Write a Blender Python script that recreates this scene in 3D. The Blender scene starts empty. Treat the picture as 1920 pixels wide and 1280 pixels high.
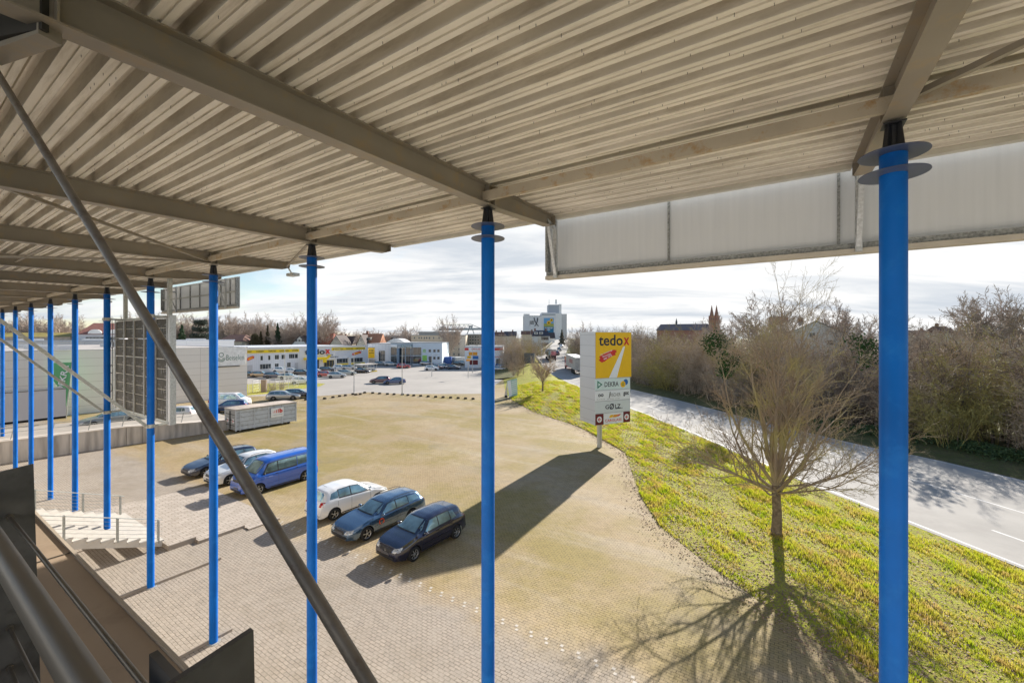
import bpy, bmesh, math, random
import numpy as np
from mathutils import Vector, Matrix
from mathutils.bvhtree import BVHTree
sc = bpy.context.scene
COL = sc.collection
# ------------------------------------------------------------------ camera
F_PX = 790.0; HZ = 632.0; CX = 960.0; CAMZ = 9.67
cam_d = bpy.data.cameras.new('camera'); cam = bpy.data.objects.new('camera', cam_d); COL.objects.link(cam)
cam.location = (0, 0, CAMZ); cam.rotation_euler = (math.radians(90), 0, 0)
cam_d.sensor_width = 36; cam_d.lens = 36 * F_PX / 1920; cam_d.shift_y = -8 / 1920
cam_d.clip_start = 0.05; cam_d.clip_end = 6000
sc.camera = cam
# ------------------------------------------------------------------ light
SUN_AZ, SUN_EL = math.radians(30.5), math.radians(24.1)
SUN = Vector((math.sin(SUN_AZ) * math.cos(SUN_EL), math.cos(SUN_AZ) * math.cos(SUN_EL), math.sin(SUN_EL)))
sd = bpy.data.lights.new('sun', 'SUN'); so = bpy.data.objects.new('sun', sd); COL.objects.link(so)
sd.energy = 5.0; sd.angle = math.radians(0.55); sd.color = (1.0, 0.94, 0.85)
so.rotation_euler = SUN.to_track_quat('Z', 'Y').to_euler()
w = bpy.data.worlds.new('World'); sc.world = w; w.use_nodes = True
nt = w.node_tree; nt.nodes.clear()
def N_(t, **k):
    n = nt.nodes.new(t)
    for a, b in k.items(): setattr(n, a, b)
    return n
def sky_world():
    L = nt.links.new
    out = N_('ShaderNodeOutputWorld'); bg = N_('ShaderNodeBackground'); bg.inputs['Strength'].default_value = 0.08
    sky = N_('ShaderNodeTexSky', sky_type='NISHITA', sun_disc=False)
    sky.sun_elevation = SUN_EL; sky.sun_rotation = SUN_AZ; sky.air_density = 1.0; sky.dust_density = 0.2; sky.ozone_density = 1.2
    tc = N_('ShaderNodeTexCoord'); sep = N_('ShaderNodeSeparateXYZ'); L(tc.outputs['Generated'], sep.inputs[0])
    def mth(op, a, b=None, c=None, clamp=False):
        m = N_('ShaderNodeMath', operation=op); m.use_clamp = clamp
        for i, v in enumerate((a, b, c)):
            if v is None: continue
            if isinstance(v, (int, float)): m.inputs[i].default_value = v
            else: L(v, m.inputs[i])
        return m.outputs[0]
    zz = mth('MAXIMUM', sep.outputs[2], 0.0); den = mth('ADD', zz, 0.14)
    u = mth('DIVIDE', sep.outputs[0], den); v = mth('DIVIDE', sep.outputs[1], den)
    cmb = N_('ShaderNodeCombineXYZ'); L(u, cmb.inputs[0]); L(v, cmb.inputs[1])
    mp = N_('ShaderNodeMapping'); L(cmb.outputs[0], mp.inputs[0]); mp.inputs['Scale'].default_value = (0.75, 1.05, 1); mp.inputs['Location'].default_value = (1.7, 4.1, 0)
    n1 = N_('ShaderNodeTexNoise'); n1.inputs['Scale'].default_value = 0.75; n1.inputs['Detail'].default_value = 9; n1.inputs['Roughness'].default_value = 0.58; n1.inputs['Distortion'].default_value = 0.5
    L(mp.outputs[0], n1.inputs['Vector'])
    # coverage: thick towards the sun side and the middle, opening to blue on the left; clear high overhead
    dot = mth('MULTIPLY_ADD', sep.outputs[0], 0.30, n1.outputs['Fac'])
    cov = N_('ShaderNodeMapRange', interpolation_type='SMOOTHSTEP'); L(dot, cov.inputs[0])
    cov.inputs['From Min'].default_value = 0.14; cov.inputs['From Max'].default_value = 0.42
    hi = N_('ShaderNodeMapRange', interpolation_type='SMOOTHSTEP'); L(sep.outputs[2], hi.inputs[0])
    hi.inputs['From Min'].default_value = 0.23; hi.inputs['From Max'].default_value = 0.35; hi.inputs['To Min'].default_value = 1; hi.inputs['To Max'].default_value = 0.0
    bk = N_('ShaderNodeMapRange', interpolation_type='SMOOTHSTEP'); L(sep.outputs[1], bk.inputs[0])
    bk.inputs['From Min'].default_value = -0.2; bk.inputs['From Max'].default_value = 0.2; bk.inputs['To Min'].default_value = 0.7; bk.inputs['To Max'].default_value = 1
    mask = mth('MULTIPLY', mth('MULTIPLY', cov.outputs[0], hi.outputs[0]), bk.outputs[0], clamp=True)
    # cloud tone: bright white with soft grey bases
    mp2 = N_('ShaderNodeMapping'); L(cmb.outputs[0], mp2.inputs[0]); mp2.inputs['Scale'].default_value = (0.55, 1.5, 1); mp2.inputs['Location'].default_value = (7.3, 2.2, 0)
    n2 = N_('ShaderNodeTexNoise'); n2.inputs['Scale'].default_value = 0.9; n2.inputs['Detail'].default_value = 9; n2.inputs['Roughness'].default_value = 0.6; n2.inputs['Distortion'].default_value = 0.6
    L(mp2.outputs[0], n2.inputs['Vector'])
    cr = N_('ShaderNodeValToRGB'); L(n2.outputs['Fac'], cr.inputs[0])
    e = cr.color_ramp.elements; e[0].position = 0.36; e[0].color = (4.5, 4.85, 5.3, 1); e[1].position = 0.56; e[1].color = (6.9, 6.9, 6.85, 1)
    # small grey-violet cloud low over the thicket
    mix = N_('ShaderNodeMix', data_type='RGBA'); L(mask, mix.inputs['Factor']); L(sky.outputs[0], mix.inputs[6]); L(cr.outputs[0], mix.inputs[7])
    L(mix.outputs[2], bg.inputs[0]); L(bg.outputs[0], out.inputs[0])
sky_world()
sc.view_settings.view_transform = 'Standard'; sc.view_settings.look = 'None'; sc.view_settings.gamma = 1
sc.view_settings.exposure = 0.92
sc.render.engine = 'CYCLES'
sc.cycles.max_bounces = 8; sc.cycles.diffuse_bounces = 4; sc.cycles.glossy_bounces = 3; sc.cycles.transmission_bounces = 3; sc.cycles.transparent_max_bounces = 6
sc.cycles.use_denoising = True; sc.cycles.sample_clamp_indirect = 6
try: sc.cycles.denoiser = 'OPENIMAGEDENOISE'
except Exception: pass
# ------------------------------------------------------------------ frames of reference
NV = Vector((.5461, .8378, 0)).normalized(); RV = Vector((-.8378, .5461, 0)).normalized(); ZV = Vector((0, 0, 1))
def Fr(n, r, z): return NV * n + RV * r + ZV * z            # building frame: n away from the facade, r along it, z above ground
def FZ(n, r, dz): return Fr(n, r, CAMZ + dz)                # height given from eye level
def G(px, py, z=0.0):                                       # point of a level plane seen at a photo pixel
    Y = F_PX * (CAMZ - z) / (py - HZ); return Vector(((px - CX) / F_PX * Y, Y, z))
def D(px, py, Y): return Vector(((px - CX) / F_PX * Y, Y, CAMZ + (HZ - py) / F_PX * Y))
def XatY(px, Y): return (px - CX) / F_PX * Y
def nr(p): return p.dot(NV), p.dot(RV)
# ------------------------------------------------------------------ materials
MATS = {}
def newmat(name):
    m = bpy.data.materials.new(name); m.use_nodes = True
    t = m.node_tree; b = t.nodes['Principled BSDF']; return m, t, b
def lin(c): return tuple(c) + (1,) if len(c) == 3 else c
def M(name, col, rough=.6, metal=0.0, var=.12, scale=2.0, bump=0.0, bscale=30, coat=0.0, spec=.5, dirt=None, dscale=1.2, damt=.5, rvar=0.0, stretch=None, dlo=.52):
    if name in MATS: return MATS[name]
    m, t, b = newmat(name); L = t.links.new
    b.inputs['Roughness'].default_value = rough; b.inputs['Metallic'].default_value = metal
    b.inputs['Coat Weight'].default_value = coat; b.inputs['Coat Roughness'].default_value = .06; b.inputs['Specular IOR Level'].default_value = spec
    tc = t.nodes.new('ShaderNodeTexCoord'); nz = t.nodes.new('ShaderNodeTexNoise'); nz.inputs['Scale'].default_value = scale; nz.inputs['Detail'].default_value = 6
    L(tc.outputs['Object'], nz.inputs['Vector'])
    mr = t.nodes.new('ShaderNodeMapRange'); L(nz.outputs['Fac'], mr.inputs[0]); mr.inputs['From Min'].default_value = .3; mr.inputs['From Max'].default_value = .7
    mx = t.nodes.new('ShaderNodeMix'); mx.data_type = 'RGBA'; L(mr.outputs[0], mx.inputs['Factor'])
    mx.inputs[6].default_value = lin([c * (1 - var) for c in col]); mx.inputs[7].default_value = lin([min(1, c * (1 + var)) for c in col])
    last = mx.outputs[2]
    if dirt:
        n3 = t.nodes.new('ShaderNodeTexNoise'); n3.inputs['Scale'].default_value = dscale; n3.inputs['Detail'].default_value = 8; n3.inputs['Roughness'].default_value = .7
        if stretch:
            m_a = t.nodes.new('ShaderNodeMapping'); m_a.inputs['Rotation'].default_value = (0, 0, -math.atan2(.5461, -.8378)); L(tc.outputs['Object'], m_a.inputs[0])
            m_b = t.nodes.new('ShaderNodeMapping'); m_b.inputs['Scale'].default_value = stretch; L(m_a.outputs[0], m_b.inputs[0]); L(m_b.outputs[0], n3.inputs['Vector'])
        else: L(tc.outputs['Object'], n3.inputs['Vector'])
        r3 = t.nodes.new('ShaderNodeMapRange'); L(n3.outputs['Fac'], r3.inputs[0]); r3.inputs['From Min'].default_value = dlo; r3.inputs['From Max'].default_value = dlo+.16; r3.inputs['To Max'].default_value = damt
        m3 = t.nodes.new('ShaderNodeMix'); m3.data_type = 'RGBA'; L(r3.outputs[0], m3.inputs['Factor']); L(last, m3.inputs[6]); m3.inputs[7].default_value = lin(dirt); last = m3.outputs[2]
    L(last, b.inputs['Base Color'])
    if bump:
        nb = t.nodes.new('ShaderNodeTexNoise'); nb.inputs['Scale'].default_value = bscale; nb.inputs['Detail'].default_value = 4; L(tc.outputs['Object'], nb.inputs['Vector'])
        bp = t.nodes.new('ShaderNodeBump'); bp.inputs['Strength'].default_value = bump; bp.inputs['Distance'].default_value = .02; L(nb.outputs['Fac'], bp.inputs['Height']); L(bp.outputs[0], b.inputs['Normal'])
    if rvar:
        rr = t.nodes.new('ShaderNodeMapRange'); L(nz.outputs['Fac'], rr.inputs[0]); rr.inputs['To Min'].default_value = max(0, rough - rvar); rr.inputs['To Max'].default_value = min(1, rough + rvar); L(rr.outputs[0], b.inputs['Roughness'])
    MATS[name] = m; return m
def grid_mat(name, col, joint, us, zs, jw=.02, rough=.6, off=0.0, udir=None, var=.06, ustart=0, zstart=0, streak=0.0):
    """cladding with panel joints every us metres along udir and zs metres up; joints are part of the wall's own pattern"""
    if name in MATS: return MATS[name]
    m, t, b = newmat(name); L = t.links.new; b.inputs['Roughness'].default_value = rough
    tc = t.nodes.new('ShaderNodeTexCoord'); d = t.nodes.new('ShaderNodeVectorMath'); d.operation = 'DOT_PRODUCT'; L(tc.outputs['Object'], d.inputs[0]); d.inputs[1].default_value = tuple(udir or NV)
    sp = t.nodes.new('ShaderNodeSeparateXYZ'); L(tc.outputs['Object'], sp.inputs[0])
    a1 = t.nodes.new('ShaderNodeMath'); a1.operation = 'ADD'; L(d.outputs['Value'], a1.inputs[0]); a1.inputs[1].default_value = ustart
    a2 = t.nodes.new('ShaderNodeMath'); a2.operation = 'ADD'; L(sp.outputs[2], a2.inputs[0]); a2.inputs[1].default_value = zstart
    cb = t.nodes.new('ShaderNodeCombineXYZ'); L(a1.outputs[0], cb.inputs[0]); L(a2.outputs[0], cb.inputs[1])
    br = t.nodes.new('ShaderNodeTexBrick'); L(cb.outputs[0], br.inputs['Vector']); br.offset = off; br.inputs['Scale'].default_value = 1
    br.inputs['Brick Width'].default_value = us; br.inputs['Row Height'].default_value = zs; br.inputs['Mortar Size'].default_value = jw; br.inputs['Mortar Smooth'].default_value = .1
    br.inputs['Color1'].default_value = lin([c * (1 - var) for c in col]); br.inputs['Color2'].default_value = lin([c * (1 + var) for c in col]); br.inputs['Mortar'].default_value = lin(joint)
    last = br.outputs['Color']
    if streak:
        mp = t.nodes.new('ShaderNodeMapping'); L(cb.outputs[0], mp.inputs[0]); mp.inputs['Scale'].default_value = (2.2, .25, 1)
        nz = t.nodes.new('ShaderNodeTexNoise'); nz.inputs['Scale'].default_value = 1; nz.inputs['Detail'].default_value = 7; L(mp.outputs[0], nz.inputs['Vector'])
        r = t.nodes.new('ShaderNodeMapRange'); L(nz.outputs['Fac'], r.inputs[0]); r.inputs['From Min'].default_value = .40; r.inputs['From Max'].default_value = .68; r.inputs['To Max'].default_value = streak
        mx = t.nodes.new('ShaderNodeMix'); mx.data_type = 'RGBA'; L(r.outputs[0], mx.inputs['Factor']); L(last, mx.inputs[6]); mx.inputs[7].default_value = lin([c * .35 for c in col]); last = mx.outputs[2]
    L(last, b.inputs['Base Color']); MATS[name] = m; return m
# ------------------------------------------------------------------ mesh builder
class MB:
    def __init__(s): s.v = []; s.f = []
    def quad(s, a, b, c, d): i = len(s.v); s.v += [tuple(a), tuple(b), tuple(c), tuple(d)]; s.f.append((i, i+1, i+2, i+3)); return s
    def poly(s, pts): i = len(s.v); s.v += [tuple(p) for p in pts]; s.f.append(tuple(range(i, i+len(pts)))); return s
    def hexa(s, p):                                         # 8 corners: bottom 4 then top 4, same order
        i = len(s.v); s.v += [tuple(q) for q in p]
        s.f += [(i+3, i+2, i+1, i), (i+4, i+5, i+6, i+7), (i, i+1, i+5, i+4), (i+1, i+2, i+6, i+5), (i+2, i+3, i+7, i+6), (i+3, i, i+4, i+7)]; return s
    def box(s, c, size, rz=0.0):
        c = Vector(c); x, y, z = [k / 2 for k in size]; R = Matrix.Rotation(rz, 3, 'Z')
        return s.hexa([c + R @ Vector((a*x, b*y, d*z)) for d in (-1, 1) for a, b in ((-1, -1), (1, -1), (1, 1), (-1, 1))])
    def fbox(s, n0, n1, r0, r1, z0, z1):                    # box in the building frame
        return s.hexa([Fr(n, r, z) for z in (z0, z1) for n, r in ((n0, r1), (n0, r0), (n1, r0), (n1, r1))])
    def ubox(s, o, u, v, lu, lv, z0, z1, u0=0.0, v0=0.0):   # box on base point o, axes u and v
        o = Vector((o[0], o[1], 0))
        return s.hexa([o + u*(u0+a*lu) + v*(v0+b*lv) + ZV*z for z in (z0, z1) for a, b in ((0, 0), (1, 0), (1, 1), (0, 1))])
    def bar(s, a, b, w, h, up=ZV):                          # rectangular bar a-b, w sideways, h along up
        a, b = Vector(a), Vector(b); d = (b - a).normalized(); sd_ = d.cross(up)
        if sd_.length < 1e-4: sd_ = d.cross(Vector((1, 0, 0)))
        sd_.normalize(); u2 = sd_.cross(d).normalized()
        return s.hexa([p + sd_*(x*w/2) + u2*(y*h/2) for p in (a, b) for x, y in ((-1, -1), (1, -1), (1, 1), (-1, 1))])
    def tube(s, pts, rad, n=8, caps=True):
        pts = [Vector(p) for p in pts]; rs = rad if isinstance(rad, (list, tuple)) else [rad]*len(pts)
        i0 = len(s.v); ref = None
        for k, p in enumerate(pts):
            d = (pts[min(k+1, len(pts)-1)] - pts[max(k-1, 0)]).normalized()
            if ref is None: ref = Vector((0, 0, 1)) if abs(d.z) < .9 else Vector((1, 0, 0))
            a = d.cross(ref).normalized(); b = d.cross(a)
            for j in range(n):
                t = 2*math.pi*j/n; s.v.append(tuple(p + (a*math.cos(t) + b*math.sin(t))*rs[k]))
        for k in range(len(pts)-1):
            for j in range(n):
                q = i0+k*n; s.f.append((q+j, q+(j+1) % n, q+n+(j+1) % n, q+n+j))
        if caps: s.f.append(tuple(range(i0+n-1, i0-1, -1))); q = i0+(len(pts)-1)*n; s.f.append(tuple(range(q, q+n)))
        return s
    def lathe(s, c, prof, axis='z', n=24):                  # profile [(radius, along)]
        c = Vector(c); i0 = len(s.v)
        for r, h in prof:
            for j in range(n):
                t = 2*math.pi*j/n; p = (r*math.cos(t), r*math.sin(t), h)
                if axis == 'y': p = (p[0], p[2], p[1])
                elif axis == 'x': p = (p[2], p[0], p[1])
                s.v.append(tuple(c + Vector(p)))
        for k in range(len(prof)-1):
            for j in range(n):
                q = i0+k*n; s.f.append((q+j, q+(j+1) % n, q+n+(j+1) % n, q+n+j))
        return s
    def prism(s, pts, d):                                   # extrude planar polygon pts by vector d
        i = len(s.v); n = len(pts); d = Vector(d); s.v += [tuple(p) for p in pts] + [tuple(Vector(p)+d) for p in pts]
        s.f.append(tuple(range(i+n-1, i-1, -1))); s.f.append(tuple(range(i+n, i+2*n)))
        for k in range(n): s.f.append((i+k, i+(k+1) % n, i+n+(k+1) % n, i+n+k))
        return s
    def ico(s, c, r, sub=1):
        bm = bmesh.new(); bmesh.ops.create_icosphere(bm, subdivisions=sub, radius=1); i = len(s.v)
        rr = r if isinstance(r, (tuple, list)) else (r, r, r)
        for v in bm.verts: s.v.append((c[0]+v.co.x*rr[0], c[1]+v.co.y*rr[1], c[2]+v.co.z*rr[2]))
        for f in bm.faces: s.f.append(tuple(i+v.index for v in f.verts))
        bm.free(); return s
    def build(s, name, mat, parent=None, smooth=False, local=False, angle=35, fix=True):
        me = bpy.data.meshes.new(name); me.from_pydata(s.v, [], s.f)
        if fix:
            bm = bmesh.new(); bm.from_mesh(me); bmesh.ops.recalc_face_normals(bm, faces=bm.faces); bm.to_mesh(me); bm.free()
        if smooth: me.shade_smooth(); me.set_sharp_from_angle(angle=math.radians(angle))
        for m in (mat if isinstance(mat, (list, tuple)) else [mat]): me.materials.append(m)
        o = bpy.data.objects.new(name, me); COL.objects.link(o)
        attach(o, parent, local); return o
def attach(o, parent, local=False):
    if parent is None: return
    o.parent = parent
    if not local:
        mw = Matrix.Identity(4); p = parent
        chain = []
        while p: chain.append(p); p = p.parent
        for q in reversed(chain): mw = mw @ q.matrix_parent_inverse @ q.matrix_basis
        o.matrix_parent_inverse = mw.inverted()
def tag(o, label=None, cat=None, group=None, kind=None):
    if label: o['label'] = label
    if cat: o['category'] = cat
    if group: o['group'] = group
    if kind: o['kind'] = kind
    return o
def thing(name, label, cat, loc=(0, 0, 0), rz=0.0, group=None):
    o = bpy.data.objects.new(name, None); COL.objects.link(o); o.location = loc; o.rotation_euler = (0, 0, rz); o.empty_display_size = .3
    return tag(o, label, cat, group)
def copy_tree(o, parent=None):
    c = o.copy(); COL.objects.link(c); c.parent = parent
    for ch in list(KIDS.get(o.name, ())) or [k for k in bpy.data.objects if k.parent == o]: copy_tree(ch, c)
    return c
KIDS = {}
def children(o): return [k for k in o.children]
def text(s, w, h, mat, parent, o, u, up, bold=0.0, name='lettering', ext=.01, align='L', skew=0.0):
    """raised lettering fitted to w x h metres; o = lower left corner, u = reading direction, up"""
    cu = bpy.data.curves.new('t', 'FONT'); cu.body = s; cu.size = 1; cu.offset = bold; cu.extrude = 0; cu.resolution_u = 3
    if skew: cu.shear = skew
    t = bpy.data.objects.new('t', cu); COL.objects.link(t)
    dg = bpy.context.evaluated_depsgraph_get(); dg.update(); me = bpy.data.meshes.new_from_object(t.evaluated_get(dg)); bpy.data.objects.remove(t); bpy.data.curves.remove(cu)
    co = np.array([v.co[:] for v in me.vertices]); mn = co.min(0); mx = co.max(0); sz = mx - mn
    u = Vector(u).normalized(); up = Vector(up).normalized(); nn = u.cross(up); o = Vector(o)
    sx = w / sz[0] if w else h / sz[1]; sy = h / sz[1] if h else sx
    for v in me.vertices:
        x = (v.co.x - mn[0]) * sx; y = (v.co.y - mn[1]) * sy; v.co = o + u*x + up*y + nn*ext
    me.materials.clear(); me.materials.append(mat); me.name = name
    ob = bpy.data.objects.new(name, me); COL.objects.link(ob); attach(ob, parent); return ob
def smooth(a, b, x):
    t = min(1, max(0, (x-a)/(b-a))); return t*t*(3-2*t)
def interp(tab, x): return float(np.interp(x, [a for a, _ in tab], [b for _, b in tab]))
def box_mesh(name, mat, parent, *a, **k): return MB().box(*a, **k).build(name, mat, parent)
# common materials
mt_beam = M('grey_beige_painted_steel', (.27, .24, .195), .5, .0, .10, 1.3, dirt=(.42, .27, .10), dscale=3.5, damt=.35)
mt_deck = M('galvanised_deck', (.79, .745, .66), .5, .08, .10, .9, dirt=(.36, .30, .22), dscale=3.0, damt=.5, stretch=(.22, 2.5, 1), dlo=.48)
mt_galv = M('galvanised_steel', (.50, .52, .53), .42, .55, .22, 22, rvar=.1)
mt_galv_far = M('galvanised_steel_weathered', (.42, .43, .40), .5, .3, .2, 12)
mt_dark = M('black_steel', (.012, .014, .02), .4, .0)
mt_plate = M('dark_steel_plate', (.115, .11, .105), .5, .3, .35, 9, rvar=.15, dirt=(.05, .045, .04), dscale=12, damt=.6)
mt_white = M('white_render', (.72, .72, .70), .7, 0, .05, .8, dirt=(.5, .5, .48), dscale=.7, damt=.3)
mt_glass = M('dark_window_glass', (.035, .045, .055), .06, 0, .3, .6, spec=.8)
mt_frame = M('white_window_frame', (.62, .62, .6), .5)
mt_rubber = M('tyre_rubber', (.018, .018, .018), .8)
mt_conc = M('light_concrete', (.52, .48, .43), .85, 0, .12, 1.5, bump=.3, dirt=(.30, .27, .23), dscale=2.5, damt=.5)
# ================================================================== ground, road, verges
def zr(Y): return interp([(-60, .3), (45, .3), (99, 1.5), (150, 3.4), (200, 5.3), (280, 6.6), (420, 7.2), (900, 7.2)], Y)
def onroad(px, py):
    Y = 60.0
    for _ in range(60): Y = .5*Y + .5*F_PX*(CAMZ - zr(Y))/(py - HZ)
    return (Y, XatY(px, Y))
near_e = sorted([onroad(*p) for p in ((1004, 668), (1020, 690), (1036, 703), (1086, 727), (1280, 805), (1482, 894), (1700, 980), (1920, 1068))])
far_e = sorted([onroad(*p) for p in ((1108, 702), (1181, 729), (1280, 752), (1646, 841), (1707, 850), (1920, 900))])
near_e = [(-60, near_e[0][1]+15), (0, near_e[0][1]+4.4)] + near_e + [(185, 15.5), (240, 23), (330, 33), (420, 44)]
far_e = [(-60, far_e[0][1]+13), (0, far_e[0][1]+4.6)] + far_e + [(140, 17.5), (185, 24.5), (240, 33), (330, 45), (420, 57)]
def rx0(Y): return interp(near_e, Y)
def rx1(Y): return interp(far_e, Y)
lot_px = [(1640, 1280), (1450, 1145), (1330, 1060), (1235, 985), (1200, 930), (1172, 848), (1086, 800), (1000, 772), (960, 750), (948, 738), (943, 706)]
lot_e = sorted([(G(*p).y, G(*p).x) for p in lot_px])
lot_e = [(-60, 31), (0, 13.8)] + lot_e + [(108, -2.0), (125, -1.0), (140, 2.0), (150, 6.0)]
def lx(Y): return interp(lot_e, Y)

def paver_mat():
    m, t, b = newmat('lot_pavers'); L = t.links.new; nn = t.nodes.new
    tc = nn('ShaderNodeTexCoord')
    def dotv(v):
        d = nn('ShaderNodeVectorMath'); d.operation = 'DOT_PRODUCT'; L(tc.outputs['Object'], d.inputs[0]); d.inputs[1].default_value = tuple(v); return d.outputs['Value']
    n_, r_ = dotv(NV), dotv(RV)
    cb = nn('ShaderNodeCombineXYZ'); L(r_, cb.inputs[0]); L(n_, cb.inputs[1])
    wv = nn('ShaderNodeTexNoise'); wv.inputs['Scale'].default_value = 9; L(cb.outputs[0], wv.inputs['Vector'])
    wm = nn('ShaderNodeVectorMath'); wm.operation = 'MULTIPLY_ADD'; L(wv.outputs['Color'], wm.inputs[0]); wm.inputs[1].default_value = (.035, .035, 0); L(cb.outputs[0], wm.inputs[2])
    br = nn('ShaderNodeTexBrick'); L(wm.outputs[0], br.inputs['Vector']); br.offset = .5; br.inputs['Scale'].default_value = 1
    br.inputs['Brick Width'].default_value = .225; br.inputs['Row Height'].default_value = .115; br.inputs['Mortar Size'].default_value = .009; br.inputs['Mortar Smooth'].default_value = .25; br.inputs['Bias'].default_value = 0
    br.inputs['Color1'].default_value = (.90, .90, .90, 1); br.inputs['Color2'].default_value = (1.08, 1.06, 1.05, 1); br.inputs['Mortar'].default_value = (.34, .33, .30, 1)
    def noise(s, det=6, rough=.6, vec=None):
        z = nn('ShaderNodeTexNoise'); z.inputs['Scale'].default_value = s; z.inputs['Detail'].default_value = det; z.inputs['Roughness'].default_value = rough; L(vec or tc.outputs['Object'], z.inputs['Vector']); return z.outputs['Fac']
    def rng(x, a, b_, c=0., d=1., sm=True):
        r = nn('ShaderNodeMapRange'); r.interpolation_type = 'SMOOTHSTEP' if sm else 'LINEAR'; L(x, r.inputs[0])
        for k, v in zip(('From Min', 'From Max', 'To Min', 'To Max'), (a, b_, c, d)): r.inputs[k].default_value = v
        return r.outputs[0]
    def mix(f, a, c, mode='MIX'):
        x = nn('ShaderNodeMix'); x.data_type = 'RGBA'; x.blend_type = mode
        if isinstance(f, float): x.inputs['Factor'].default_value = f
        else: L(f, x.inputs['Factor'])
        for i, q in ((6, a), (7, c)):
            if isinstance(q, tuple): x.inputs[i].default_value = lin(q)
            else: L(q, x.inputs[i])
        return x.outputs[2]
    def math_(op, a, c):
        x = nn('ShaderNodeMath'); x.operation = op
        for i, q in ((0, a), (1, c)):
            if isinstance(q, (int, float)): x.inputs[i].default_value = q
            else: L(q, x.inputs[i])
        return x.outputs[0]
    grey = mix(noise(.35, 5), (.345, .295, .24), (.43, .375, .315))
    tan = mix(rng(noise(.11, 6, .65), .35, .65), (.38, .28, .15), (.48, .375, .23))
    nb = math_('ADD', n_, math_('MULTIPLY', noise(.5, 4), 3.0))
    base = mix(rng(nb, 12.2, 14.2), grey, tan)
    # moss: ochre-green film in broad patches on the far side of the marked line
    moss = math_('MULTIPLY', rng(noise(.075, 7, .68), .42, .60), rng(nb, 12.6, 15.0))
    base = mix(math_('MULTIPLY', moss, .8), base, (.30, .235, .06))
    # pale worn tracks
    mp = nn('ShaderNodeMapping'); L(cb.outputs[0], mp.inputs[0]); mp.inputs['Scale'].default_value = (.06, .5, 1); mp.inputs['Rotation'].default_value = (0, 0, .5)
    base = mix(rng(noise(1., 5, .6, mp.outputs[0]), .52, .70, 0, .35), base, (.50, .43, .34))
    fine = rng(noise(14, 6, .75), .3, .7, .80, 1.16, False)
    f2 = nn('ShaderNodeCombineXYZ'); [L(fine, f2.inputs[i]) for i in range(3)]
    base = mix(1.0, base, f2.outputs[0], 'MULTIPLY'); base = mix(rng(noise(2.6, 5, .75), .38, .56, .30, 1.0), base, mix(1.0, base, br.outputs['Color'], 'MULTIPLY'))
    base = mix(rng(noise(.22, 7, .72), .50, .66, 0, .38), base, (.22, .18, .125))
    base = mix(rng(noise(1.7, 6, .8), .60, .72, 0, .35), base, (.17, .14, .10))
    # pale grit specks
    base = mix(rng(noise(38, 2, .5), .70, .74, 0, .6), base, (.6, .55, .46))
    L(base, b.inputs['Base Color']); b.inputs['Roughness'].default_value = .82; b.inputs['Specular IOR Level'].default_value = .3
    bp = nn('ShaderNodeBump'); bp.inputs['Strength'].default_value = .5; bp.inputs['Distance'].default_value = .012
    hh = math_('ADD', math_('MULTIPLY', br.outputs['Fac'], -1.0), math_('MULTIPLY', noise(25, 3), .5)); L(hh, bp.inputs['Height']); L(bp.outputs[0], b.inputs['Normal'])
    return m
def turf_mat(name, green, dry, litter, g=.5, sc1=.6):
    m, t, b = newmat(name); L = t.links.new; nn = t.nodes.new
    tc = nn('ShaderNodeTexCoord')
    def noise(s, det=6, rough=.65):
        z = nn('ShaderNodeTexNoise'); z.inputs['Scale'].default_value = s; z.inputs['Detail'].default_value = det; z.inputs['Roughness'].default_value = rough; L(tc.outputs['Object'], z.inputs['Vector']); return z.outputs['Fac']
    def mix(fa, lo, hi, a, c):
        r = nn('ShaderNodeMapRange'); L(fa, r.inputs[0]); r.inputs['From Min'].default_value = lo; r.inputs['From Max'].default_value = hi
        x = nn('ShaderNodeMix'); x.data_type = 'RGBA'; L(r.outputs[0], x.inputs['Factor'])
        for i, q in ((6, a), (7, c)):
            if isinstance(q, tuple): x.inputs[i].default_value = lin(q)
            else: L(q, x.inputs[i])
        return x.outputs[2]
    c = mix(noise(sc1, 5), .5-.18*g, .5+.2*g, green, dry)
    c = mix(noise(26, 3, .7), .35, .7, c, tuple(k*1.45 for k in green))
    c = mix(noise(5, 7, .85), .46, .60, c, litter)
    c = mix(noise(40, 3, .8), .50, .66, c, tuple(k*.55 for k in litter))
    L(c, b.inputs['Base Color']); b.inputs['Roughness'].default_value = .9; b.inputs['Specular IOR Level'].default_value = .15
    bp = nn('ShaderNodeBump'); bp.inputs['Strength'].default_value = .9; bp.inputs['Distance'].default_value = .08; L(noise(14, 5, .8), bp.inputs['Height']); L(bp.outputs[0], b.inputs['Normal'])
    return m
mt_pav = paver_mat()
mt_turf = turf_mat('verge_turf', (.38, .42, .03), (.52, .43, .10), (.30, .20, .115), .5)
mt_turf2 = turf_mat('far_verge_turf', (.12, .145, .04), (.24, .20, .10), (.13, .10, .07), .6)
mt_earth = turf_mat('open_ground', (.16, .17, .07), (.27, .24, .15), (.2, .17, .12), .6, .05)
mt_asph = M('road_asphalt', (.42, .395, .36), .88, 0, .10, .35, bump=.25, bscale=60, spec=.2, dirt=(.33, .305, .28), dscale=.25, damt=.5)
mt_asph2 = M('car_park_asphalt', (.40, .365, .325), .8, 0, .10, .12, dirt=(.33, .30, .26), dscale=.3, damt=.5)
mt_paint = M('road_paint', (.66, .65, .63), .7, 0, .08, 6, dirt=(.45, .44, .42), dscale=3, damt=.8)

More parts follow.
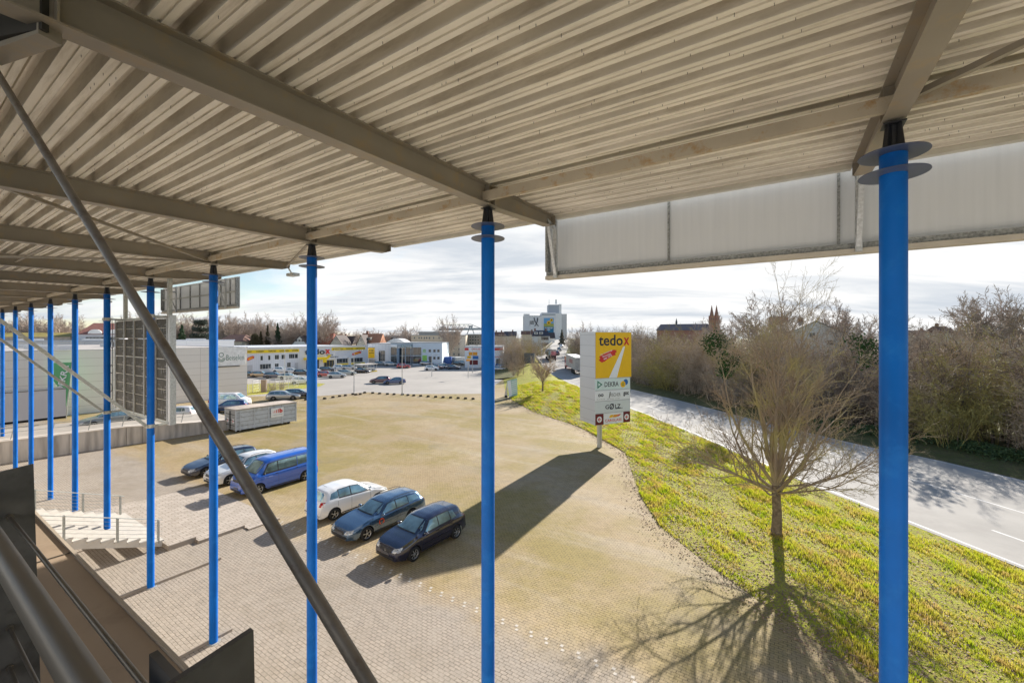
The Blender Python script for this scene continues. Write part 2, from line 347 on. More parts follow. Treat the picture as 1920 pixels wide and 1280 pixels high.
g = MB().quad((-1500, -300, -.06), (1500, -300, -.06), (1500, 3500, -.06), (-1500, 3500, -.06)).build('ground', mt_earth); tag(g, kind='structure')
mb = MB(); Ys = [-60, -20, 0] + [5+i*3 for i in range(52)]
Ys = [y for y in Ys if y <= 158]
for a, b in zip(Ys[:-1], Ys[1:]): mb.quad((-160, a, 0), (lx(a), a, 0), (lx(b), b, 0), (-160, b, 0))
o = mb.build('parking_lot', mt_pav); tag(o, kind='structure')
# smoother asphalt of the shops' car park behind the row of kerb stones
pp = [G(463, 742.5, .004), G(540, 742, .004), G(600, 742, .004), G(690, 735, .004), G(760, 738.5, .004), G(905, 738, .004), G(942, 712, .004), G(943, 700, .004), G(880, 686, .004), G(800, 679.5, .004), G(560, 680.5, .004), G(463, 700, .004)]
o = MB().poly(pp).build('asphalt_car_park', mt_asph2); tag(o, kind='structure')
# road
mb = MB(); ys = [-60, -30, 0] + [4*i for i in range(2, 50)] + [210, 230, 250, 280, 320, 370, 420]
def rp(Y, t, dz=0.0): return Vector((rx0(Y)+(rx1(Y)-rx0(Y))*t, Y, zr(Y)+dz))
for a, b in zip(ys[:-1], ys[1:]):
    for k in range(4): mb.quad(rp(a, k/4), rp(a, (k+1)/4), rp(b, (k+1)/4), rp(b, k/4))
o = mb.build('road', mt_asph); tag(o, kind='structure')
def stripe(name, t, y0, y1, wd=.14, dash=None):
    mb = MB(); y = y0
    while y < y1:
        e = min(y + (dash[0] if dash else 3.0), y1); q = y
        while q < e - .01:
            q2 = min(q+1.0, e)
            def pt(Y, s): 
                W = rx1(Y)-rx0(Y); off = t(Y) if callable(t) else t*W
                return Vector((rx0(Y)+off+s*wd/2, Y, zr(Y)+.004))
            mb.quad(pt(q, -1), pt(q, 1), pt(q2, 1), pt(q2, -1)); q = q2
        y = e + (dash[1] if dash else 0)
    o = mb.build(name, mt_paint); tag(o, kind='structure'); return o
stripe('road_edge_marking', lambda Y: .35, -20, 150)
stripe('road_edge_marking', lambda Y: rx1(Y)-rx0(Y)-.35, -20, 150)
stripe('road_lane_marking', lambda Y: 3.3, -20, 90, .14, (4.5, 7.5))
stripe('road_lane_marking', lambda Y: min(7.6, (rx1(Y)-rx0(Y))*.62), -20, 95, .12)
# turf verge between lot and road
def verge_z(Y, t):
    W = rx0(Y)-lx(Y); h = zr(Y)
    bul = .55*smooth(40, 75, Y)*math.sin(math.pi*min(1, max(0, t))) * (1-smooth(95, 130, Y)*.5)
    lip = .05*min(1, t*12)
    return h*smooth(0, .95, t)*.98 + bul + lip*(1-t)
rnd = random.Random(4)
mb = MB(); cols = 26; rows = [-60, -40, -20, -8] + [i*.9-4 for i in range(0, 122)] + [106+i*4 for i in range(12)]
def vpt(Y, t):
    x = lx(Y) + (rx0(Y)-.02-lx(Y))*t
    nz = (math.sin(x*1.7+Y*.9)+math.sin(x*.8-Y*1.9+2)+math.sin(x*3.1+Y*2.3))*.018*(1 if .03 < t < .97 else 0)
    return Vector((x, Y, verge_z(Y, t)+nz+.006*(t == 0)))
for Y in rows:
    for k in range(cols+1): mb.v.append(tuple(vpt(Y, k/cols)))
for i in range(len(rows)-1):
    for k in range(cols): q = i*(cols+1)+k; mb.f.append((q, q+1, q+cols+2, q+cols+1))
o = mb.build('grass_verge', mt_turf, smooth=True, angle=80); tag(o, kind='structure')
# far verge and the rising ground under the thicket
mb = MB(); tt = [0, .4, 1.2, 2.5, 4, 6, 9, 14, 24, 60, 160]
for Y in ys:
    for k in tt: mb.v.append((rx1(Y)+.02+k, Y, zr(Y)+(.02 if k == 0 else -.02 + .10*smooth(0, 6, k)+ .06*math.sin(Y*.9+k)*(k < 20)) - (zr(Y)-.3)*smooth(3, 30, k)))
nc = len(tt)
for i in range(len(ys)-1):
    for k in range(nc-1): q = i*nc+k; mb.f.append((q, q+1, q+nc+1, q+nc))
o = mb.build('far_verge', mt_turf2, smooth=True, angle=80); tag(o, kind='structure')
# embankment of the ramp on the near side beyond the shops
mb = MB()
for Y in [y for y in ys if y >= 96]:
    for k, (d, f) in enumerate(((0, 1), (-1.5, .98), (-14, 0))): mb.v.append((rx0(Y)+d-.02, Y, zr(Y)*f - .02*(k > 0)))
nn_ = len([y for y in ys if y >= 96])
for i in range(nn_-1):
    for k in range(2): q = i*3+k; mb.f.append((q, q+1, q+4, q+3))
o = mb.build('road_embankment', mt_turf2); tag(o, kind='structure')
# light marker stones set in pairs along the edge of the bays
mb = MB(); rnd = random.Random(2)
for i in range(60):
    r = -6+i*.56
    for k in (0, 1):
        mb.fbox(11.72+k*.16, 11.72+k*.16+.10, r+k*.1, r+k*.1+.10, .001, .006)
o = mb.build('bay_marking', M('pale_marker_stone', (.54, .49, .42), .8)); tag(o, kind='structure')
# grass blades and leaf litter on the near part of the verge (nobody could count them)
def blades():
    rg = np.random.default_rng(5); n = 330000
    Y = 6 + 74*rg.random(n)**1.9; t = rg.random(n)
    X0 = np.interp(Y, [a for a, _ in lot_e], [b for _, b in lot_e]); X1 = np.interp(Y, [a for a, _ in near_e], [b for _, b in near_e])
    X = X0+(X1-X0-.1)*t+.05
    cl = sum(a_*np.sin(X*kx_+Y*ky_+p_) for a_, kx_, ky_, p_ in [(.42, *(rg.normal(0, 1, 2)*s_), rg.random()*6.28) for s_ in (.5, .8, 1.3, 2.0, 2.6, 3.4, 4.6, 6.0, 8.0, 11.0)])
    keep = (cl+rg.normal(0, .7, n)) > -.05; X, Y, t, cl = X[keep], Y[keep], t[keep], cl[keep]; n = len(X)
    Z = np.array([verge_z(y, k) for y, k in zip(Y, t)])
    sz = np.clip(.05+.05*cl+rg.random(n)*.07, .04, .22)*(1+Y*.006); az = rg.random(n)*6.283; ln = rg.normal(0, .5, n)
    wd = (.006+.0006*Y)*(.7+rg.random(n)*.8); ca, sa = np.cos(az), np.sin(az)
    a = np.stack([X-ca*wd, Y-sa*wd, Z-.01], 1); b = np.stack([X+ca*wd, Y+sa*wd, Z-.01], 1)
    c = np.stack([X-sa*ln*sz*.9, Y+ca*ln*sz*.9, Z+sz], 1)
    V = np.stack([a, b, c], 1).reshape(-1, 3)
    me = bpy.data.meshes.new('verge_grass'); me.vertices.add(len(V)); me.vertices.foreach_set('co', V.ravel())
    me.loops.add(len(V)); me.loops.foreach_set('vertex_index', np.arange(len(V))); me.polygons.add(n); me.polygons.foreach_set('loop_start', np.arange(n)*3)
    me.update(calc_edges=True)
    m, tr, bs = newmat('grass_blades'); L = tr.links.new; tc = tr.nodes.new('ShaderNodeTexCoord'); nz = tr.nodes.new('ShaderNodeTexNoise'); nz.inputs['Scale'].default_value = 1.1; nz.inputs['Detail'].default_value = 8; nz.inputs['Roughness'].default_value = .75
    L(tc.outputs['Object'], nz.inputs[0]); cr = tr.nodes.new('ShaderNodeValToRGB'); L(nz.outputs['Fac'], cr.inputs[0]); e = cr.color_ramp.elements
    e[0].position = .36; e[0].color = (.30, .44, .015, 1); e[1].position = .60; e[1].color = (.58, .42, .15, 1); k = e.new(.48); k.color = (.56, .56, .04, 1)
    L(cr.outputs[0], bs.inputs['Base Color']); bs.inputs['Roughness'].default_value = .6
    tl = tr.nodes.new('ShaderNodeBsdfTranslucent'); L(cr.outputs[0], tl.inputs[0]); ms = tr.nodes.new('ShaderNodeMixShader'); ms.inputs[0].default_value = .45
    L(bs.outputs[0], ms.inputs[1]); L(tl.outputs[0], ms.inputs[2]); L(ms.outputs[0], tr.nodes['Material Output'].inputs[0])
    me.materials.append(m); o = bpy.data.objects.new('verge_grass', me); COL.objects.link(o); tag(o, 'yellow-green grass tufts growing on the verge beside the road', 'grass', kind='stuff')
    # leaf litter: small brown curled leaves, thickest at the lot's edge
    n = 34000; Y = 7+60*rg.random(n)**1.7; t = np.abs(rg.normal(0, .42, n)); t = np.where(rg.random(n) < .16, rg.normal(-.01, .05, n), t); ok = t < 1; Y, t = Y[ok], t[ok]; n = len(Y)
    X0 = np.interp(Y, [a for a, _ in lot_e], [b for _, b in lot_e]); X1 = np.interp(Y, [a for a, _ in near_e], [b for _, b in near_e]); X = X0+(X1-X0-.1)*t
    Z = np.array([verge_z(y, max(k, 0)) for y, k in zip(Y, t)])+.015+rg.random(n)*.04
    s = (.018+rg.random(n)*.025)*(1+Y*.01); az = rg.random(n)*6.283; q = []
    for da in (0, 1.57, 3.14, 4.71): q.append(np.stack([X+np.cos(az+da)*s, Y+np.sin(az+da)*s*.7, Z+rg.normal(0, .35, n)*s], 1))
    V = np.stack(q, 1).reshape(-1, 3); me = bpy.data.meshes.new('leaf_litter'); me.vertices.add(len(V)); me.vertices.foreach_set('co', V.ravel())
    me.loops.add(len(V)); me.loops.foreach_set('vertex_index', np.arange(len(V))); me.polygons.add(n); me.polygons.foreach_set('loop_start', np.arange(n)*4); me.update(calc_edges=True)
    me.materials.append(M('dead_leaf', (.30, .20, .13), .8, 0, .4, 8)); o = bpy.data.objects.new('leaf_litter', me); COL.objects.link(o); tag(o, 'brown fallen leaves lying along the verge and lot edge', 'leaves', kind='stuff')
blades()
# ================================================================== canopy over the terrace
def ztop(n): return 2.58 + .0165*n                          # top of the beams, above eye level
ROWS = [4.44 + 5.4*k for k in range(-2, 12)]                # beam axes along the facade
NP = 6.03                                                   # line of the columns
canopy = thing('canopy_roof', 'wide canopy roof of corrugated metal sheets on grey-beige steel beams', 'canopy', FZ(3, 4.44, 2.6))
def deck():
    mb = MB(); r0, r1 = -12.0, 67.0; n0, n1 = -1.6, 8.56; per = .285
    prof = [(0, 0), (.058, 0), (.063, .02), (.083, .02), (.088, 0), (.146, 0), (.158, .165), (.196, .165), (.202, .125), (.222, .125), (.228, .165), (.273, .165), (.285, 0)]
    n = n0; pts = []
    while n < n1:
        for a, z in prof[:-1]: pts.append((n+a, z))
        n += per
    pts = [p for p in pts if p[0] <= n1]; sect = [r0 + 6.58*i for i in range(13)]
    for r in sect:
        for a, z in pts: mb.v.append(tuple(FZ(a, r, ztop(a)+.002+z)))
    k = len(pts)
    for i in range(len(sect)-1):
        for j in range(k-1): q = i*k+j; mb.f.append((q, q+1, q+k+1, q+k))
    o = mb.build('roof_deck', mt_deck, canopy); tag(o, 'corrugated metal roof sheets seen from below')
    MB().hexa([FZ(a, r, ztop(a)+z) for z in (.195, .28) for a, r in ((n0, r1), (n0, r0), (n1+.02, r0), (n1+.02, r1))]).build('roof_membrane', M('roof_felt', (.2, .2, .2), .9), canopy)
    rg = random.Random(8); sb = MB()
    for i in range(1250):
        a = -1.6+math.floor(rg.uniform(5, 35))*per + rg.choice((.03, .073, .12)); r = rg.uniform(-4, 26)
        p = FZ(a, r, ztop(a)+.004); sb.tube([p+ZV*.01, p-ZV*.026], [.0035, .0022], 4)
    tag(sb.build('screw_tip', mt_dark, canopy, fix=False), kind='stuff')
deck()
def ibeam(r):
    """welded I-beam along n with a tapering free end"""
    st = [(-1.6, .36), (6.25, .36), (8.25, .26), (8.42, .20)]
    mb = MB(); tf, tw, w = .016, .012, .20
    for (a, ha), (b, hb) in zip(st[:-1], st[1:]):
        end = b == 8.42
        for w_, lo0, hi0, lo1, hi1 in ((w, ha, ha-tf, hb, hb-tf), (w, tf, 0, tf, 0), (tw, ha-tf, tf, hb-tf, tf)):
            mb.hexa([FZ(a, r+w_/2, ztop(a)-lo0), FZ(a, r-w_/2, ztop(a)-lo0), FZ(b, r-w_/2, ztop(b)-lo1), FZ(b, r+w_/2, ztop(b)-lo1),
                     FZ(a, r+w_/2, ztop(a)-hi0), FZ(a, r-w_/2, ztop(a)-hi0), FZ(b, r-w_/2, ztop(b)-hi1), FZ(b, r+w_/2, ztop(b)-hi1)])
    for a in (NP-.09, NP+.09, .75): mb.hexa([FZ(x, y, ztop(a)-z) for z in (.344, .018) for x, y in ((a-.006, r+.095), (a-.006, r-.095), (a+.006, r-.095), (a+.006, r+.095))])
    mb.hexa([FZ(x, y, ztop(8.42)-z) for z in (.20, .0) for x, y in ((8.42, r+.1), (8.42, r-.1), (8.432, r-.1), (8.432, r+.1))])
    return mb.build('roof_beam', mt_beam, canopy)
for r in ROWS: ibeam(r)
def chan(n, r0, r1, zlo, zhi, name='edge_purlin', w=.07, mat=None):
    """C-section running along the facade"""
    mb = MB(); t = .006; z0, z1 = CAMZ+zlo, CAMZ+zhi
    mb.fbox(n, n+t, r0, r1, z0, z1); mb.fbox(n+t, n+w, r0, r1, z0, z0+t); mb.fbox(n+t, n+w, r0, r1, z1-t, z1)
    return mb.build(name, mat or mt_beam, canopy)
mt_rust = M('rusty_purlin_steel', (.42, .37, .29), .6, 0, .12, 1.5, dirt=(.34, .19, .05), dscale=5, damt=.85)
for a, b in zip(ROWS[:-1], ROWS[1:]): chan(5.86, a+.008, b-.008, 2.37, 2.53, mat=mt_rust)
eave_r = [ROWS[0]-5] + ROWS + [ROWS[-1]+2]
for a, b in zip(eave_r[:-1], eave_r[1:]):
    mb = MB(); z = CAMZ+ztop(8.5)
    mb.fbox(8.44, 8.56, a+.105, b-.105, z-.075, z-.004); mb.build('eave_trim', M('pale_eave_trim', (.55, .53, .46), .5, .1), canopy)
mb = MB(); z = CAMZ+ztop(8.6); mb.fbox(8.565, 8.575, -12, 66, z-.03, z+.24); mb.build('roof_fascia', mt_galv, canopy)
# horizontal bracing in single bays
def strut(n0, r0, n1, r1, z0, z1, w=.06, h=.06, name='wind_brace'): return MB().bar(FZ(n0, r0, z0), FZ(n1, r1, z1), w, h).build(name, mt_beam, canopy)
strut(5.8, ROWS[2]-5.4-.1, .8, ROWS[0]+.1, 2.44, 2.38); strut(5.8, ROWS[4]-.1, .9, ROWS[3]+.12, 2.40, 2.34); strut(5.8, ROWS[4]+.1, .9, ROWS[5]-.12, 2.40, 2.34)
strut(8.2, ROWS[4]-.3, 6.1, ROWS[3]+.1, 2.52, 2.44, .05, .05)
for k in (4, 5, 6): strut(2.6, ROWS[k]+.1, 2.6, ROWS[k+1]-.1, 2.40, 2.40, .05, .05, 'spacer_bar')
# knee member and dark upright panel below the deck at the inner end of the nearest beam
MB().bar(FZ(.73, 4.46, 2.20), FZ(.52, 5.15, 2.18), .13, .10).build('knee_member', mt_beam, canopy)
MB().bar(FZ(.70, 4.42, 2.33), FZ(-.6, 7.6, 2.33), .04, .30).build('dark_panel', M('near_black_panel', (.03, .028, .024), .8), canopy)
# floodlight on the third beam's tip, a second one further off
def flood(r, n=8.5):
    mb = MB(); p = FZ(n, r, 2.36); mb.bar(p+ZV*.16, p+ZV*.03, .03, .03, NV); mb.build('floodlight_bracket', mt_galv, canopy)
fl = thing('floodlight', 'grey floodlight hanging under a beam tip left of the third nearest blue column', 'floodlight', FZ(8.55, 15.24, 2.35))
def flood_parts(root, n, r):
    q = FZ(n, r, 2.30); mb = MB(); mb.bar(q-RV*.22+NV*.05, q+RV*.22+NV*.05, .26, .10).build('lamp_housing', mt_galv_far, root)
    MB().bar(q-RV*.19-ZV*.056+NV*.05, q+RV*.19-ZV*.056+NV*.05, .20, .01).build('lamp_glass', M('lamp_glass', (.6, .6, .58), .2), root)
    MB().bar(q+ZV*.05, FZ(n-.12, r, 2.52), .04, .04, RV).build('bracket', mt_galv_far, root)
flood_parts(fl, 8.55, 15.24)
f2 = thing('floodlight', 'small grey floodlight under the far eave, beside the blue column right of the display', 'floodlight', FZ(8.55, 36.84, 2.35)); flood_parts(f2, 8.55, 36.84)
# ------------------------------------------------------------------ blue columns
mt_blue = M('blue_column_paint', (.0, .112, .46), .5, .0, .16, 1.2, coat=.18, spec=.1, dirt=(.01, .165, .55), dscale=1.8, damt=.7)
MATS['blue_column_paint'].node_tree.nodes['Principled BSDF'].inputs['Coat Roughness'].default_value = .32
mt_disc = M('smoked_blue_disc', (.07, .09, .16), .35, .1, .15, 2)
col_labels = ['thick blue column nearest the camera, right of the bare tree', 'blue column in front of the lot, left of the tall pylon sign', 'blue column between the blue van and the white hatchback',
              'blue column in front of the white warehouse lettering and container', 'blue column in front of the display panel, clamped to it', 'blue column standing on the stair left of the display panel',
              'blue column behind the stair, right of the green flag', 'blue column just left of the green flag', 'fourth blue column from the far left', 'third blue column from the far left', 'second blue column from the far left', 'farthest blue column at the left edge of the row']
def column(r, zb, label):
    t = thing('steel_column', label, 'column', Fr(NP, r, zb), 0, 'blue columns carrying the canopy')
    zt = CAMZ + 2.285; c = Fr(NP, r, 0)
    def P(z): return c + ZV*z
    MB().lathe(c, [(.118, zb), (.118, zt-.30)], n=32).build('shaft', mt_blue, t, True)
    zb2 = zt-.30; mb = MB()
    for k in range(4):                                      # four tapered fins of the head
        d = Matrix.Rotation(k*math.pi/2+.3, 3, 'Z') @ Vector((1, 0, 0)); e = d.cross(ZV)*.006
        q = [P(zb2)+d*.005, P(zb2)+d*.112, P(zt-.015)+d*.078, P(zt-.015)+d*.005]
        mb.prism([a-e for a in q], e*2)
    mb.lathe(c, [(0, zb2), (.119, zb2), (.119, zb2+.02), (0, zb2+.02)], n=32); mb.lathe(c, [(.035, zb2), (.035, zt)], n=12)
    mb.box(P(zt-.008), (.19, .19, .014), math.atan2(NV.y, NV.x)); mb.build('column_head', mt_dark, t)
    for z in (zt-.33, zt-.545):
        MB().lathe(c, [(.118, z), (.296, z), (.298, z+.005), (.296, z+.01), (.118, z+.01)], n=48).build('collar_disc', mt_disc, t, True)
    MB().lathe(c, [(.118, zb+.001), (.19, zb+.001), (.19, zb+.015), (.118, zb+.015)], n=24).build('base_plate', mt_galv_far, t)
    return t
for k in range(12): column(-.96+5.4*k, {5: .87}.get(k, 0.0), col_labels[k])
# ------------------------------------------------------------------ translucent sign boxes hung from the eave, seen from behind
def sheet_mat():
    m, t, b = newmat('translucent_sign_sheet'); L = t.links.new
    tc = t.nodes.new('ShaderNodeTexCoord'); d = t.nodes.new('ShaderNodeVectorMath'); d.operation = 'DOT_PRODUCT'; L(tc.outputs['Object'], d.inputs[0]); d.inputs[1].default_value = tuple(RV)
    sp = t.nodes.new('ShaderNodeSeparateXYZ'); L(tc.outputs['Object'], sp.inputs[0]); cb = t.nodes.new('ShaderNodeCombineXYZ'); L(d.outputs['Value'], cb.inputs[0]); L(sp.outputs[2], cb.inputs[1])
    mp = t.nodes.new('ShaderNodeMapping'); L(cb.outputs[0], mp.inputs[0]); mp.inputs['Scale'].default_value = (9, .35, 1)
    nz = t.nodes.new('ShaderNodeTexNoise'); nz.inputs['Scale'].default_value = 1.5; nz.inputs['Detail'].default_value = 5; L(mp.outputs[0], nz.inputs['Vector'])
    mx = t.nodes.new('ShaderNodeMix'); mx.data_type = 'RGBA'; L(nz.outputs['Fac'], mx.inputs['Factor']); mx.inputs[6].default_value = (.56, .575, .585, 1); mx.inputs[7].default_value = (.66, .67, .675, 1)
    L(mx.outputs[2], b.inputs['Base Color']); b.inputs['Roughness'].default_value = .4
    tl = t.nodes.new('ShaderNodeBsdfTranslucent'); L(mx.outputs[2], tl.inputs[0]); ms = t.nodes.new('ShaderNodeMixShader'); ms.inputs[0].default_value = .22
    L(b.outputs[0], ms.inputs[1]); L(tl.outputs[0], ms.inputs[2]); L(ms.outputs[0], t.nodes['Material Output'].inputs[0]); return m
mt_sheet = sheet_mat(); mt_sgalv = M('speckled_galvanised', (.27, .28, .275), .5, .4, .45, 26)
def sign_box(r0, r1, label, divs, brackets, n=8.82, zlo=1.37, zhi=2.84, behind=False):
    t = thing('eave_sign_box', label, 'sign box', FZ(n, (r0+r1)/2, zlo)); z0, z1 = CAMZ+zlo, CAMZ+zhi
    MB().fbox(n, n+.02, r0, r1, z0, z1).build('sign_sheet', mt_sheet, t)
    ed = sorted([r0]+list(divs)+[r1])
    mb = MB()
    mb.fbox(n-.11, n-.002, r0, r1, z0+.055, z0+.15); mb.build('lower_rail', mt_sgalv, t)
    mb = MB(); mb.fbox(n-.16, n-.004, r0, r1, z0-.03, z0+.052); mb.build('bottom_trim', M('beige_trim', (.50, .46, .39), .5, .1), t)
    mb = MB(); mb.fbox(n-.05, n-.002, r0, r1, z1-.05, z1); mb.build('upper_rail', mt_galv, t)
    for r in ed[1:-1]: MB().fbox(n-.05, n-.003, r-.02, r+.02, z0+.152, z1-.052).build('divider_post', mt_sgalv, t)
    for r in (r0+.03, r1-.03): MB().fbox(n-.16, n-.003, r-.03, r+.03, z0+.152, z1-.052).build('end_post', mt_sgalv, t)
    for r in brackets:
        mb = MB(); mb.fbox(n-.22, n-.165, r-.045, r+.045, z0-.01, z1-.05); mb.bar(Fr(n-.62, r, z1-.26), Fr(n-.20, r, z1-.36), .08, .06); mb.bar(Fr(n-.55, r, z1-.28), Fr(n-.19, r, z0+.06), .07, .05); mb.build('hanging_bracket', mt_galv, t)
    return t
sb1 = sign_box(-12.2, 4.72, 'long translucent grey sign box hung below the right-hand eave', [1.98, -.72, -1.0, -3.4, -6.1], [4.44, -.96, -6.36])
mb = MB()
for i in range(6): mb.lathe(FZ(8.815, -2.05-.14*i, 2.14-.004*i), [(0, 0), (.006, 0)], n=8)
sb2 = sign_box(19.8, 28.2, 'framed white sign box hung from the eave behind the display panel', [20.6, 21.5, 22.6, 23.7, 24.8, 26.0], [20.64, 26.04], zlo=1.28, zhi=2.62)
mb = MB(); mb.fbox(8.70, 8.75, 19.85, 28.15, CAMZ+1.95, CAMZ+2.0); mb.build('middle_rail', mt_galv_far, sb2)
# ------------------------------------------------------------------ video display seen from its back
dp = thing('display_panel', 'back of a large video display hung between two blue columns, with cabinets and cables', 'display', FZ(6.7, 23.8, -3.44))
DZ0, DZ1, DR0, DR1, DN = -3.40, .76, 20.75, 27.15, 6.62
mt_cab = M('display_cabinet_grey', (.045, .042, .034), .6, .2, .3, 5, dirt=(.10, .09, .07), dscale=9, damt=.6)
mt_cabl = M('cabinet_rib', (.42, .40, .34), .5, .4, .2, 8)
cw = (DR1-DR0)/5; chh = (DZ1-DZ0)/5
for i in range(5):
    for j in range(5):
        a, z = DR0+i*cw, CAMZ+DZ0+j*chh; mb = MB(); mb.fbox(DN, DN+.10, a+.03, a+cw-.03, z+.015, z+chh-.015)
        cab = mb.build('display_cabinet', mt_cab, dp)
        mb = MB()
        for u, v, du, dv in ((.12, .10, .25, .12), (.12, .6, .22, .12), (.5, .30, .12, .3), (.86, .12, .2, .22), (.84, .5, .24, .14), (.62, .72, .35, .04), (.3, .36, .12, .20), (.1, .40, .1, .1)):
            if u*cw+du < cw-.05: mb.fbox(DN-.006, DN+.002, a+u*cw, a+u*cw+du, z+v*chh, z+v*chh+dv)
        mb.build('cabinet_opening', mt_dark, cab)
        mb = MB(); mb.fbox(DN-.03, DN-.001, a+.03, a+.06, z+.02, z+chh-.02); mb.fbox(DN-.03, DN-.001, a+cw-.06, a+cw-.03, z+.02, z+chh-.02); mb.fbox(DN-.02, DN-.001, a+.062, a+cw-.062, z+.02, z+.045); mb.fbox(DN-.02, DN-.001, a+.2, a+cw-.2, z+chh*.52, z+chh*.55)
        for q in (.2, .45, .7): mb.tube([Fr(DN-.03, a+.09, z+q*chh), Fr(DN-.07, a+.14, z+q*chh-.02), Fr(DN-.03, a+.19, z+q*chh)], .006, 5)
        mb.build('cabinet_rib', mt_cabl, cab)
for i in range(6): MB().fbox(DN-.06, DN-.032, DR0+i*cw-.022, DR0+i*cw+.022, CAMZ+DZ0-.05, CAMZ+DZ1+.05).build('vertical_rail', mt_galv, dp)
MB().fbox(DN-.05, DN+.15, DR0-.33, DR0-.1, CAMZ+DZ0-.08, CAMZ+DZ1+.12).build('frame_post', mt_galv, dp)
MB().fbox(DN-.02, DN+.12, DR0-.1, DR1+.1, CAMZ+DZ1+.02, CAMZ+DZ1+.09).build('top_rail', mt_galv_far, dp)
MB().fbox(DN-.02, DN+.12, DR0-.1, DR1+.1, CAMZ+DZ0-.10, CAMZ+DZ0-.03).build('bottom_rail', mt_galv_far, dp)
for r in (DR0+.1, DR1-1.0): MB().fbox(DN+.02, DN+.14, r-.1, r+.1, CAMZ+DZ1+.09, CAMZ+ztop(6.7)).build('hanger_post', mt_galv_far, dp)
for r in (20.64, 26.04):
    for z in (DZ0-.03, DZ1+.06):
        c = Fr(NP, r, CAMZ+z); cl = MB().lathe(c, [(.119, -.07), (.135, -.07), (.135, .07), (.119, .07)], n=24)
        cl.bar(c-NV*.13-RV*.1, c-NV*.13+RV*.1, .03, .10); cl.bar(c+NV*.12, Fr(DN-.03, r+.1, CAMZ+z), .06, .07); cl.build('clamp', mt_galv_far, dp)
MB().bar(Fr(NP-.12, 20.7, CAMZ+DZ0-.02), Fr(.75, 20.6, CAMZ+2.23), .10, .10).build('stay_bar', mt_galv_far, dp)
MB().bar(Fr(NP-.12, 26.1, CAMZ+DZ0+.02), Fr(.75, 26.04, CAMZ+2.30), .09, .09).build('stay_bar', mt_galv_far, dp)
for z, dr in ((-.35, .2), (-1.55, .33), (-2.45, .42)):
    c = Fr(DN-.1, DR1+dr, CAMZ+z); ps = [c + RV*math.cos(a)*.2 + ZV*math.sin(a)*.2 for a in [i*math.pi/8 for i in range(17)]]
    MB().tube(ps, .016, 6).build('cable_loop', mt_dark, dp)
MB().tube([Fr(DN-.1, DR1+.15, CAMZ+DZ1-.1+q) for q in (0, -.7, -1.4, -2.2, -3.0, -3.9)], .014, 6).build('cable', mt_dark, dp)
# ------------------------------------------------------------------ diagonal brace tube close to the camera
mt_tube = M('weathered_grey_tube', (.21, .185, .155), .45, .25, .15, 6, dirt=(.10, .055, .03), dscale=7, damt=.7)
p_top = D(-60, 60, 3.72); p0 = D(0, 145, 3.4); p1 = D(700, 1295, 1.44)
dirv = (p1-p0).normalized()
a = p0 - dirv*.62; b = p1 + dirv*.6
tb = thing('brace_tube', 'long grey diagonal steel tube crossing the view from the roof to the ledge', 'tube', b)
MB().tube([a, b], .0245, 24).build('tube', mt_tube, tb, True)
for q in (.62, .66, .79): pass
MB().tube([a+(b-a)*.425, a+(b-a)*.43], .0262, 24).build('joint_sleeve', mt_tube, tb, True)
# ------------------------------------------------------------------ our own building: ledge, facade below, terrace floor
mt_ledge = M('brown_ledge_sheet', (.36, .27, .19), .6, 0, .10, 1.2, bump=.12, bscale=8, dirt=(.20, .14, .095), dscale=2.0, damt=.55)
bl = thing('own_building', 'brown ledge and facade of the building the picture is taken from', 'building', Fr(-2, 10, 0))
MB().fbox(.30, .83, -14, 60, CAMZ-1.78, CAMZ-1.60).build('ledge', mt_ledge, bl)
MB().fbox(.832, .85, -14, 60, CAMZ-1.80, CAMZ-1.585).build('ledge_trim', M('ledge_trim', (.45, .38, .30), .5), bl)
for k in range(14): MB().fbox(.302, .828, -2+k*2.15, -1.985+k*2.15, CAMZ-1.599, CAMZ-1.594).build('ledge_joint', M('joint_dark', (.10, .08, .06), .8), bl)
MB().fbox(-6, .70, -14, 60, 0, CAMZ-1.79).build('facade_wall', mt_conc, bl)
MB().fbox(-6, .298, -14, 60, CAMZ-1.785, CAMZ-1.68).build('terrace_floor', M('terrace_floor', (.14, .14, .135), .8), bl)
MB().fbox(-6.2, -6.0, -14, 60, CAMZ-1.68, CAMZ+2.5).build('rear_wall', mt_white, bl)
# ------------------------------------------------------------------ terrace railing
rail = thing('terrace_railing', 'grey tube handrail with rods and dark steel posts along the terrace edge', 'railing', FZ(.2, 2.5, -1.6))
MB().tube([FZ(.195, -3, -.567), FZ(.195, 12, -.567)], .0245, 32).build('handrail', M('handrail_grey', (.17, .145, .11), .40, .2, .08, 2), rail, True)
mt_rod = M('dark_steel_rod', (.16, .14, .115), .35, .5, .1, 5)
for z in (-.685, -1.108, -1.26): MB().tube([FZ(.30, -3, z), FZ(.30, 12, z)], .0062, 12).build('railing_rod', mt_rod, rail, True)
def post(r, n_in=-.02, small=False):
    mb = MB(); mb.fbox(n_in, .245, r, r+.012, CAMZ-1.6, CAMZ-.62); mb.hexa([FZ(n, q, z) for z0 in (0,) for n, q, z in ((.24, r+.012, -1.6), (.24, r, -1.6), (.385, r, -1.6), (.385, r+.012, -1.6), (.24, r+.012, -.515), (.24, r, -.515), (.362, r, -.50), (.362, r+.012, -.50))])
    o = mb.build('railing_post', mt_plate, rail)
    parts = []
    for z in (-.66, -1.0):
        c = FZ(.225, r-.008, z); parts.append(MB().tube([c, c+RV*.014], [.011, .013], 10))
    for z in (-.685, -1.108, -1.26): c = FZ(.30, r-.01, z); parts.append(MB().tube([c, c+RV*.02], .011, 10))
    for hb in parts: hb.build('bolt_head', mt_rod, o, True)
    return o
for r in (-.97, 2.49, 4.22, 5.95, 7.7): post(r)
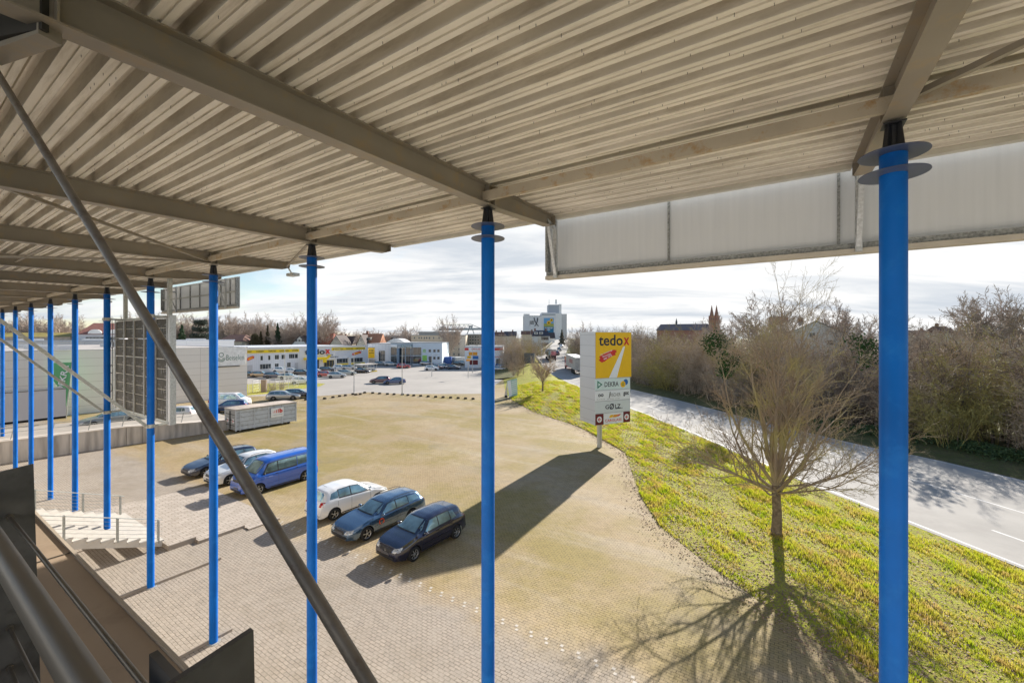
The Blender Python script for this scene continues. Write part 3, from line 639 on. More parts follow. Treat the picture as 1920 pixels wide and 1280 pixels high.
post(.763, .25)
MB().fbox(.268, .280, .79, .925, CAMZ-1.6, CAMZ-.548).build('railing_post', mt_plate, rail)
mb = MB(); mb.bar(FZ(.20, .80, -.60), FZ(.27, .80, -.62), .05, .02); mb.tube([FZ(.20, .80, -.59), FZ(.235, .79, -.60), FZ(.262, .775, -.56)], .016, 10); mb.build('rail_bracket', mt_rod, rail, True)
# knob / tensioner where rod meets the near post
mb = MB(); c = FZ(.30, 1.7, -1.108); mb.tube([c-RV*.06, c+RV*.06], .011, 12); mb.box(c+ZV*.013, (.012, .012, .012)); mb.build('rod_tensioner', mt_rod, rail, True)
# ------------------------------------------------------------------ stair and paved terraces at the foot of the facade
mt_stair = M('pale_stair_concrete', (.60, .56, .50), .85, 0, .08, 3, dirt=(.4, .36, .3), dscale=4, damt=.4)
stair = thing('entrance_stair', 'pale open concrete stair with sawtooth edge around a blue column', 'stair', Fr(5, 26.5, 0))
for k in range(12):
    n1 = 7.5-k*.42; z = .20+(k+1)*.18
    for (ra, rb) in ((24.0, 26.68), (26.72, 29.4)): pass
    MB().fbox(n1-.44, n1, 24.0, 29.4, z-.07, z).build('stair_tread', mt_stair, stair)
for r in (24.06, 26.7, 29.2):
    mb = MB(); pts = [Fr(7.45, r, .05), Fr(7.45, r, .29)]
    for k in range(12): n1 = 7.47-k*.42; z = .20+(k+1)*.18-.072; pts += [Fr(n1, r, z), Fr(n1-.42, r, z)]
    pts += [Fr(7.45-12*.42, r, 1.95)]
    mb.prism(pts, RV*.12).build('stair_stringer', mt_stair, stair)
mt_slab = grid_mat('paved_terrace_stone', (.42, .37, .315), (.20, .18, .15), .42, 50, .02, .85, udir=RV, var=.12)
pave = thing('paved_terrace', 'broad low paved steps leading down from the stair to the lot', 'steps', Fr(9, 26, 0))
def pmat():
    m, t, b = newmat('terrace_pavers'); L = t.links.new; tc = t.nodes.new('ShaderNodeTexCoord')
    mp = t.nodes.new('ShaderNodeMapping'); mp.inputs['Rotation'].default_value = (0, 0, -math.atan2(NV.y, NV.x)); L(tc.outputs['Object'], mp.inputs[0])
    br = t.nodes.new('ShaderNodeTexBrick'); L(mp.outputs[0], br.inputs[0]); br.inputs['Scale'].default_value = 1; br.inputs['Brick Width'].default_value = .42; br.inputs['Row Height'].default_value = .22; br.inputs['Mortar Size'].default_value = .012
    br.inputs['Color1'].default_value = (.42, .36, .30, 1); br.inputs['Color2'].default_value = (.52, .45, .385, 1); br.inputs['Mortar'].default_value = (.20, .17, .13, 1); L(br.outputs[0], b.inputs['Base Color']); b.inputs['Roughness'].default_value = .85; return m
mt_tp = pmat()
for n0, n1, z, r0, r1 in ((10.5, 12.0, .05, 22.6, 31.6), (8.54, 10.498, .12, 23.1, 31.6), (7.5, 8.538, .20, 23.5, 31.6)):
    MB().fbox(n0, n1, r0, r1, 0, z).build('paved_step', mt_tp, pave)
    MB().fbox(n0-.0, n1+.03, r0-.04, r0-.002, 0, z+.012).build('step_edging', M('edging_stone', (.34, .29, .24), .9), pave)
MB().fbox(2.0, 7.498, 29.45, 31.6, 0, .27).build('paved_step', mt_tp, pave)
MB().fbox(.9, 8.46, 20.62, 20.72, 0, .10).build('kerb_strip', MATS['edging_stone'], pave)
MB().fbox(.9, 6.6, 15.3, 15.38, 0, .08).build('kerb_strip', MATS['edging_stone'], pave)
def cable_rail(r, label, pn):
    t = thing('stair_railing', label, 'railing', Fr(6.5, r, .8))
    def zs(n): return .20+max(0, (7.5-n))/.42*.18
    for n in pn:
        zb = zs(n); mb = MB(); mb.fbox(n-.03, n+.03, r-.07, r-.05, zb, zb+1.02); mb.fbox(n-.03, n+.03, r+.05, r+.07, zb, zb+1.02); mb.build('railing_post', mt_galv_far, t)
    for k in range(6):
        h = 1.0-k*.17; w_ = .02 if k == 0 else .007
        MB().tube([Fr(pn[0]+.15, r, zs(pn[0])+h), Fr(pn[-1]-.1, r, zs(pn[-1])+h)], w_, 6).build('handrail' if k == 0 else 'railing_cable', mt_galv_far, t)
cable_rail(24.05, 'low cable railing along the near side of the pale stair', [7.3, 5.9, 4.3, 2.8])
cable_rail(29.3, 'low cable railing along the far side of the pale stair', [7.3, 5.9, 4.3, 2.8])
# ================================================================== vehicles
def paint(name, col, metal=.35, rough=.28):
    m = M('paint_'+name, col, rough, metal, .04, 1.5, coat=1.0, dirt=tuple(c*.8+.02 for c in col), dscale=3, damt=.25); m.node_tree.nodes['Principled BSDF'].inputs['Coat IOR'].default_value = 1.85; return m
P_ = dict(navy=paint('navy', (.002, .004, .030), .1, .2), graphite=paint('graphite', (.060, .13, .23), .6, .25), white=paint('white', (.86, .86, .86), 0, .3), vanblue=paint('van_blue', (.0, .095, .52), .0),
          dblue=paint('dark_blue', (.015, .028, .07)), silver=paint('silver', (.42, .44, .46), .6), pearl=paint('pearl', (.80, .80, .78), .05), black=paint('black', (.012, .012, .014)), red=paint('red', (.45, .02, .02), .1),
          dred=paint('dark_red', (.10, .02, .035)), blue=paint('blue', (.03, .07, .20)), grey=paint('grey', (.16, .18, .19)), tan=paint('tan', (.30, .22, .13)), green=paint('grey_green', (.40, .44, .41), .4))
mt_cglass = M('car_glass', (.26, .40, .43), .06, .55, .45, 1.6, spec=1.0)
mt_trim = M('black_car_trim', (.02, .02, .022), .5)
mt_rim = M('alloy_rim', (.42, .43, .44), .3, .7)
mt_head = M('headlight_glass', (.55, .58, .60), .08, .3, .3, 18)
mt_tail = M('tail_light', (.50, .015, .012), .15, 0, .2, 12)
mt_plt = M('number_plate', (.10, .10, .11), .5)
mt_plw = M('number_plate_white', (.62, .62, .6), .5)
mt_under = M('underbody', (.006, .006, .006), .9)
SPECS = {
 # L W H wheelbase front-overhang wheel-radius, top profile (x from the front, z), belt heights, glass xs, rear glass x range
 'hatch': dict(L=4.2, W=1.76, H=1.48, wb=2.58, fo=.88, wr=.31, top=[(0, .52), (.03, .66), (.12, .75), (.3, .84), (.7, .94), (1.0, 1.0), (1.10, 1.04), (1.78, 1.44), (2.1, 1.50), (2.6, 1.52), (3.2, 1.51), (3.72, 1.46), (3.84, 1.41), (4.06, 1.04), (4.14, .95), (4.18, .72), (4.2, .5)], belt=[(0, .62), (1.0, .88), (3.4, .98), (4.2, .96)], ws=(1.08, 1.78), b=2.36, c=3.12, d=3.50, rear=(3.82, 4.07)),
 'estate': dict(L=4.67, W=1.81, H=1.46, wb=2.68, fo=.92, wr=.325, top=[(0, .50), (.04, .60), (.16, .69), (.4, .78), (.9, .89), (1.25, .95), (1.38, .99), (2.12, 1.37), (2.45, 1.44), (3.0, 1.46), (3.7, 1.44), (4.15, 1.38), (4.25, 1.33), (4.50, 1.02), (4.58, .92), (4.63, .70), (4.67, .5)], belt=[(0, .58), (1.2, .85), (4.0, .98), (4.67, .94)], ws=(1.36, 2.10), b=2.68, c=3.46, d=4.18, rear=(4.22, 4.52)),
 'mpv': dict(L=4.28, W=1.81, H=1.61, wb=2.64, fo=.88, wr=.32, top=[(0, .52), (.04, .66), (.14, .77), (.35, .86), (.7, .95), (.98, 1.02), (1.06, 1.05), (1.85, 1.50), (2.2, 1.58), (2.8, 1.61), (3.4, 1.57), (3.78, 1.50), (3.88, 1.44), (4.10, 1.06), (4.18, .96), (4.24, .72), (4.28, .5)], belt=[(0, .64), (1.0, .92), (3.4, 1.06), (4.28, 1.0)], ws=(1.04, 1.85), b=2.52, c=3.26, d=3.75, rear=(3.86, 4.12)),
 'suv': dict(L=4.45, W=1.84, H=1.62, wb=2.68, fo=.9, wr=.345, top=[(0, .56), (.04, .74), (.14, .84), (.4, .93), (.9, 1.01), (1.2, 1.06), (1.32, 1.10), (2.0, 1.52), (2.3, 1.60), (2.9, 1.62), (3.5, 1.59), (3.95, 1.52), (4.05, 1.46), (4.28, 1.10), (4.35, 1.0), (4.41, .76), (4.45, .55)], belt=[(0, .72), (1.2, .98), (4.45, 1.04)], ws=(1.30, 2.0), b=2.62, c=3.36, d=3.85, rear=(4.02, 4.28)),
 'sedan': dict(L=4.5, W=1.78, H=1.43, wb=2.66, fo=.86, wr=.315, top=[(0, .48), (.04, .58), (.16, .67), (.4, .76), (.9, .87), (1.2, .92), (1.32, .96), (2.1, 1.34), (2.45, 1.42), (2.9, 1.43), (3.3, 1.39), (3.45, 1.35), (3.98, 1.03), (4.1, 1.01), (4.38, .97), (4.46, .75), (4.5, .5)], belt=[(0, .56), (1.2, .84), (3.6, .93), (4.5, .90)], ws=(1.30, 2.08), b=2.62, c=3.30, d=3.6, rear=(3.45, 3.98)),
 'van': dict(L=4.89, W=1.90, H=1.97, wb=3.0, fo=.90, wr=.335, top=[(0, .55), (.03, .86), (.09, 1.0), (.24, 1.10), (.5, 1.17), (.70, 1.23), (.76, 1.27), (1.40, 1.86), (1.75, 1.95), (2.6, 1.97), (4.0, 1.97), (4.65, 1.95), (4.75, 1.90), (4.82, 1.22), (4.85, 1.1), (4.87, .8), (4.89, .5)], belt=[(0, .76), (.85, 1.10), (4.89, 1.18)], ws=(.76, 1.40), b=2.10, c=3.36, d=4.62, rear=(4.74, 4.82)),
}
def car_proto(kind, name, paintm, detail=2):
    s = SPECS[kind]; L_, W, H = s['L'], s['W'], s['H']; hw0 = W/2; wz = s['wr']; ra = wz+.055
    xw = (s['fo'], s['fo']+s['wb'])
    root = thing(name, None, None)
    xs = set([x for x, _ in s['top']])
    for c in xw:
        for k in range(13): a = math.pi*k/12; xs.add(round(c - ra*math.cos(a), 4))
    x = .2
    while x < L_: 
        if min(abs(x-q) for q in xs) > .06: xs.add(x)
        x += .12
    xs = sorted(xs); top = s['top']; belt = s['belt']
    # smooth top curve by sampling linear then light averaging
    def zt(x): return interp(top, x)
    def hw(x):
        f = 1.0
        if x < .75: f -= .24*((.75-x)/.75)**2.6
        if x > L_-.6: f -= .13*((x-(L_-.6))/.6)**2.2
        return hw0*f
    def ring(x):
        t = zt(x); h = hw(x); zb = .22 if .25 < x < L_-.3 else .26
        for c in xw:
            if abs(x-c) <= ra: zb = max(zb, wz+math.sqrt(max(0, ra*ra-(x-c)**2))-.0)
        sh = min(interp(belt, x), t-.04)
        cab = smooth(s['ws'][0]-.1, s['ws'][0]+.35, x)*(1-smooth(s['rear'][1]-.18, s['rear'][1]+.05, x)*.6)
        rw = h*(.90-.19*cab) if kind != 'van' else h*(.92-.13*cab)
        zm = (zb+sh)/2
        zb_ = min(zb, sh-.07)
        lo = .955 if zb < .4 else 1.0
        p = [(h*lo, zb_), (h*(1.0 if zb > .4 else .99), max(zb_+.02, min(.42, sh-.05))), (h*1.0, max(zb_+.03, .56*sh+.1)), (h*.992, sh-.07*(1 if sh-.07 > zb_+.03 else .3)), (h*.965, sh), (h*.93, sh+(t-sh)*.07)]
        y5, z5 = p[-1]; y7, z7 = rw, t-max(.02, .075*cab+.012)
        if z7 < z5: z7 = z5+.005
        p += [(y5+(y7-y5)*.5+.012*cab, z5+(z7-z5)*.5), (y7, z7), (rw*.84, t-.018), (rw*.45, t-.004), (0, t)]
        return p
    V = []; Fc = []; n = 11; m = 2*n-1
    for x in xs:
        r = ring(x)
        for y, z in r: V.append((L_/2-x, -y, z))
        for y, z in r[-2::-1]: V.append((L_/2-x, y, z))
    for i in range(len(xs)-1):
        for j in range(m-1): q = i*m+j; Fc.append((q, q+1, q+m+1, q+m))
    Fc.append(tuple(range(m-1, -1, -1))); q = (len(xs)-1)*m; Fc.append(tuple(range(q, q+m)))
    me = MB(); me.v = V; me.f = Fc
    body = me.build('body', paintm, root, True, True, 38)
    bvh = BVHTree.FromPolygons([Vector(v) for v in V], [f for f in Fc])
    def patch(pname, quads, axis, mat, off=.006, nx=7, nz=5, parent=None):
        """quads: 4 corners (a, z); axis '+y','-y','+x','-x' is the side looked at"""
        mb = MB()
        for cs in quads:
            idx = {}
            for i in range(nx+1):
                for j in range(nz+1):
                    u, v = i/nx, j/nz
                    a = [(cs[0][k]*(1-u)+cs[1][k]*u)*(1-v)+(cs[3][k]*(1-u)+cs[2][k]*u)*v for k in (0, 1)]
                    if axis[1] == 'y': org = Vector((L_/2-a[0], 3 if axis[0] == '+' else -3, a[1])); d = Vector((0, -1 if axis[0] == '+' else 1, 0))
                    else: org = Vector((4 if axis[0] == '+' else -4, a[0], a[1])); d = Vector((-1 if axis[0] == '+' else 1, 0, 0))
                    hit = bvh.ray_cast(org, d)
                    if hit[0] is None: continue
                    nrm = hit[1] if hit[1].dot(d) < 0 else -hit[1]
                    idx[i, j] = len(mb.v); mb.v.append(tuple(hit[0]+nrm*off))
            for i in range(nx):
                for j in range(nz):
                    k = [(i, j), (i+1, j), (i+1, j+1), (i, j+1)]
                    if all(q in idx for q in k): mb.f.append(tuple(idx[q] for q in k))
        if not mb.f: return None
        return mb.build(pname, mat, parent or root, True, True, 50)
    ws0, ws1 = s['ws']; zb0 = zt(ws0); zt1 = zt(ws1)
    k = .80 if kind != 'van' else .86
    patch('windscreen', [[(-hw0*.80, zb0+.02), (hw0*.80, zb0+.02), (hw0*(.63 if kind != 'van' else .72), zt1-.03), (-hw0*(.63 if kind != 'van' else .72), zt1-.03)]], '+x', mt_cglass, .006, 10, 8)
    r0, r1 = s['rear']; za, zb_ = zt(r1)+.05, zt(r0)-.02
    if kind == 'van': za, zb_ = 1.26, 1.80
    patch('rear_window', [[(-hw0*.70, za), (hw0*.70, za), (hw0*.60, zb_), (-hw0*.60, zb_)]], '-x', mt_cglass, .006, 8, 5)
    def bz(x): return interp(belt, x)+.045
    def tz(x): return zt(x)-(.115 if kind != 'van' else .20)
    b, c, d = s['b'], s['c'], s['d']; f0 = ws0+.42; f1 = ws1+.14
    if detail > 1:
        patch('windscreen_seal', [[(-hw0*.83, zb0-.01), (hw0*.83, zb0-.01), (hw0*(.66 if kind != 'van' else .75), zt1-.01), (-hw0*(.66 if kind != 'van' else .75), zt1-.01)]], '+x', mt_trim, .003, 10, 8)
        for sg in '+-':
            patch('window_seal', [[(f0-.07, bz(f0)-.03), (b, bz(b)-.03), (b, tz(b)+.03), (f1-.05, tz(f1)+.03)], [(b, bz(b)-.03), (c, bz(c)-.03), (c-.02, tz(c)+.03), (b, tz(b)+.03)]], sg+'y', mt_trim, .003, 7, 5)
    for sg in '+-':
        patch('side_window', [[(f0, bz(f0)), (b-.03, bz(b)), (b-.03, tz(b)), (f1, tz(f1))]], sg+'y', mt_cglass)
        patch('side_window', [[(b+.03, bz(b)), (c-.02, bz(c)), (c-.06 if kind != 'van' else c-.02, tz(c)), (b+.03, tz(b))]], sg+'y', mt_cglass)
        e = d-.04; ez = tz(e)-.02
        patch('quarter_window', [[(c+.03, bz(c)+.01), (e+.04 if kind not in ('van',) else e, bz(e)+.03), (e-.10 if kind != 'van' else e, max(ez, bz(e)+.08)), (c-.01 if kind != 'van' else c+.03, tz(c)-.01)]], sg+'y', mt_cglass, .006, 5, 4)
        if detail > 1:
            # shut lines, sill and handles
            mb = MB(); sgn = 1 if sg == '+' else -1
            patch('sill_strip', [[(xw[0]+ra+.06, .25), (xw[1]-ra-.06, .25), (xw[1]-ra-.06, .31), (xw[0]+ra+.06, .31)]], sg+'y', mt_trim, .014, 8, 2)
            patch('side_moulding', [[(xw[0]+ra+.08, .52), (xw[1]-ra-.05, .55), (xw[1]-ra-.05, .58), (xw[0]+ra+.08, .55)]], sg+'y', paintm, .016, 8, 2)
            for x0 in (f0-.12, b, c+.05): 
                if kind == 'van' and x0 > c: continue
                patch('door_gap', [[(x0-.006, .32), (x0+.006, .32), (x0+.006, bz(x0)-.03), (x0-.006, bz(x0)-.03)]], sg+'y', mt_trim, .003, 1, 8)
            for x0 in (b-.22, c-.16): patch('door_handle', [[(x0, bz(x0)-.14), (x0+.17, bz(x0)-.14), (x0+.17, bz(x0)-.105), (x0, bz(x0)-.105)]], sg+'y', mt_trim if kind == 'van' else paintm, .022, 3, 1)
    # lights, grille, plates
    zl = zt(.18); hh = hw0
    for sg in (1, -1):
        q = [(sg*hh*.50, zl-.20), (sg*hh*.88, zl-.15), (sg*hh*.86, zl+.0), (sg*hh*.55, zl-.06)]
        patch('headlight', [q], '+x', mt_head, .008, 5, 4)
        zt_ = bz(L_)-.08
        q = [(sg*hh*.62, zt_-.14), (sg*hh*.93, zt_-.12), (sg*hh*.90, zt_+.09), (sg*hh*.66, zt_+.07)] if kind != 'van' else [(sg*hh*.86, .75), (sg*hh*.94, .75), (sg*hh*.90, 1.25), (sg*hh*.84, 1.25)]
        o_ = patch('tail_light', [q], '-x', mt_tail, .008, 4, 4)
    patch('grille', [[(-hh*.44, zl-.23), (hh*.44, zl-.23), (hh*.46, zl-.09), (-hh*.46, zl-.09)]], '+x', mt_trim, .007, 6, 3)
    patch('lower_grille', [[(-hh*.60, .27), (hh*.60, .27), (hh*.66, .40), (-hh*.66, .40)]], '+x', mt_trim, .006, 6, 2)
    patch('number_plate', [[(-.26, .43), (.26, .43), (.26, .53), (-.26, .53)]], '+x', mt_plt, .014, 3, 1)
    patch('number_plate', [[(-.26, .60), (.26, .60), (.26, .70), (-.26, .70)]], '-x', mt_plw, .014, 3, 1)
    # mirrors
    for sg in (1, -1):
        MB().ico((L_/2-f0+.02, sg*(hw0+.07), bz(f0)+.06), (.075, .11, .075), 2).build('wing_mirror', paintm if kind != 'van' else mt_trim, root, True, True, 80)
    MB().box((0, 0, .36), (L_-.5, W-.5, .34)).build('underbody', mt_under, root, local=True)
    if detail > 1:
        mb = MB(); mb.tube([(L_/2-s['c']-.2, 0, zt(s['c']+.2)), (L_/2-s['c']-.42, 0, zt(s['c']+.2)+.16)], .006, 5); mb.build('aerial', mt_trim, root, local=True)
        if kind in ('estate', 'suv'):
            for sg in (1, -1): MB().tube([(L_/2-x, sg*hw0*.70, zt(x)-.01+(.03 if i not in (0, 5) else -.02)) for i, x in enumerate(np.linspace(ws1+.3, s['d']-.1, 6))], .014, 6).build('roof_rail', mt_trim, root, True, True)
    # wheels
    for x in xw:
        for sg in (1, -1):
            cx, cy = L_/2-x, sg*(hw0-.10); w_ = .10
            pr = [(wz*.62, -w_), (wz*.93, -w_*.98), (wz, -w_*.75), (wz, w_*.75), (wz*.93, w_*.98), (wz*.66, w_)]
            wl = MB().lathe((cx, cy, wz), pr, 'y', 28).build('wheel', mt_rubber, root, True, True, 60)
            mb = MB(); y1 = sg*w_
            mb.lathe((cx, cy, wz), [(wz*.67, y1*1.0), (wz*.66, y1*.80), (wz*.60, y1*.55)], 'y', 28)
            ns = 5 if kind != 'hatch' else 7
            for k in range(ns):
                a = 2*math.pi*k/ns+.2; da = .30 if ns == 5 else .24
                pts = [Vector((math.cos(a+da*.6)*wz*.16, 0, math.sin(a+da*.6)*wz*.16)), Vector((math.cos(a-da*.6)*wz*.16, 0, math.sin(a-da*.6)*wz*.16)), Vector((math.cos(a-da*.5)*wz*.645, 0, math.sin(a-da*.5)*wz*.645)), Vector((math.cos(a+da*.5)*wz*.645, 0, math.sin(a+da*.5)*wz*.645))]
                mb.prism([p+Vector((cx, cy+y1*.80, wz)) for p in pts], (0, y1*.12, 0))
            mb.lathe((cx, cy, wz), [(0, y1*.95), (wz*.15, y1*.95), (wz*.20, y1*.78)], 'y', 14)
            mb.build('rim', mt_rim, wl, False, True)
            MB().lathe((cx, cy, wz), [(0, y1*.5), (wz*.64, y1*.5)], 'y', 20).build('brake_disc', mt_under, wl, False, True)
    return root
def place(root, pos, heading, label, group=None, cat='car'):
    root.location = pos; root.rotation_euler = (0, 0, math.atan2(heading.y, heading.x)); root['label'] = label; root['category'] = cat
    if group: root['group'] = group
    return root
def on_wheels(root, kind, F, R, side, label, group=None, cat='car'):
    """F,R: ground points under the visible front and rear wheel; side +1 when that is the car's left"""
    s = SPECS[kind]; h = (F-R).normalized(); left = Vector((-h.y, h.x, 0)); mid = (F+R)/2 - left*side*(s['W']/2-.12)
    off = (s['fo']+s['wb']/2) - s['L']/2
    return place(root, mid - h*(-off)*1.0 if False else mid + h*off, h, label, group, cat)
GN = 'cars parked in the near lot'
HD = (G(775, 1050)-G(853, 1008)).normalized()
g1 = car_proto('hatch', 'hatchback_car', P_['navy']); on_wheels(g1, 'hatch', G(775, 1050), G(853, 1008), 1, 'very dark blue hatchback nearest the camera, partly in the pylon shadow', GN)
g2 = car_proto('estate', 'estate_car', P_['graphite']); on_wheels(g2, 'estate', G(686, 1012), G(686, 1012)-HD*2.68, 1, 'grey-blue estate car with red ring logo on its front door', GN)
g3 = car_proto('mpv', 'compact_car', P_['white']); on_wheels(g3, 'mpv', G(625.5, 974)-HD*2.64, G(625.5, 974), -1, 'white hatchback seen from behind, left of the grey estate', GN)
g4 = car_proto('van', 'passenger_van', P_['vanblue']); on_wheels(g4, 'van', G(485.4, 926), G(570, 900.4), 1, 'bright blue passenger van with long side windows', GN, 'van')
VH = (G(485.4, 926)-G(570, 900.4)).normalized()
g5 = car_proto('suv', 'compact_suv', P_['pearl']); on_wheels(g5, 'suv', G(430, 909), G(430, 909)-VH*2.68, 1, 'pale white car parked just left of the blue van', GN)
g6 = car_proto('estate', 'estate_car', P_['dblue']); on_wheels(g6, 'estate', G(385.5, 893), G(385.5, 893)-VH*2.68, 1, 'dark blue estate car leftmost of the row before the blue van', GN)
# ring logo on the estate's front door and small lettering
def side_logo(root, kind):
    s = SPECS[kind]; L_ = s['L']; y = s['W']/2+.012
    mb = MB(); c = Vector((L_/2-1.72, y, .66)); 
    for k in range(20):
        a = 2*math.pi*k/20; a2 = 2*math.pi*(k+1)/20; w0 = .10+.015*math.sin(3*a); w1 = .10+.015*math.sin(3*a2)
        mb.quad(c+Vector((math.cos(a)*w0, 0, math.sin(a)*w0)), c+Vector((math.cos(a)*.155, 0, math.sin(a)*.155)), c+Vector((math.cos(a2)*.155, 0, math.sin(a2)*.155)), c+Vector((math.cos(a2)*w1, 0, math.sin(a2)*w1)))
    mb.build('door_logo', M('logo_orange_red', (.75, .08, .02), .4), root, local=True, fix=False)
side_logo(g2, 'estate')
def badge(root, kind, z):
    s = SPECS[kind]; mb = MB(); mb.lathe((s['L']/2-.02, 0, z), [(.035, .02), (.05, .02)], 'x', 16); mb.build('front_badge', mt_rim, root, local=True)
badge(g1, 'hatch', .60)
# ---- more distant cars: one of each kind, then copies with their own paint
far = {}
for kd, nm in (('hatch', 'hatchback_car'), ('estate', 'estate_car'), ('sedan', 'sedan_car'), ('suv', 'compact_suv')):
    far[kd] = [car_proto(kd, nm, P_['silver'], 1), False]
def far_car(kind, p, heading, pnt, label, group):
    base, used = far[kind]
    if not used: far[kind][1] = True; c = base
    else:
        c = base.copy(); COL.objects.link(c)
        for ch in base.children:
            k = ch.copy(); COL.objects.link(k); k.parent = c
            for g in ch.children:
                q = g.copy(); COL.objects.link(q); q.parent = k
    for ch in c.children:
        if ch.name.split('.')[0] in ('body', 'wing_mirror'):
            ch.material_slots[0].link = 'OBJECT'; ch.material_slots[0].material = P_[pnt]
    place(c, p, heading, label, group); return c
def HV(deg): a = math.radians(deg); return Vector((math.cos(a), math.sin(a), 0))
an = math.degrees(math.atan2(NV.y, NV.x)); ar = math.degrees(math.atan2(RV.y, RV.x))
GT = 'cars in the shops car park'
far_list = [
 ('estate', (532, 749), an-38, 'silver', 'silver estate car parked beyond the grey container'),
 ('estate', (560, 745), an-40, 'dblue', 'dark estate car beside the silver one beyond the container'),
 ('hatch', (713, 718), 180+8, 'dred', 'dark red car of the lone pair in the middle of the lot'),
 ('sedan', (740, 719.5), 180+14, 'blue', 'dark blue car of the lone pair in the middle of the lot'),
 ('hatch', (612, 706), 12, 'red', 'red hatchback in front of the yellow shop entrance'),
 ('hatch', (632, 708), 15, 'silver', 'silver small car parked nearest, right of the red hatchback'),
 ('estate', (650, 703), 15, 'green', 'pale green-grey car behind the silver small one'),
 ('sedan', (680, 698.5), -10, 'navy', 'deep navy sedan at the right end of the shop rows'),
 ('estate', (596, 702), 12, 'white', 'white car beside the third blue column, in the shop rows'),
 ('estate', (615, 696.5), 8, 'navy', 'long navy estate in the row behind the red hatchback'),
 ('hatch', (638, 692.5), 8, 'white', 'white hatchback in the row nearest the shop window'),
 ('hatch', (655, 692.8), 8, 'silver', 'silver hatchback in the row nearest the shop window'),
 ('suv', (676, 690), 8, 'grey', 'grey tall car beside the trolley shelter'),
 ('estate', (714, 685), 0, 'grey', 'dark grey estate left of the glass showroom'),
 ('estate', (734, 685.5), 3, 'silver', 'silver estate in front of the glass showroom'),
 ('hatch', (757, 690), 5, 'red', 'small bright red car in front of the glass showroom'),
 ('hatch', (566, 719), 20, 'white', 'white car just left of the third blue column, nearest the fence'),
 ('hatch', (527, 697.5), 15, 'white', 'white hatchback below the first-floor windows, left one'),
 ('sedan', (549, 699.5), 10, 'pearl', 'long white sedan below the first-floor windows'),
 ('sedan', (470, 706), 5, 'black', 'black car at the left end of the row behind the fence'),
 ('hatch', (489, 707), 5, 'tan', 'tan car in the row behind the fence'),
 ('estate', (515, 708.5), 5, 'dblue', 'dark blue estate in the row behind the fence'),
 ('sedan', (542, 710.5), 5, 'green', 'grey-green sedan in the row behind the fence'),
 ('hatch', (567, 703), 12, 'black', 'black hatchback left of the third blue column'),
 ('hatch', (786, 683.5), 0, 'blue', 'blue-grey hatchback left of the lime-green door'),
 ('estate', (800, 684), -8, 'silver', 'silver estate in front of the lime-green door'),
 ('sedan', (820, 679), 5, 'black', 'black car under the right end of the pale blue building'),
 ('hatch', (833, 679), 5, 'dred', 'dark car beside the blue container at the beige flats'),
 ('hatch', (810, 694), 2, 'white', 'white hatchback at the left end of the row of five'),
 ('hatch', (819, 692), 2, 'dred', 'second car of the row of five, dark red'),
 ('hatch', (826, 690.5), 2, 'silver', 'third car of the row of five, silver'),
 ('hatch', (833, 689.5), 2, 'black', 'fourth car of the row of five, black'),
 ('sedan', (850, 692), -6, 'dblue', 'dark blue sedan at the right end of the row of five'),
 ('hatch', (859, 685), 0, 'black', 'black hatchback by the red-striped glass repair shop'),
 ('hatch', (868, 683.5), 0, 'silver', 'silver hatchback by the red-striped glass repair shop'),
 ('sedan', (936, 695), -12, 'silver', 'silver-blue sedan right of the red-striped shop, nearer one'),
 ('hatch', (941, 690), -8, 'blue', 'blue hatchback right of the red-striped shop, farther one'),
 ('hatch', (430, 771), 200, 'blue', 'blue car half hidden behind the grey container'),
 ('hatch', (332, 785), 185, 'white', 'white car seen past the galvanised display post'),
]
for kd, (px, py), hd, pn, lb in far_list:
    p = G(px, py, .004)
    far_car(kd, p, HV(hd), pn, lb, GT)
far_car('estate', G(208, 797, 1.2), HV(an+180), 'grey', 'grey car behind the ramp railing, left of the display', GT)
# white van behind the container
g7 = car_proto('van', 'delivery_van', P_['white'], 1); place(g7, G(432, 762), HV(an-48), 'white delivery van beyond the grey container', None, 'van')
for ch in list(g7.children):
    if ch.name.startswith('quarter_window'): bpy.data.objects.remove(ch)
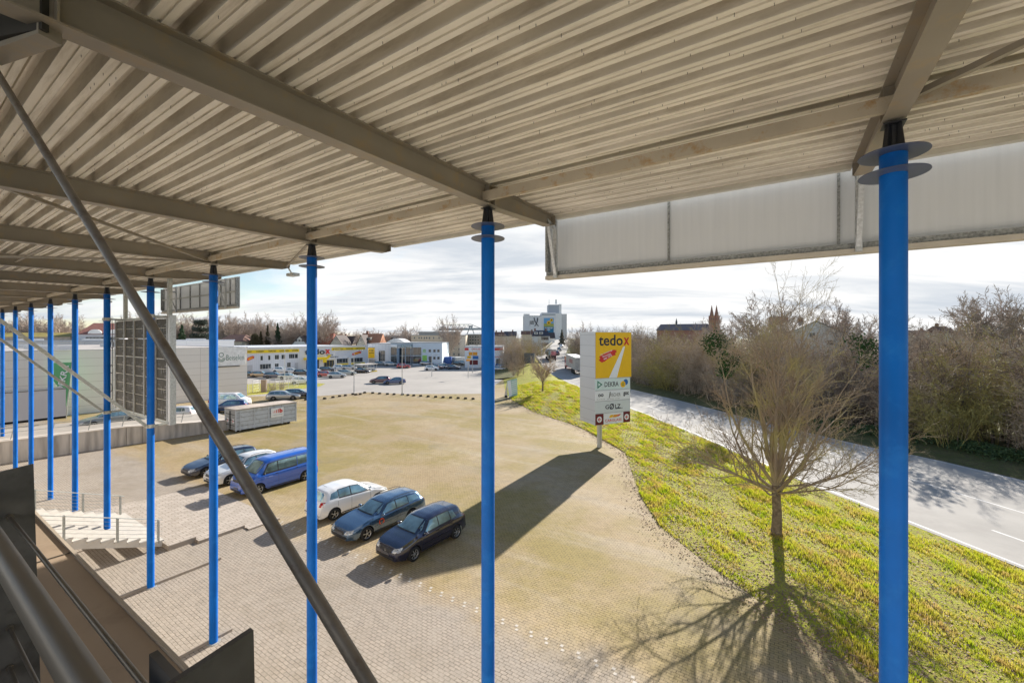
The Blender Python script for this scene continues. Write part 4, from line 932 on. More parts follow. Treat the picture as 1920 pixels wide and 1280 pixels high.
# ---- lorries and cars on the road
def road_pt(Y, t): return Vector((rx0(Y)+(rx1(Y)-rx0(Y))*t, Y, zr(Y)))
def trailer(Y, t, label):
    p = road_pt(Y, t); q = road_pt(Y+8, t); h = (q-p).normalized(); root = thing('box_lorry', label, 'lorry', p, math.atan2(h.y, h.x)-0)
    root.rotation_euler = (0, -math.asin(h.z), math.atan2(h.y, h.x))
    MB().box((6.5, 0, 2.45), (12.6, 2.5, 2.7)).build('box_body', M('pale_lorry_box', (.50, .47, .44), .6, 0, .12, .7, dirt=(.3, .24, .2), dscale=1, damt=.6), root, local=True)
    MB().box((.19, 0, 2.45), (.03, 2.3, 2.5)).build('rear_door', M('lorry_door', (.42, .40, .38), .6, 0, .2, 3), root, local=True)
    MB().box((6.5, 0, 3.82), (12.62, 2.52, .05)).build('roof_edge', mt_white, root, local=True)
    mb = MB(); mb.box((6.5, 0, .95), (12, 1.2, .25)); mb.build('chassis', mt_under, root, local=True)
    MB().box((.12, 0, .75), (.1, 2.3, .2)).build('rear_bumper', mt_galv, root, local=True)
    for x in (2.6, 3.9, 5.2, 14.3):
        for sg in (1, -1): MB().lathe((x, sg*1.08, .52), [(0, -.15), (.48, -.15), (.52, -.08), (.52, .08), (.48, .15), (0, .15)], 'y', 18).build('wheel', mt_rubber, root, True, True)
    MB().box((14.5, 0, 1.9), (2.1, 2.4, 2.6)).build('cab', P_['red'], root, local=True)
    for sg in (1, -1): MB().box((.14, sg*1.0, .85), (.06, .3, .14)).build('tail_light', mt_tail, root, local=True)
    mb = MB(); [mb.box((4+i*1.1, 1.262, 2.7-.05*(i % 2)), (.8, .012, .9)) for i in range(4)]; mb.build('side_lettering_band', M('faded_red', (.40, .14, .13), .6), root, local=True)
    return root
tr = trailer(92, .70, 'pale box lorry seen from behind on the road, beside the pylon sign')
tk = thing('tanker_lorry', 'dark tanker lorry coming down the road left of the box lorry', 'lorry', road_pt(128, .42)); dd = (road_pt(136, .42)-road_pt(128, .42)); tk.rotation_euler = (0, 0, math.atan2(dd.y, dd.x)+math.pi)
MB().lathe((-5, 0, 2.2), [(0, -5), (1.0, -4.95), (1.2, -4.7), (1.2, 4.0), (1.0, 4.3), (0, 4.4)], 'x', 24).build('tank', M('tank_grey', (.16, .16, .15), .4, .3), tk, True, True)
MB().box((1.0, 0, 2.0), (2.2, 2.4, 2.7)).build('cab', P_['grey'], tk, local=True); MB().box((2.12, 0, 2.5), (.03, 2.1, .9)).build('windscreen', mt_cglass, tk, local=True)
MB().box((2.13, 0, 1.2), (.04, 2.2, .7)).build('grille', mt_trim, tk, local=True); MB().box((-4, 0, .9), (9, 1.4, .3)).build('chassis', mt_under, tk, local=True)
for x in (1.2, -3, -6, -7.3):
    for sg in (1, -1): MB().lathe((x, sg*1.05, .5), [(0, -.15), (.5, -.15), (.5, .15), (0, .15)], 'y', 16).build('wheel', mt_rubber, tk, True, True)
for i, (Y, t, kd, pn, hd, lb) in enumerate(((150, .7, 'suv', 'dred', 0, 'dark red car driving away ahead of the box lorry'), (170, .68, 'hatch', 'grey', 0, 'grey car climbing the ramp, third in the queue'), (192, .66, 'sedan', 'white', 0, 'white car farthest up the ramp'))):
    d_ = road_pt(Y+6, t)-road_pt(Y, t); c = far_car(kd, road_pt(Y, t)+ZV*.02, d_.normalized(), pn, lb, 'cars on the road')
# ================================================================== pylon sign
mt_alu = M('light_grey_sign_metal', (.6, .62, .64), .45, .3, .04, .6)
mt_sy = M('sign_yellow', (.95, .56, .005), .45, 0, .02); mt_sw = M('sign_white', (.9, .92, .94), .5, 0, .02); mt_sm = M('sign_mint', (.74, .86, .84), .5, 0, .02); mt_sg = M('sign_light_grey', (.75, .80, .81), .5, 0, .02)
mt_ink = M('sign_black', (.02, .025, .045), .5); mt_red = M('sign_red', (.68, .03, .02), .5); mt_dred = M('sign_dark_red', (.16, .012, .018), .5); mt_green = M('sign_green', (.01, .22, .13), .5); mt_sblue = M('sign_blue', (.02, .16, .48), .5); mt_grey_t = M('sign_grey_text', (.13, .13, .13), .5); mt_orange = M('sign_orange', (.85, .35, .02), .5)
Ybase = G(1124, 838).y
# corner columns of the cabinet: near-left front edge px 1116, back-left 1087, right 1183 (yellow) / 1179
ps = thing('pylon_sign', 'tall illuminated pylon sign with yellow top panel and four white panels', 'sign', G(1124, 838))
def sgn():
    pc = D(1115.5, 700, 36.0); pc.z = 0                    # front-left corner
    pr = D(1181.5, 700, 37.6); pr.z = 0                    # front-right corner
    pl = D(1087.5, 700, 38.6); pl.z = 0                    # back-left corner
    u = (pr-pc).normalized(); v = (pl-pc); v = Vector((-u.y, u.x, 0)) if False else (pl-pc).normalized()
    return pc, u, (pr-pc).length, v, (pl-pc).length
pc, su, sw_, sv, sdp = sgn()
nf = su.cross(ZV); nf = nf if nf.y < 0 else -nf           # outward normal of the front
def zat(py, Y=36.0): return CAMZ+(HZ-py)/F_PX*Y
zT, zB = zat(622), zat(797.5)
MB().hexa([q+ZV*z for z in (zB, zT) for q in (pc, pc+su*sw_, pc+su*sw_+sv*sdp, pc+sv*sdp)]).build('cabinet', grid_mat('sign_side_panels', (.66, .68, .70), (.36, .38, .40), 20, .93, .012, .45, var=.02, zstart=.35), ps)
mb = MB(); cpost = G(1124, 838); MB().box(cpost+ZV*(zB/2+.02), (.30, .30, zB+.1), math.atan2(su.y, su.x)).build('post', mt_alu, ps)
mb = MB(); mb.box(cpost+ZV*(zB/2), (.10, .34, zB-.02), math.atan2(su.y, su.x)); mb.build('post_rib', mt_galv, ps)
rows = [(zat(622.5), zat(709.5)), (zat(710.5), zat(732)), (zat(733), zat(752.5)), (zat(753.5), zat(775.5)), (zat(776.5), zat(797))]
mats = [mt_sy, mt_sm, mt_sw, mt_sg, mt_sw]; pan = []
for i, ((a, b), m_) in enumerate(zip(rows, mats)):
    ex = .10 if i == 0 else -.05; q0 = pc+su*(.06 if i == 0 else .0)+nf*.004; q1 = pc+su*(sw_+ex)+nf*.004
    mb = MB(); mb.hexa([p+ZV*z for z in (b+.012, a-.012) for p in (q0, q1, q1+nf*.035, q0+nf*.035)]); o = mb.build('sign_panel', m_, ps); pan.append((o, q0+nf*.04, (q1-q0).length, b, a-b))
if su.cross(ZV).dot(nf) < 0: pass
def ptx(i, s, u0, v0, w, h, mat, bold=0.0, skew=0.0, name='lettering'):
    o, q, wd, zb, ht = pan[i]; return text(s, w*wd, h*ht, mat, o, q+su*(u0*wd)+ZV*(zb+v0*ht), su, ZV, bold, name, .004, skew=skew)
def ppoly(i, pts, mat, name='emblem', off=.004):
    o, q, wd, zb, ht = pan[i]; return MB().prism([q+su*(a*wd)+ZV*(zb+b*ht)+nf*(off-.004) for a, b in pts], nf*.004).build(name, mat, o)
ptx(0, 'tedo', .08, .705, .67, .24, mt_ink, .018); ptx(0, 'x', .775, .715, .165, .17, mt_red, .02)
ppoly(0, [(.36, .0), (.58, .0), (.815, .685), (.765, .685)], mt_sw, 'road_stripe')
ppoly(0, [(.08, .39), (.13, .36), (.16, .34), (.25, .365), (.30, .40), (.45, .475), (.55, .50), (.53, .54), (.585, .555), (.55, .58), (.59, .60), (.50, .615), (.42, .60), (.28, .55), (.16, .50), (.09, .47), (.12, .43)], mt_red, 'brush_stroke')
def slant(i, s, u0, v0, w, h, mat, ang):
    o, q, wd, zb, ht = pan[i]; uu = (su*math.cos(ang)+ZV*math.sin(ang)); up = (ZV*math.cos(ang)-su*math.sin(ang)); return text(s, w*wd, h*ht, mat, o, q+su*(u0*wd)+ZV*(zb+v0*ht), uu, up, .01, 'lettering', .009)
slant(0, 'Der Renovierungs-', .14, .485, .34, .035, mt_sw, .33); slant(0, 'Discounter', .19, .445, .24, .04, mt_sw, .33); slant(0, 'seit 1973', .22, .395, .24, .05, mt_sw, .33)
ppoly(1, [(.06, .15), (.06, .85), (.20, .50)], mt_green, 'triangle_emblem'); ppoly(1, [(.085, .33), (.085, .67), (.155, .50)], mt_sm, 'triangle_emblem', .009)
ptx(1, 'DEKRA', .26, .28, .40, .42, mt_ink, .01)
def disc(i, cu, cv, r, mat, name='round_emblem', off=.004, n=24, inner=0.0):
    o, q, wd, zb, ht = pan[i]; c = q+su*(cu*wd)+ZV*(zb+cv*ht)+nf*off; mb = MB()
    if inner:
        for k in range(n):
            a, b = 2*math.pi*k/n, 2*math.pi*(k+1)/n; mb.quad(*[c+su*math.cos(t)*rr+ZV*math.sin(t)*rr for t, rr in ((a, inner), (a, r), (b, r), (b, inner))])
    else: mb.poly([c+su*math.cos(2*math.pi*k/n)*r+ZV*math.sin(2*math.pi*k/n)*r for k in range(n)])
    return mb.build(name, mat, o)
disc(1, .87, .60, .26, mt_sblue); disc(1, .79, .42, .28, mt_sy, off=.006); disc(1, .79, .42, .12, mt_green, off=.008, inner=.08)
ptx(2, 'FISCHER', .42, .36, .30, .34, mt_grey_t, .0); ppoly(2, [(.38, .25), (.40, .25), (.43, .85), (.41, .85)], mt_grey_t); ptx(2, 'oo', .08, .42, .15, .28, mt_ink, .03, name='emblem'); ptx(2, 'goc', .80, .32, .16, .42, mt_ink, .04)
ptx(2, 'Bodenbelag', .05, .13, .22, .08, mt_grey_t); ptx(2, 'Ihr Partner vor Ort', .34, .12, .36, .09, mt_grey_t)
ptx(3, 'G', .28, .32, .11, .36, mt_ink, .02); ptx(3, 'Ø', .40, .26, .13, .52, mt_ink, .03); ptx(3, 'LZ', .56, .32, .16, .36, mt_ink, .02); ppoly(3, [(.56, .26), (.78, .30), (.78, .335), (.60, .31)], mt_ink)
for a, b in ((.0, .23), (.80, 1.0)): ppoly(4, [(a, .0), (b, .0), (b, 1.0), (a, 1.0)], mt_dred, 'arrow_panel')
for cx_ in (.115, .90):
    disc(4, cx_, .5, .26, mt_sw, off=.008); o, q, wd, zb, ht = pan[4]; c = q+su*(cx_*wd)+ZV*(zb+.5*ht)+nf*.012
    MB().poly([c+su*x+ZV*y for x, y in ((-.18, 0), (-.02, .15), (.06, .15), (-.04, .035), (.18, .035), (.18, -.035), (-.04, -.035), (.06, -.15), (-.02, -.15))]).build('arrow', mt_red, o)
ptx(4, 'CARGLASS', .27, .20, .48, .24, mt_red, .01)
ppoly(4, [(.38, .58), (.43, .82), (.52, .82), (.48, .58)], mt_sy); ppoly(4, [(.49, .58), (.53, .82), (.66, .82), (.59, .58)], mt_orange); ppoly(4, [(.60, .60), (.67, .82), (.74, .82), (.66, .64)], mt_red)
mb = MB()
for k in range(4): mb.bar(pc+su*.02+nf*.02+ZV*(rows[k][1]), pc+su*sw_+nf*.02+ZV*(rows[k][1]), .03, .035)
mb.build('panel_joint', mt_galv, ps)
# ================================================================== roll-off container
mt_cont = M('container_grey', (.58, .63, .70), .55, .1, .08, 1.5, dirt=(.22, .20, .18), dscale=2.5, damt=.5)
ct = thing('rolloff_container', 'grey roll-off container with red striped b logo, filled under a pale cover', 'container', G(441, 812))
ca = G(442, 811.5); cb_ = G(555.5, 792); cl_ = G(415.5, 805)
cu_ = (cb_-ca).normalized(); clen = (cb_-ca).length; cv_ = Vector((-cu_.y, cu_.x, 0)); cwid = 2.4; ch0, ch1 = .22, 2.30
base = MB(); base.hexa([ca+cu_*a+cv_*b+ZV*z for z in (ch0, ch1) for a, b in ((.06, .06), (clen-.06, .06), (clen-.06, cwid-.06), (.06, cwid-.06))]); base.build('container_body', mt_cont, ct)
for a in (.03, .42, 1.79, 3.23, 4.66, clen-.03):
    a = min(a, clen-.03)
    for b in (.02, cwid-.02): MB().hexa([ca+cu_*(a+x)+cv_*(b+y)+ZV*z for z in (ch0-.06, ch1+.02) for x, y in ((-.05, -.05), (.05, -.05), (.05, .05), (-.05, .05))]).build('side_post', mt_cont, ct)
mb = MB()
for b in (0.0, cwid): mb.bar(ca+cu_*0+cv_*b+ZV*ch1, ca+cu_*clen+cv_*b+ZV*ch1, .14, .12)
for a in (0.0, clen): mb.bar(ca+cu_*a+ZV*(ch1+.002), ca+cu_*a+cv_*cwid+ZV*(ch1+.002), .12, .12)
mb.build('top_rim', M('container_rim', (.42, .38, .34), .7, 0, .2, 5), ct)
mb = MB()
for z in (.62, 1.05, 1.5, 1.95): mb.bar(ca+cu_*.1-cv_*-.055+ZV*z, ca+cu_*(clen-.1)+cv_*.055+ZV*z, .03, .035)
mb.build('side_rib', M('container_rib_dark', (.22, .24, .27), .6), ct)
mb = MB()
for sg in (0, 1):
    a0 = .10+sg*(cwid/2-.04); mb.hexa([ca-cu_*x+cv_*b+ZV*z for z in (ch0+.05, ch1-.12) for x, b in ((-.05, a0), (.0, a0), (.0, a0+cwid/2-.16), (-.05, a0+cwid/2-.16))])
dr = mb.build('door', M('container_door', (.36, .37, .37), .6, 0, .1, 3), ct)
mb = MB()
for b in (cwid/2-.12, cwid/2+.12): mb.tube([ca-cu_*.03+cv_*b+ZV*.35, ca-cu_*.03+cv_*b+ZV*2.1], .02, 6)
for z in (.7, 1.2, 1.8): mb.bar(ca-cu_*.03+cv_*.2+ZV*z, ca-cu_*.03+cv_*(cwid-.2)+ZV*z, .02, .05)
mb.build('door_bar', mt_under, dr)
for b in (.55, 1.7): MB().hexa([ca-cu_*x+cv_*q+ZV*z for z in (.95, 1.35) for x, q in ((.012, b-.22), (.022, b-.22), (.022, b+.22), (.012, b+.22))]).build('door_sticker', mt_sw, dr); 
for b in (.55, 1.7): text('b', .22, .26, mt_red, dr, ca-cu_*.026+cv_*(b+.11)+ZV*1.02, -cv_, ZV, .04, 'lettering', .002)
rg = random.Random(12); mb = MB(); nx, ny = 26, 8
for i in range(nx+1):
    for j in range(ny+1):
        x, y = i/nx, j/ny; h = .16*math.sin(math.pi*min(1, x*1.9))*(x < .53)+.10*math.sin(math.pi*max(0, (x-.5)*2))+.04*rg.random()
        mb.v.append(tuple(ca+cu_*(.1+x*(clen-.2))+cv_*(.1+y*(cwid-.2))+ZV*(ch1+.02+h*math.sin(math.pi*(.08+.84*y)))))
for i in range(nx):
    for j in range(ny): q = i*(ny+1)+j; mb.f.append((q, q+1, q+ny+2, q+ny+1))
mb.build('load_cover', M('pale_load_cover', (.55, .46, .38), .9, 0, .15, 4), ct, True, angle=80)
lo = ca+cu_*3.42-cv_*.075+ZV*1.0
lp = MB().hexa([lo+cu_*x+ZV*z-cv_*y for z in (0, 1.0) for x, y in ((0, 0), (0, .012), (1.35, .012), (1.35, 0))]).build('logo_panel', mt_sw, ct)
mb = MB()
for k in range(4): x = .20+k*.17; w_ = .03+.022*k; mb.prism([lo-cv_*.014+cu_*a+ZV*z for a, z in ((x, .45), (x+w_, .45), (x+w_, .85-.05*(3-k)), (x, .82-.05*(3-k)))], -cv_*.004)
mb.build('logo_stripe', mt_red, lp); text('b', .36, .45, mt_red, lp, lo-cv_*.014+cu_*.88+ZV*.42, cu_, ZV, .06, 'lettering', .003)
text('container service', 1.0, .09, mt_grey_t, lp, lo-cv_*.014+cu_*.2+ZV*.22, cu_, ZV, 0, 'lettering', .003)
for a in (.3, clen-.7):
    for b in (.35, cwid-.35): MB().tube([ca+cu_*a+cv_*(b-.12)+ZV*.12, ca+cu_*a+cv_*(b+.12)+ZV*.12], .115, 12).build('roller', mt_under, ct, True)
# ================================================================== loading ramp wall
mt_ramp = grid_mat('ramp_wall_concrete', (.60, .55, .49), (.17, .15, .13), 4.6, 30, .02, .9, var=.06, streak=.75)
w0 = G(237, 835); w1 = G(384, 813); wd = (w1-w0).normalized()
def wz(t): return interp([(-60, 2.0), (0, 1.60), (7.2, 1.02), (11, .70)], t)
rw = thing('ramp_wall', 'stained concrete retaining wall of the loading ramp', 'wall', w0)
wn = wd.cross(ZV); wn = wn if wn.y < 0 else -wn
seg = [-60, -28, -22.4, -16.8, -11.2, -5.6, 0, 5.6, 8.9]
for a, b in zip(seg[:-1], seg[1:]):
    mb = MB(); mb.hexa([w0+wd*(t)-wn*y+ZV*z(t) for z in (lambda t: 0.0, wz) for t, y in ((a+.012, 0), (b-.012, 0), (b-.012, .35), (a+.012, .35))]); mb.build('wall_section', mt_ramp, rw)
mb = MB(); mb.hexa([w0+wd*t-wn*y+ZV*z for (z_) in (0,) for t, y, z in ((-60, -.03, wz(-60)+.003), (8.9, -.03, wz(8.9)+.003), (8.9, .45, wz(8.9)+.003), (-60, .45, wz(-60)+.003), (-60, -.03, wz(-60)+.10), (8.9, -.03, wz(8.9)+.10), (8.9, .45, wz(8.9)+.10), (-60, .45, wz(-60)+.10))]) if False else None
mb = MB()
for a, b in zip(seg[:-1], seg[1:]): mb.hexa([w0+wd*t-wn*y+ZV*(wz(t)+q) for q in (.003, .09) for t, y in ((a, -.03), (b, -.03), (b, 1.1), (a, 1.1))])
mb.build('wall_coping', M('ramp_coping', (.56, .50, .43), .85, 0, .08, 2), rw)
mb = MB()
for a, b in zip(seg[:-1], seg[1:]): mb.quad(*[w0+wd*t-wn*y+ZV*(wz(t)+.02) for t, y in ((a, 1.1), (b, 1.1), (b, 7), (a, 7))])
o = mb.build('loading_ramp', M('ramp_paving', (.38, .34, .29), .85), None); tag(o, kind='structure')
rr_ = thing('ramp_railing', 'low grey steel railing on top of the loading ramp', 'railing', w0+ZV*1.7)
for t0 in [-26+2.15*k for k in range(15)]:
    MB().bar(w0+wd*t0-wn*.6+ZV*(wz(t0)+.05), w0+wd*(t0+.18)-wn*.6+ZV*(wz(t0)+1.0), .05, .10, wn).build('railing_post', mt_galv_far, rr_)
for h in (1.0, .62): MB().tube([w0+wd*t-wn*.6+ZV*(wz(t)+h) for t in (-27, -12, 0, 5)], .025, 6).build('railing_bar', mt_galv_far, rr_)
# parked curtain trailer on the ramp
bt = thing('box_trailer', 'plain grey box trailer parked at the loading ramp', 'trailer', D(60, 760, 47)); q1 = D(123.5, 760, 46.5); q1.z = 0; q0 = q1 - NV*13
sd_ = -RV; ubx = [q0, q1, q1+RV*2.5, q0+RV*2.5]
MB().hexa([q+ZV*z for z in (1.0, 3.95) for q in ubx]).build('box_body', M('trailer_grey', (.55, .55, .58), .6, 0, .04, .4), bt)
MB().hexa([q+ZV*z for z in (3.952, 4.03) for q in [q0-NV*.04-RV*.04, q1+NV*.04-RV*.04, q1+RV*2.54+NV*.04, q0+RV*2.54-NV*.04]]).build('roof_edge', mt_grey_t, bt)
MB().hexa([q+ZV*z for z in (.75, .998) for q in ubx]).build('chassis', mt_under, bt)
for k in (1.5, 2.8, 4.1): MB().lathe(q0+NV*k+RV*.25+ZV*.5, [(0, -.15), (.5, -.15), (.5, .15), (0, .15)], 'y', 16).build('wheel', mt_rubber, bt)
# green banner on a pole
fb = thing('banner_flag', 'green banner flag with vertical white lettering by the white warehouse', 'flag', D(124, 792, 50)); FY = 50.0
def fq(px, py): return D(px, py, FY)
MB().tube([fq(123, 805), fq(126, 760), fq(131.5, 715), fq(135, 678)], .04, 8).build('pole', mt_galv_far, fb)
mt_flag = M('banner_green', (.16, .50, .22), .7, 0, .10, .8)
mb = MB(); 
A = [(100.5, 680), (134.5, 679), (131, 715), (127, 745), (123.5, 762), (106, 722), (101.5, 715)]
MB().prism([fq(*p)+Vector((0, .06*math.sin(i*1.7), 0)) for i, p in enumerate(A)], (0, .02, 0)).build('flag_cloth', mt_flag, fb)
uu = (fq(121, 684)-fq(111.5, 724)).normalized(); vv = Vector((-uu.z, 0, uu.x)); 
t_ = text('DEKRA', (fq(121, 684)-fq(109, 734)).length, .78, mt_sw, fb, fq(119, 735)+Vector((0, -.08, 0)), uu, vv, .02, 'lettering', .01)
# small A-board sign on the lot's corner
ab = thing('advert_board', 'tilted white and green advertising board on wheels at the lot corner', 'sign board', G(958, 745)); aY = G(958, 745).y
aq = lambda px, py, dy=0.0: D(px, py, aY+dy)
MB().prism([aq(950.5, 714), aq(969.5, 709), aq(970.5, 740), aq(954.5, 745)], (0, .08, 0)).build('board', M('board_mint', (.45, .66, .58), .5), ab)
MB().prism([aq(951, 714.5, -.006), aq(957.5, 713, -.006), aq(960.5, 742, -.006), aq(954.7, 744, -.006)], (0, .005, 0)).build('white_panel', mt_sw, ab)
mb = MB()
for k in range(7): mb.prism([aq(959+.2*k, 715.5+3.6*k, -.004), aq(969, 713+3.6*k, -.004), aq(969, 714.4+3.6*k, -.004), aq(959+.2*k, 717+3.6*k, -.004)], (0, .003, 0))
mb.build('stripe', mt_sw, ab); MB().prism([aq(951, 715, .4), aq(945.5, 743, 1.0), aq(952, 745, .6)], (0, .05, 0)).build('side_panel', mt_galv, ab)
mb = MB()
for px in (949, 967): mb.lathe(aq(px, 743, .1), [(0, -.06), (.22, -.06), (.22, .06), (0, .06)], 'y', 14)
mb.build('wheel', mt_rubber, ab); MB().bar(aq(949, 742, .2), aq(969, 742, .2), .1, .1).build('base_frame', mt_galv_far, ab)
# kerb stones across the lot
mt_bol = M('dark_kerb_block', (.075, .06, .035), .85)
kerbs = [(574, 750), (590, 749.3), (609, 748.0), (624.7, 745.5), (637, 743.5), (648, 742.1), (662, 739.6), (667.7, 740.6), (675.7, 739.6), (684, 736.8), (699, 737.4), (712, 738.4), (726.7, 739.4), (739, 739.9), (754.8, 740.3), (765, 741.4), (776, 742.2), (789, 743), (803, 744), (817, 744.8), (831, 745.5), (845, 746.2), (859, 747), (873, 747.8), (887, 748.5)]
kl = None
for i, p in enumerate(kerbs):
    ordn = ('leftmost', 'second', 'third', 'fourth', 'fifth', 'sixth', 'seventh', 'eighth', 'ninth', 'tenth', 'eleventh', 'twelfth', 'thirteenth', 'fourteenth', 'fifteenth', 'sixteenth', 'seventeenth', 'eighteenth', 'nineteenth', 'twentieth', 'twenty-first', 'twenty-second', 'twenty-third', 'twenty-fourth', 'rightmost')[i]
    kl_lb = 'low dark block across the lot, ' + ordn + (' in the row' if i in (0, 24) else ' from the left in the row')
    if kl is None:
        kl = thing('kerb_block', kl_lb, 'block', G(*p), 0, 'low dark blocks dividing the lot')
        MB().hexa([Vector((x*s_, y*s_, z)) for z, s_ in ((0, 1), (.26, .82)) for x, y in ((-.26, -.15), (.26, -.15), (.26, .15), (-.26, .15))]).build('stone', mt_bol, kl, local=True)
        MB().box((0, 0, .262), (.2, .14, .02)).build('top_cap', mt_under, kl, local=True); src = kl
    else:
        c = src.copy(); COL.objects.link(c); c['label'] = kl_lb; c.location = G(*p); c.rotation_euler = (0, 0, .1*math.sin(i*2.1))
        for ch in src.children: k = ch.copy(); COL.objects.link(k); k.parent = c
# lamp posts
lamps = [((663.8, 735.5), 657, 'lamp post standing among the kerb blocks, left one', 'single'), ((754, 740.5), 652, 'lamp post at the kerb blocks right of the pair of cars', 'double'), ((627, 700), 655, 'thin lamp post in front of the shop entrance sign', 'single'), ((809.7, 706), 666, 'slim post in the open lot before the pale blue building', 'bare'), ((886, 699), 648, 'lamp post with lit head by the red-striped shop', 'head'), ((534, 716), 652, 'lamp post before the first-floor windows of the long shop', 'bare'), ((995, 664), 618, 'tall lamp post beside the ramp of the road', 'bare'), ((1016, 690), 632, 'pale lamp post at the near side of the ramp', 'bare')]
for (px, py), ty, lb, kd in lamps:
    p = G(px, py, 0 if px < 950 else 1.2); Y = p.y; t = thing('lamp_post', lb, 'lamp post', p, 0, 'lamp posts of the lot'); zt_ = CAMZ+(HZ-ty)/F_PX*Y
    MB().tube([p, p+ZV*1.2, p+ZV*1.21, Vector((p.x, p.y, zt_))], [.10, .10, .075, .05], 8).build('pole', mt_galv, t)
    q = Vector((p.x, p.y, zt_))
    for sg in ((1,) if kd in ('single', 'bare') else (1, -1)):
        MB().bar(q, q+Vector((sg*1.0, -.1, .08)), .06, .05).build('arm', mt_galv, t); MB().box(q+Vector((sg*1.2, -.1, .08)), (.6, .26, .12)).build('lamp_head', mt_galv_far, t)
sp_ = thing('direction_sign', 'large grey back of a direction board beside the road ramp', 'sign', G(992, 684, 1.0)); Yd = 118.0
MB().hexa([D(px, py, Yd+dy) for py in (681, 661.5) for px, dy in ((983, 0), (1002.5, 1.0), (1002.5, 1.15), (983, .15))]).build('board', M('sign_back_grey', (.12, .135, .15), .5, .3, .25, 3), sp_)
for px in (984, 1001.5): MB().tube([D(px, 692, Yd+.4), D(px, 662, Yd+.4)], .09, 6).build('post', mt_galv, sp_)
s2 = thing('road_sign', 'small striped post sign left of the road', 'sign', D(877.8, 709, G(877.8, 709).y)); yy = G(877.8, 709).y
MB().tube([D(877.8, 709, yy), D(877.8, 672, yy)], .07, 8).build('post', mt_galv, s2); MB().box(D(877.8, 675, yy-.1), (.9, .1, .45)).build('sign_box', mt_orange, s2)
# ================================================================== buildings
def win(parent, o, u, nrm, w, h, cols=2, frame=mt_frame, glass=mt_glass, depth=.05):
    mb = MB(); o = Vector(o); t = .06
    def bx(a0, a1, z0, z1, d0, d1, mbx): mbx.hexa([o+u*a+nrm*d+ZV*z for z in (z0, z1) for a, d in ((a0, d0), (a0, d1), (a1, d1), (a1, d0))])
    bx(0, w, 0, t, .002, depth, mb); bx(0, w, h-t, h, .002, depth, mb); bx(0, t, t, h-t, .002, depth, mb); bx(w-t, w, t, h-t, .002, depth, mb)
    for k in range(1, cols): bx(w*k/cols-.025, w*k/cols+.025, t, h-t, .002, depth, mb)
    f = mb.build('window', frame, parent); m2 = MB(); bx(t*.5, w-t*.5, t*.5, h-t*.5, .003, depth*.5, m2); m2.build('pane', glass, f); return f
def block(parent, o, u, v, lu, lv, z0, z1, mat, name='wall'): return MB().ubox(o, u, v, lu, lv, z0, z1).build(name, mat, parent)
# -- white warehouse on the left
C0 = G(463.5, 742); C0.z = 0; hB = 8.0
wh = thing('white_warehouse', 'long low warehouse clad in cream-white panels with green lettering', 'building', C0-NV*25)
m_wh = grid_mat('cream_panels', (.83, .79, .74), (.52, .47, .42), 6.6, 1.0, .02, .7, var=.02, ustart=-(C0.dot(NV))+.0)
o_ = C0-NV*62; block(wh, o_, NV, RV, 62, 55, 0, hB, m_wh)
mb = MB(); mb.ubox(o_, NV, RV, 62.1, .35, hB+.002, hB+.10, v0=-.05); mb.ubox(o_, NV, RV, .35, 54, hB+.002, hB+.10, u0=61.75, v0=.31); mb.build('parapet_cap', M('cap_pale', (.66, .66, .66), .5), wh)
mb = MB()
for k in range(5):
    for j in range(3): mb.ubox(o_, NV, RV, 3, 2.0, hB+.002, hB+.55, u0=10+k*10, v0=6+j*9)
mb.build('skylight', M('skylight', (.58, .60, .62), .3), wh)
lpn = MB().hexa([C0+NV*a-RV*d+ZV*z for z in (5.15, 8.11) for a, d in ((-5.2, .06), (-.35, .06), (-.35, .12), (-5.2, .12))]).build('sign_board', M('board_white', (.88, .88, .87), .6), wh)
mb = MB(); mb.hexa([C0+NV*a-RV*d+ZV*z for z in (4.95, 5.1) for a, d in ((-5.2, .1), (-1.2, .1), (-1.2, .2), (-5.2, .2))]); mb.build('board_ledge', mt_grey_t, wh)
txg = M('faded_green_lettering', (.05, .17, .12), .6)
text('Beiselen', 2.6, .85, txg, wh, C0-NV*3.15-RV*.13+ZV*6.0, NV, ZV, -.01, 'lettering', .01)
mb = MB(); cc = C0-NV*3.85-RV*.13+ZV*6.35
def ringp(mb, c, r0, r1, a0, a1, u, n=20):
    for k in range(n):
        a, b = a0+(a1-a0)*k/n, a0+(a1-a0)*(k+1)/n; mb.quad(*[c+u*math.cos(t)*rr+ZV*math.sin(t)*rr for t, rr in ((a, r0), (a, r1), (b, r1), (b, r0))])
ringp(mb, cc+ZV*.55, .27, .35, 0, 2*math.pi, NV); ringp(mb, cc, .50, .57, math.pi, 2*math.pi, NV); ringp(mb, cc, .36, .43, math.pi*.93, 2.07*math.pi, NV); ringp(mb, cc, .21, .28, math.pi*.93, 2.07*math.pi, NV)
mb.build('round_emblem', txg, wh, fix=False)
# white hall behind it
h2 = thing('white_hall', 'second flat white hall seen above the warehouse roof', 'building', C0+RV*80); b2 = C0+RV*62-NV*75
block(h2, b2, NV, RV, 100, 40, 0, 8.6, m_wh); mb = MB(); mb.ubox(b2, NV, RV, 100.2, .5, 8.602, 9.0, v0=-.1); mb.build('parapet_cap', M('cap_pale'if 'cap_pale' in MATS else 'cap_pale', (.66, .66, .66), .5), h2)
mb = MB()
for k in range(9): mb.ubox(b2, NV, RV, 4, 2.5, 9.0-.4, 9.3, u0=6+k*10.5, v0=3)
mb.build('skylight', M('skylight', (.58, .60, .62), .3), h2)
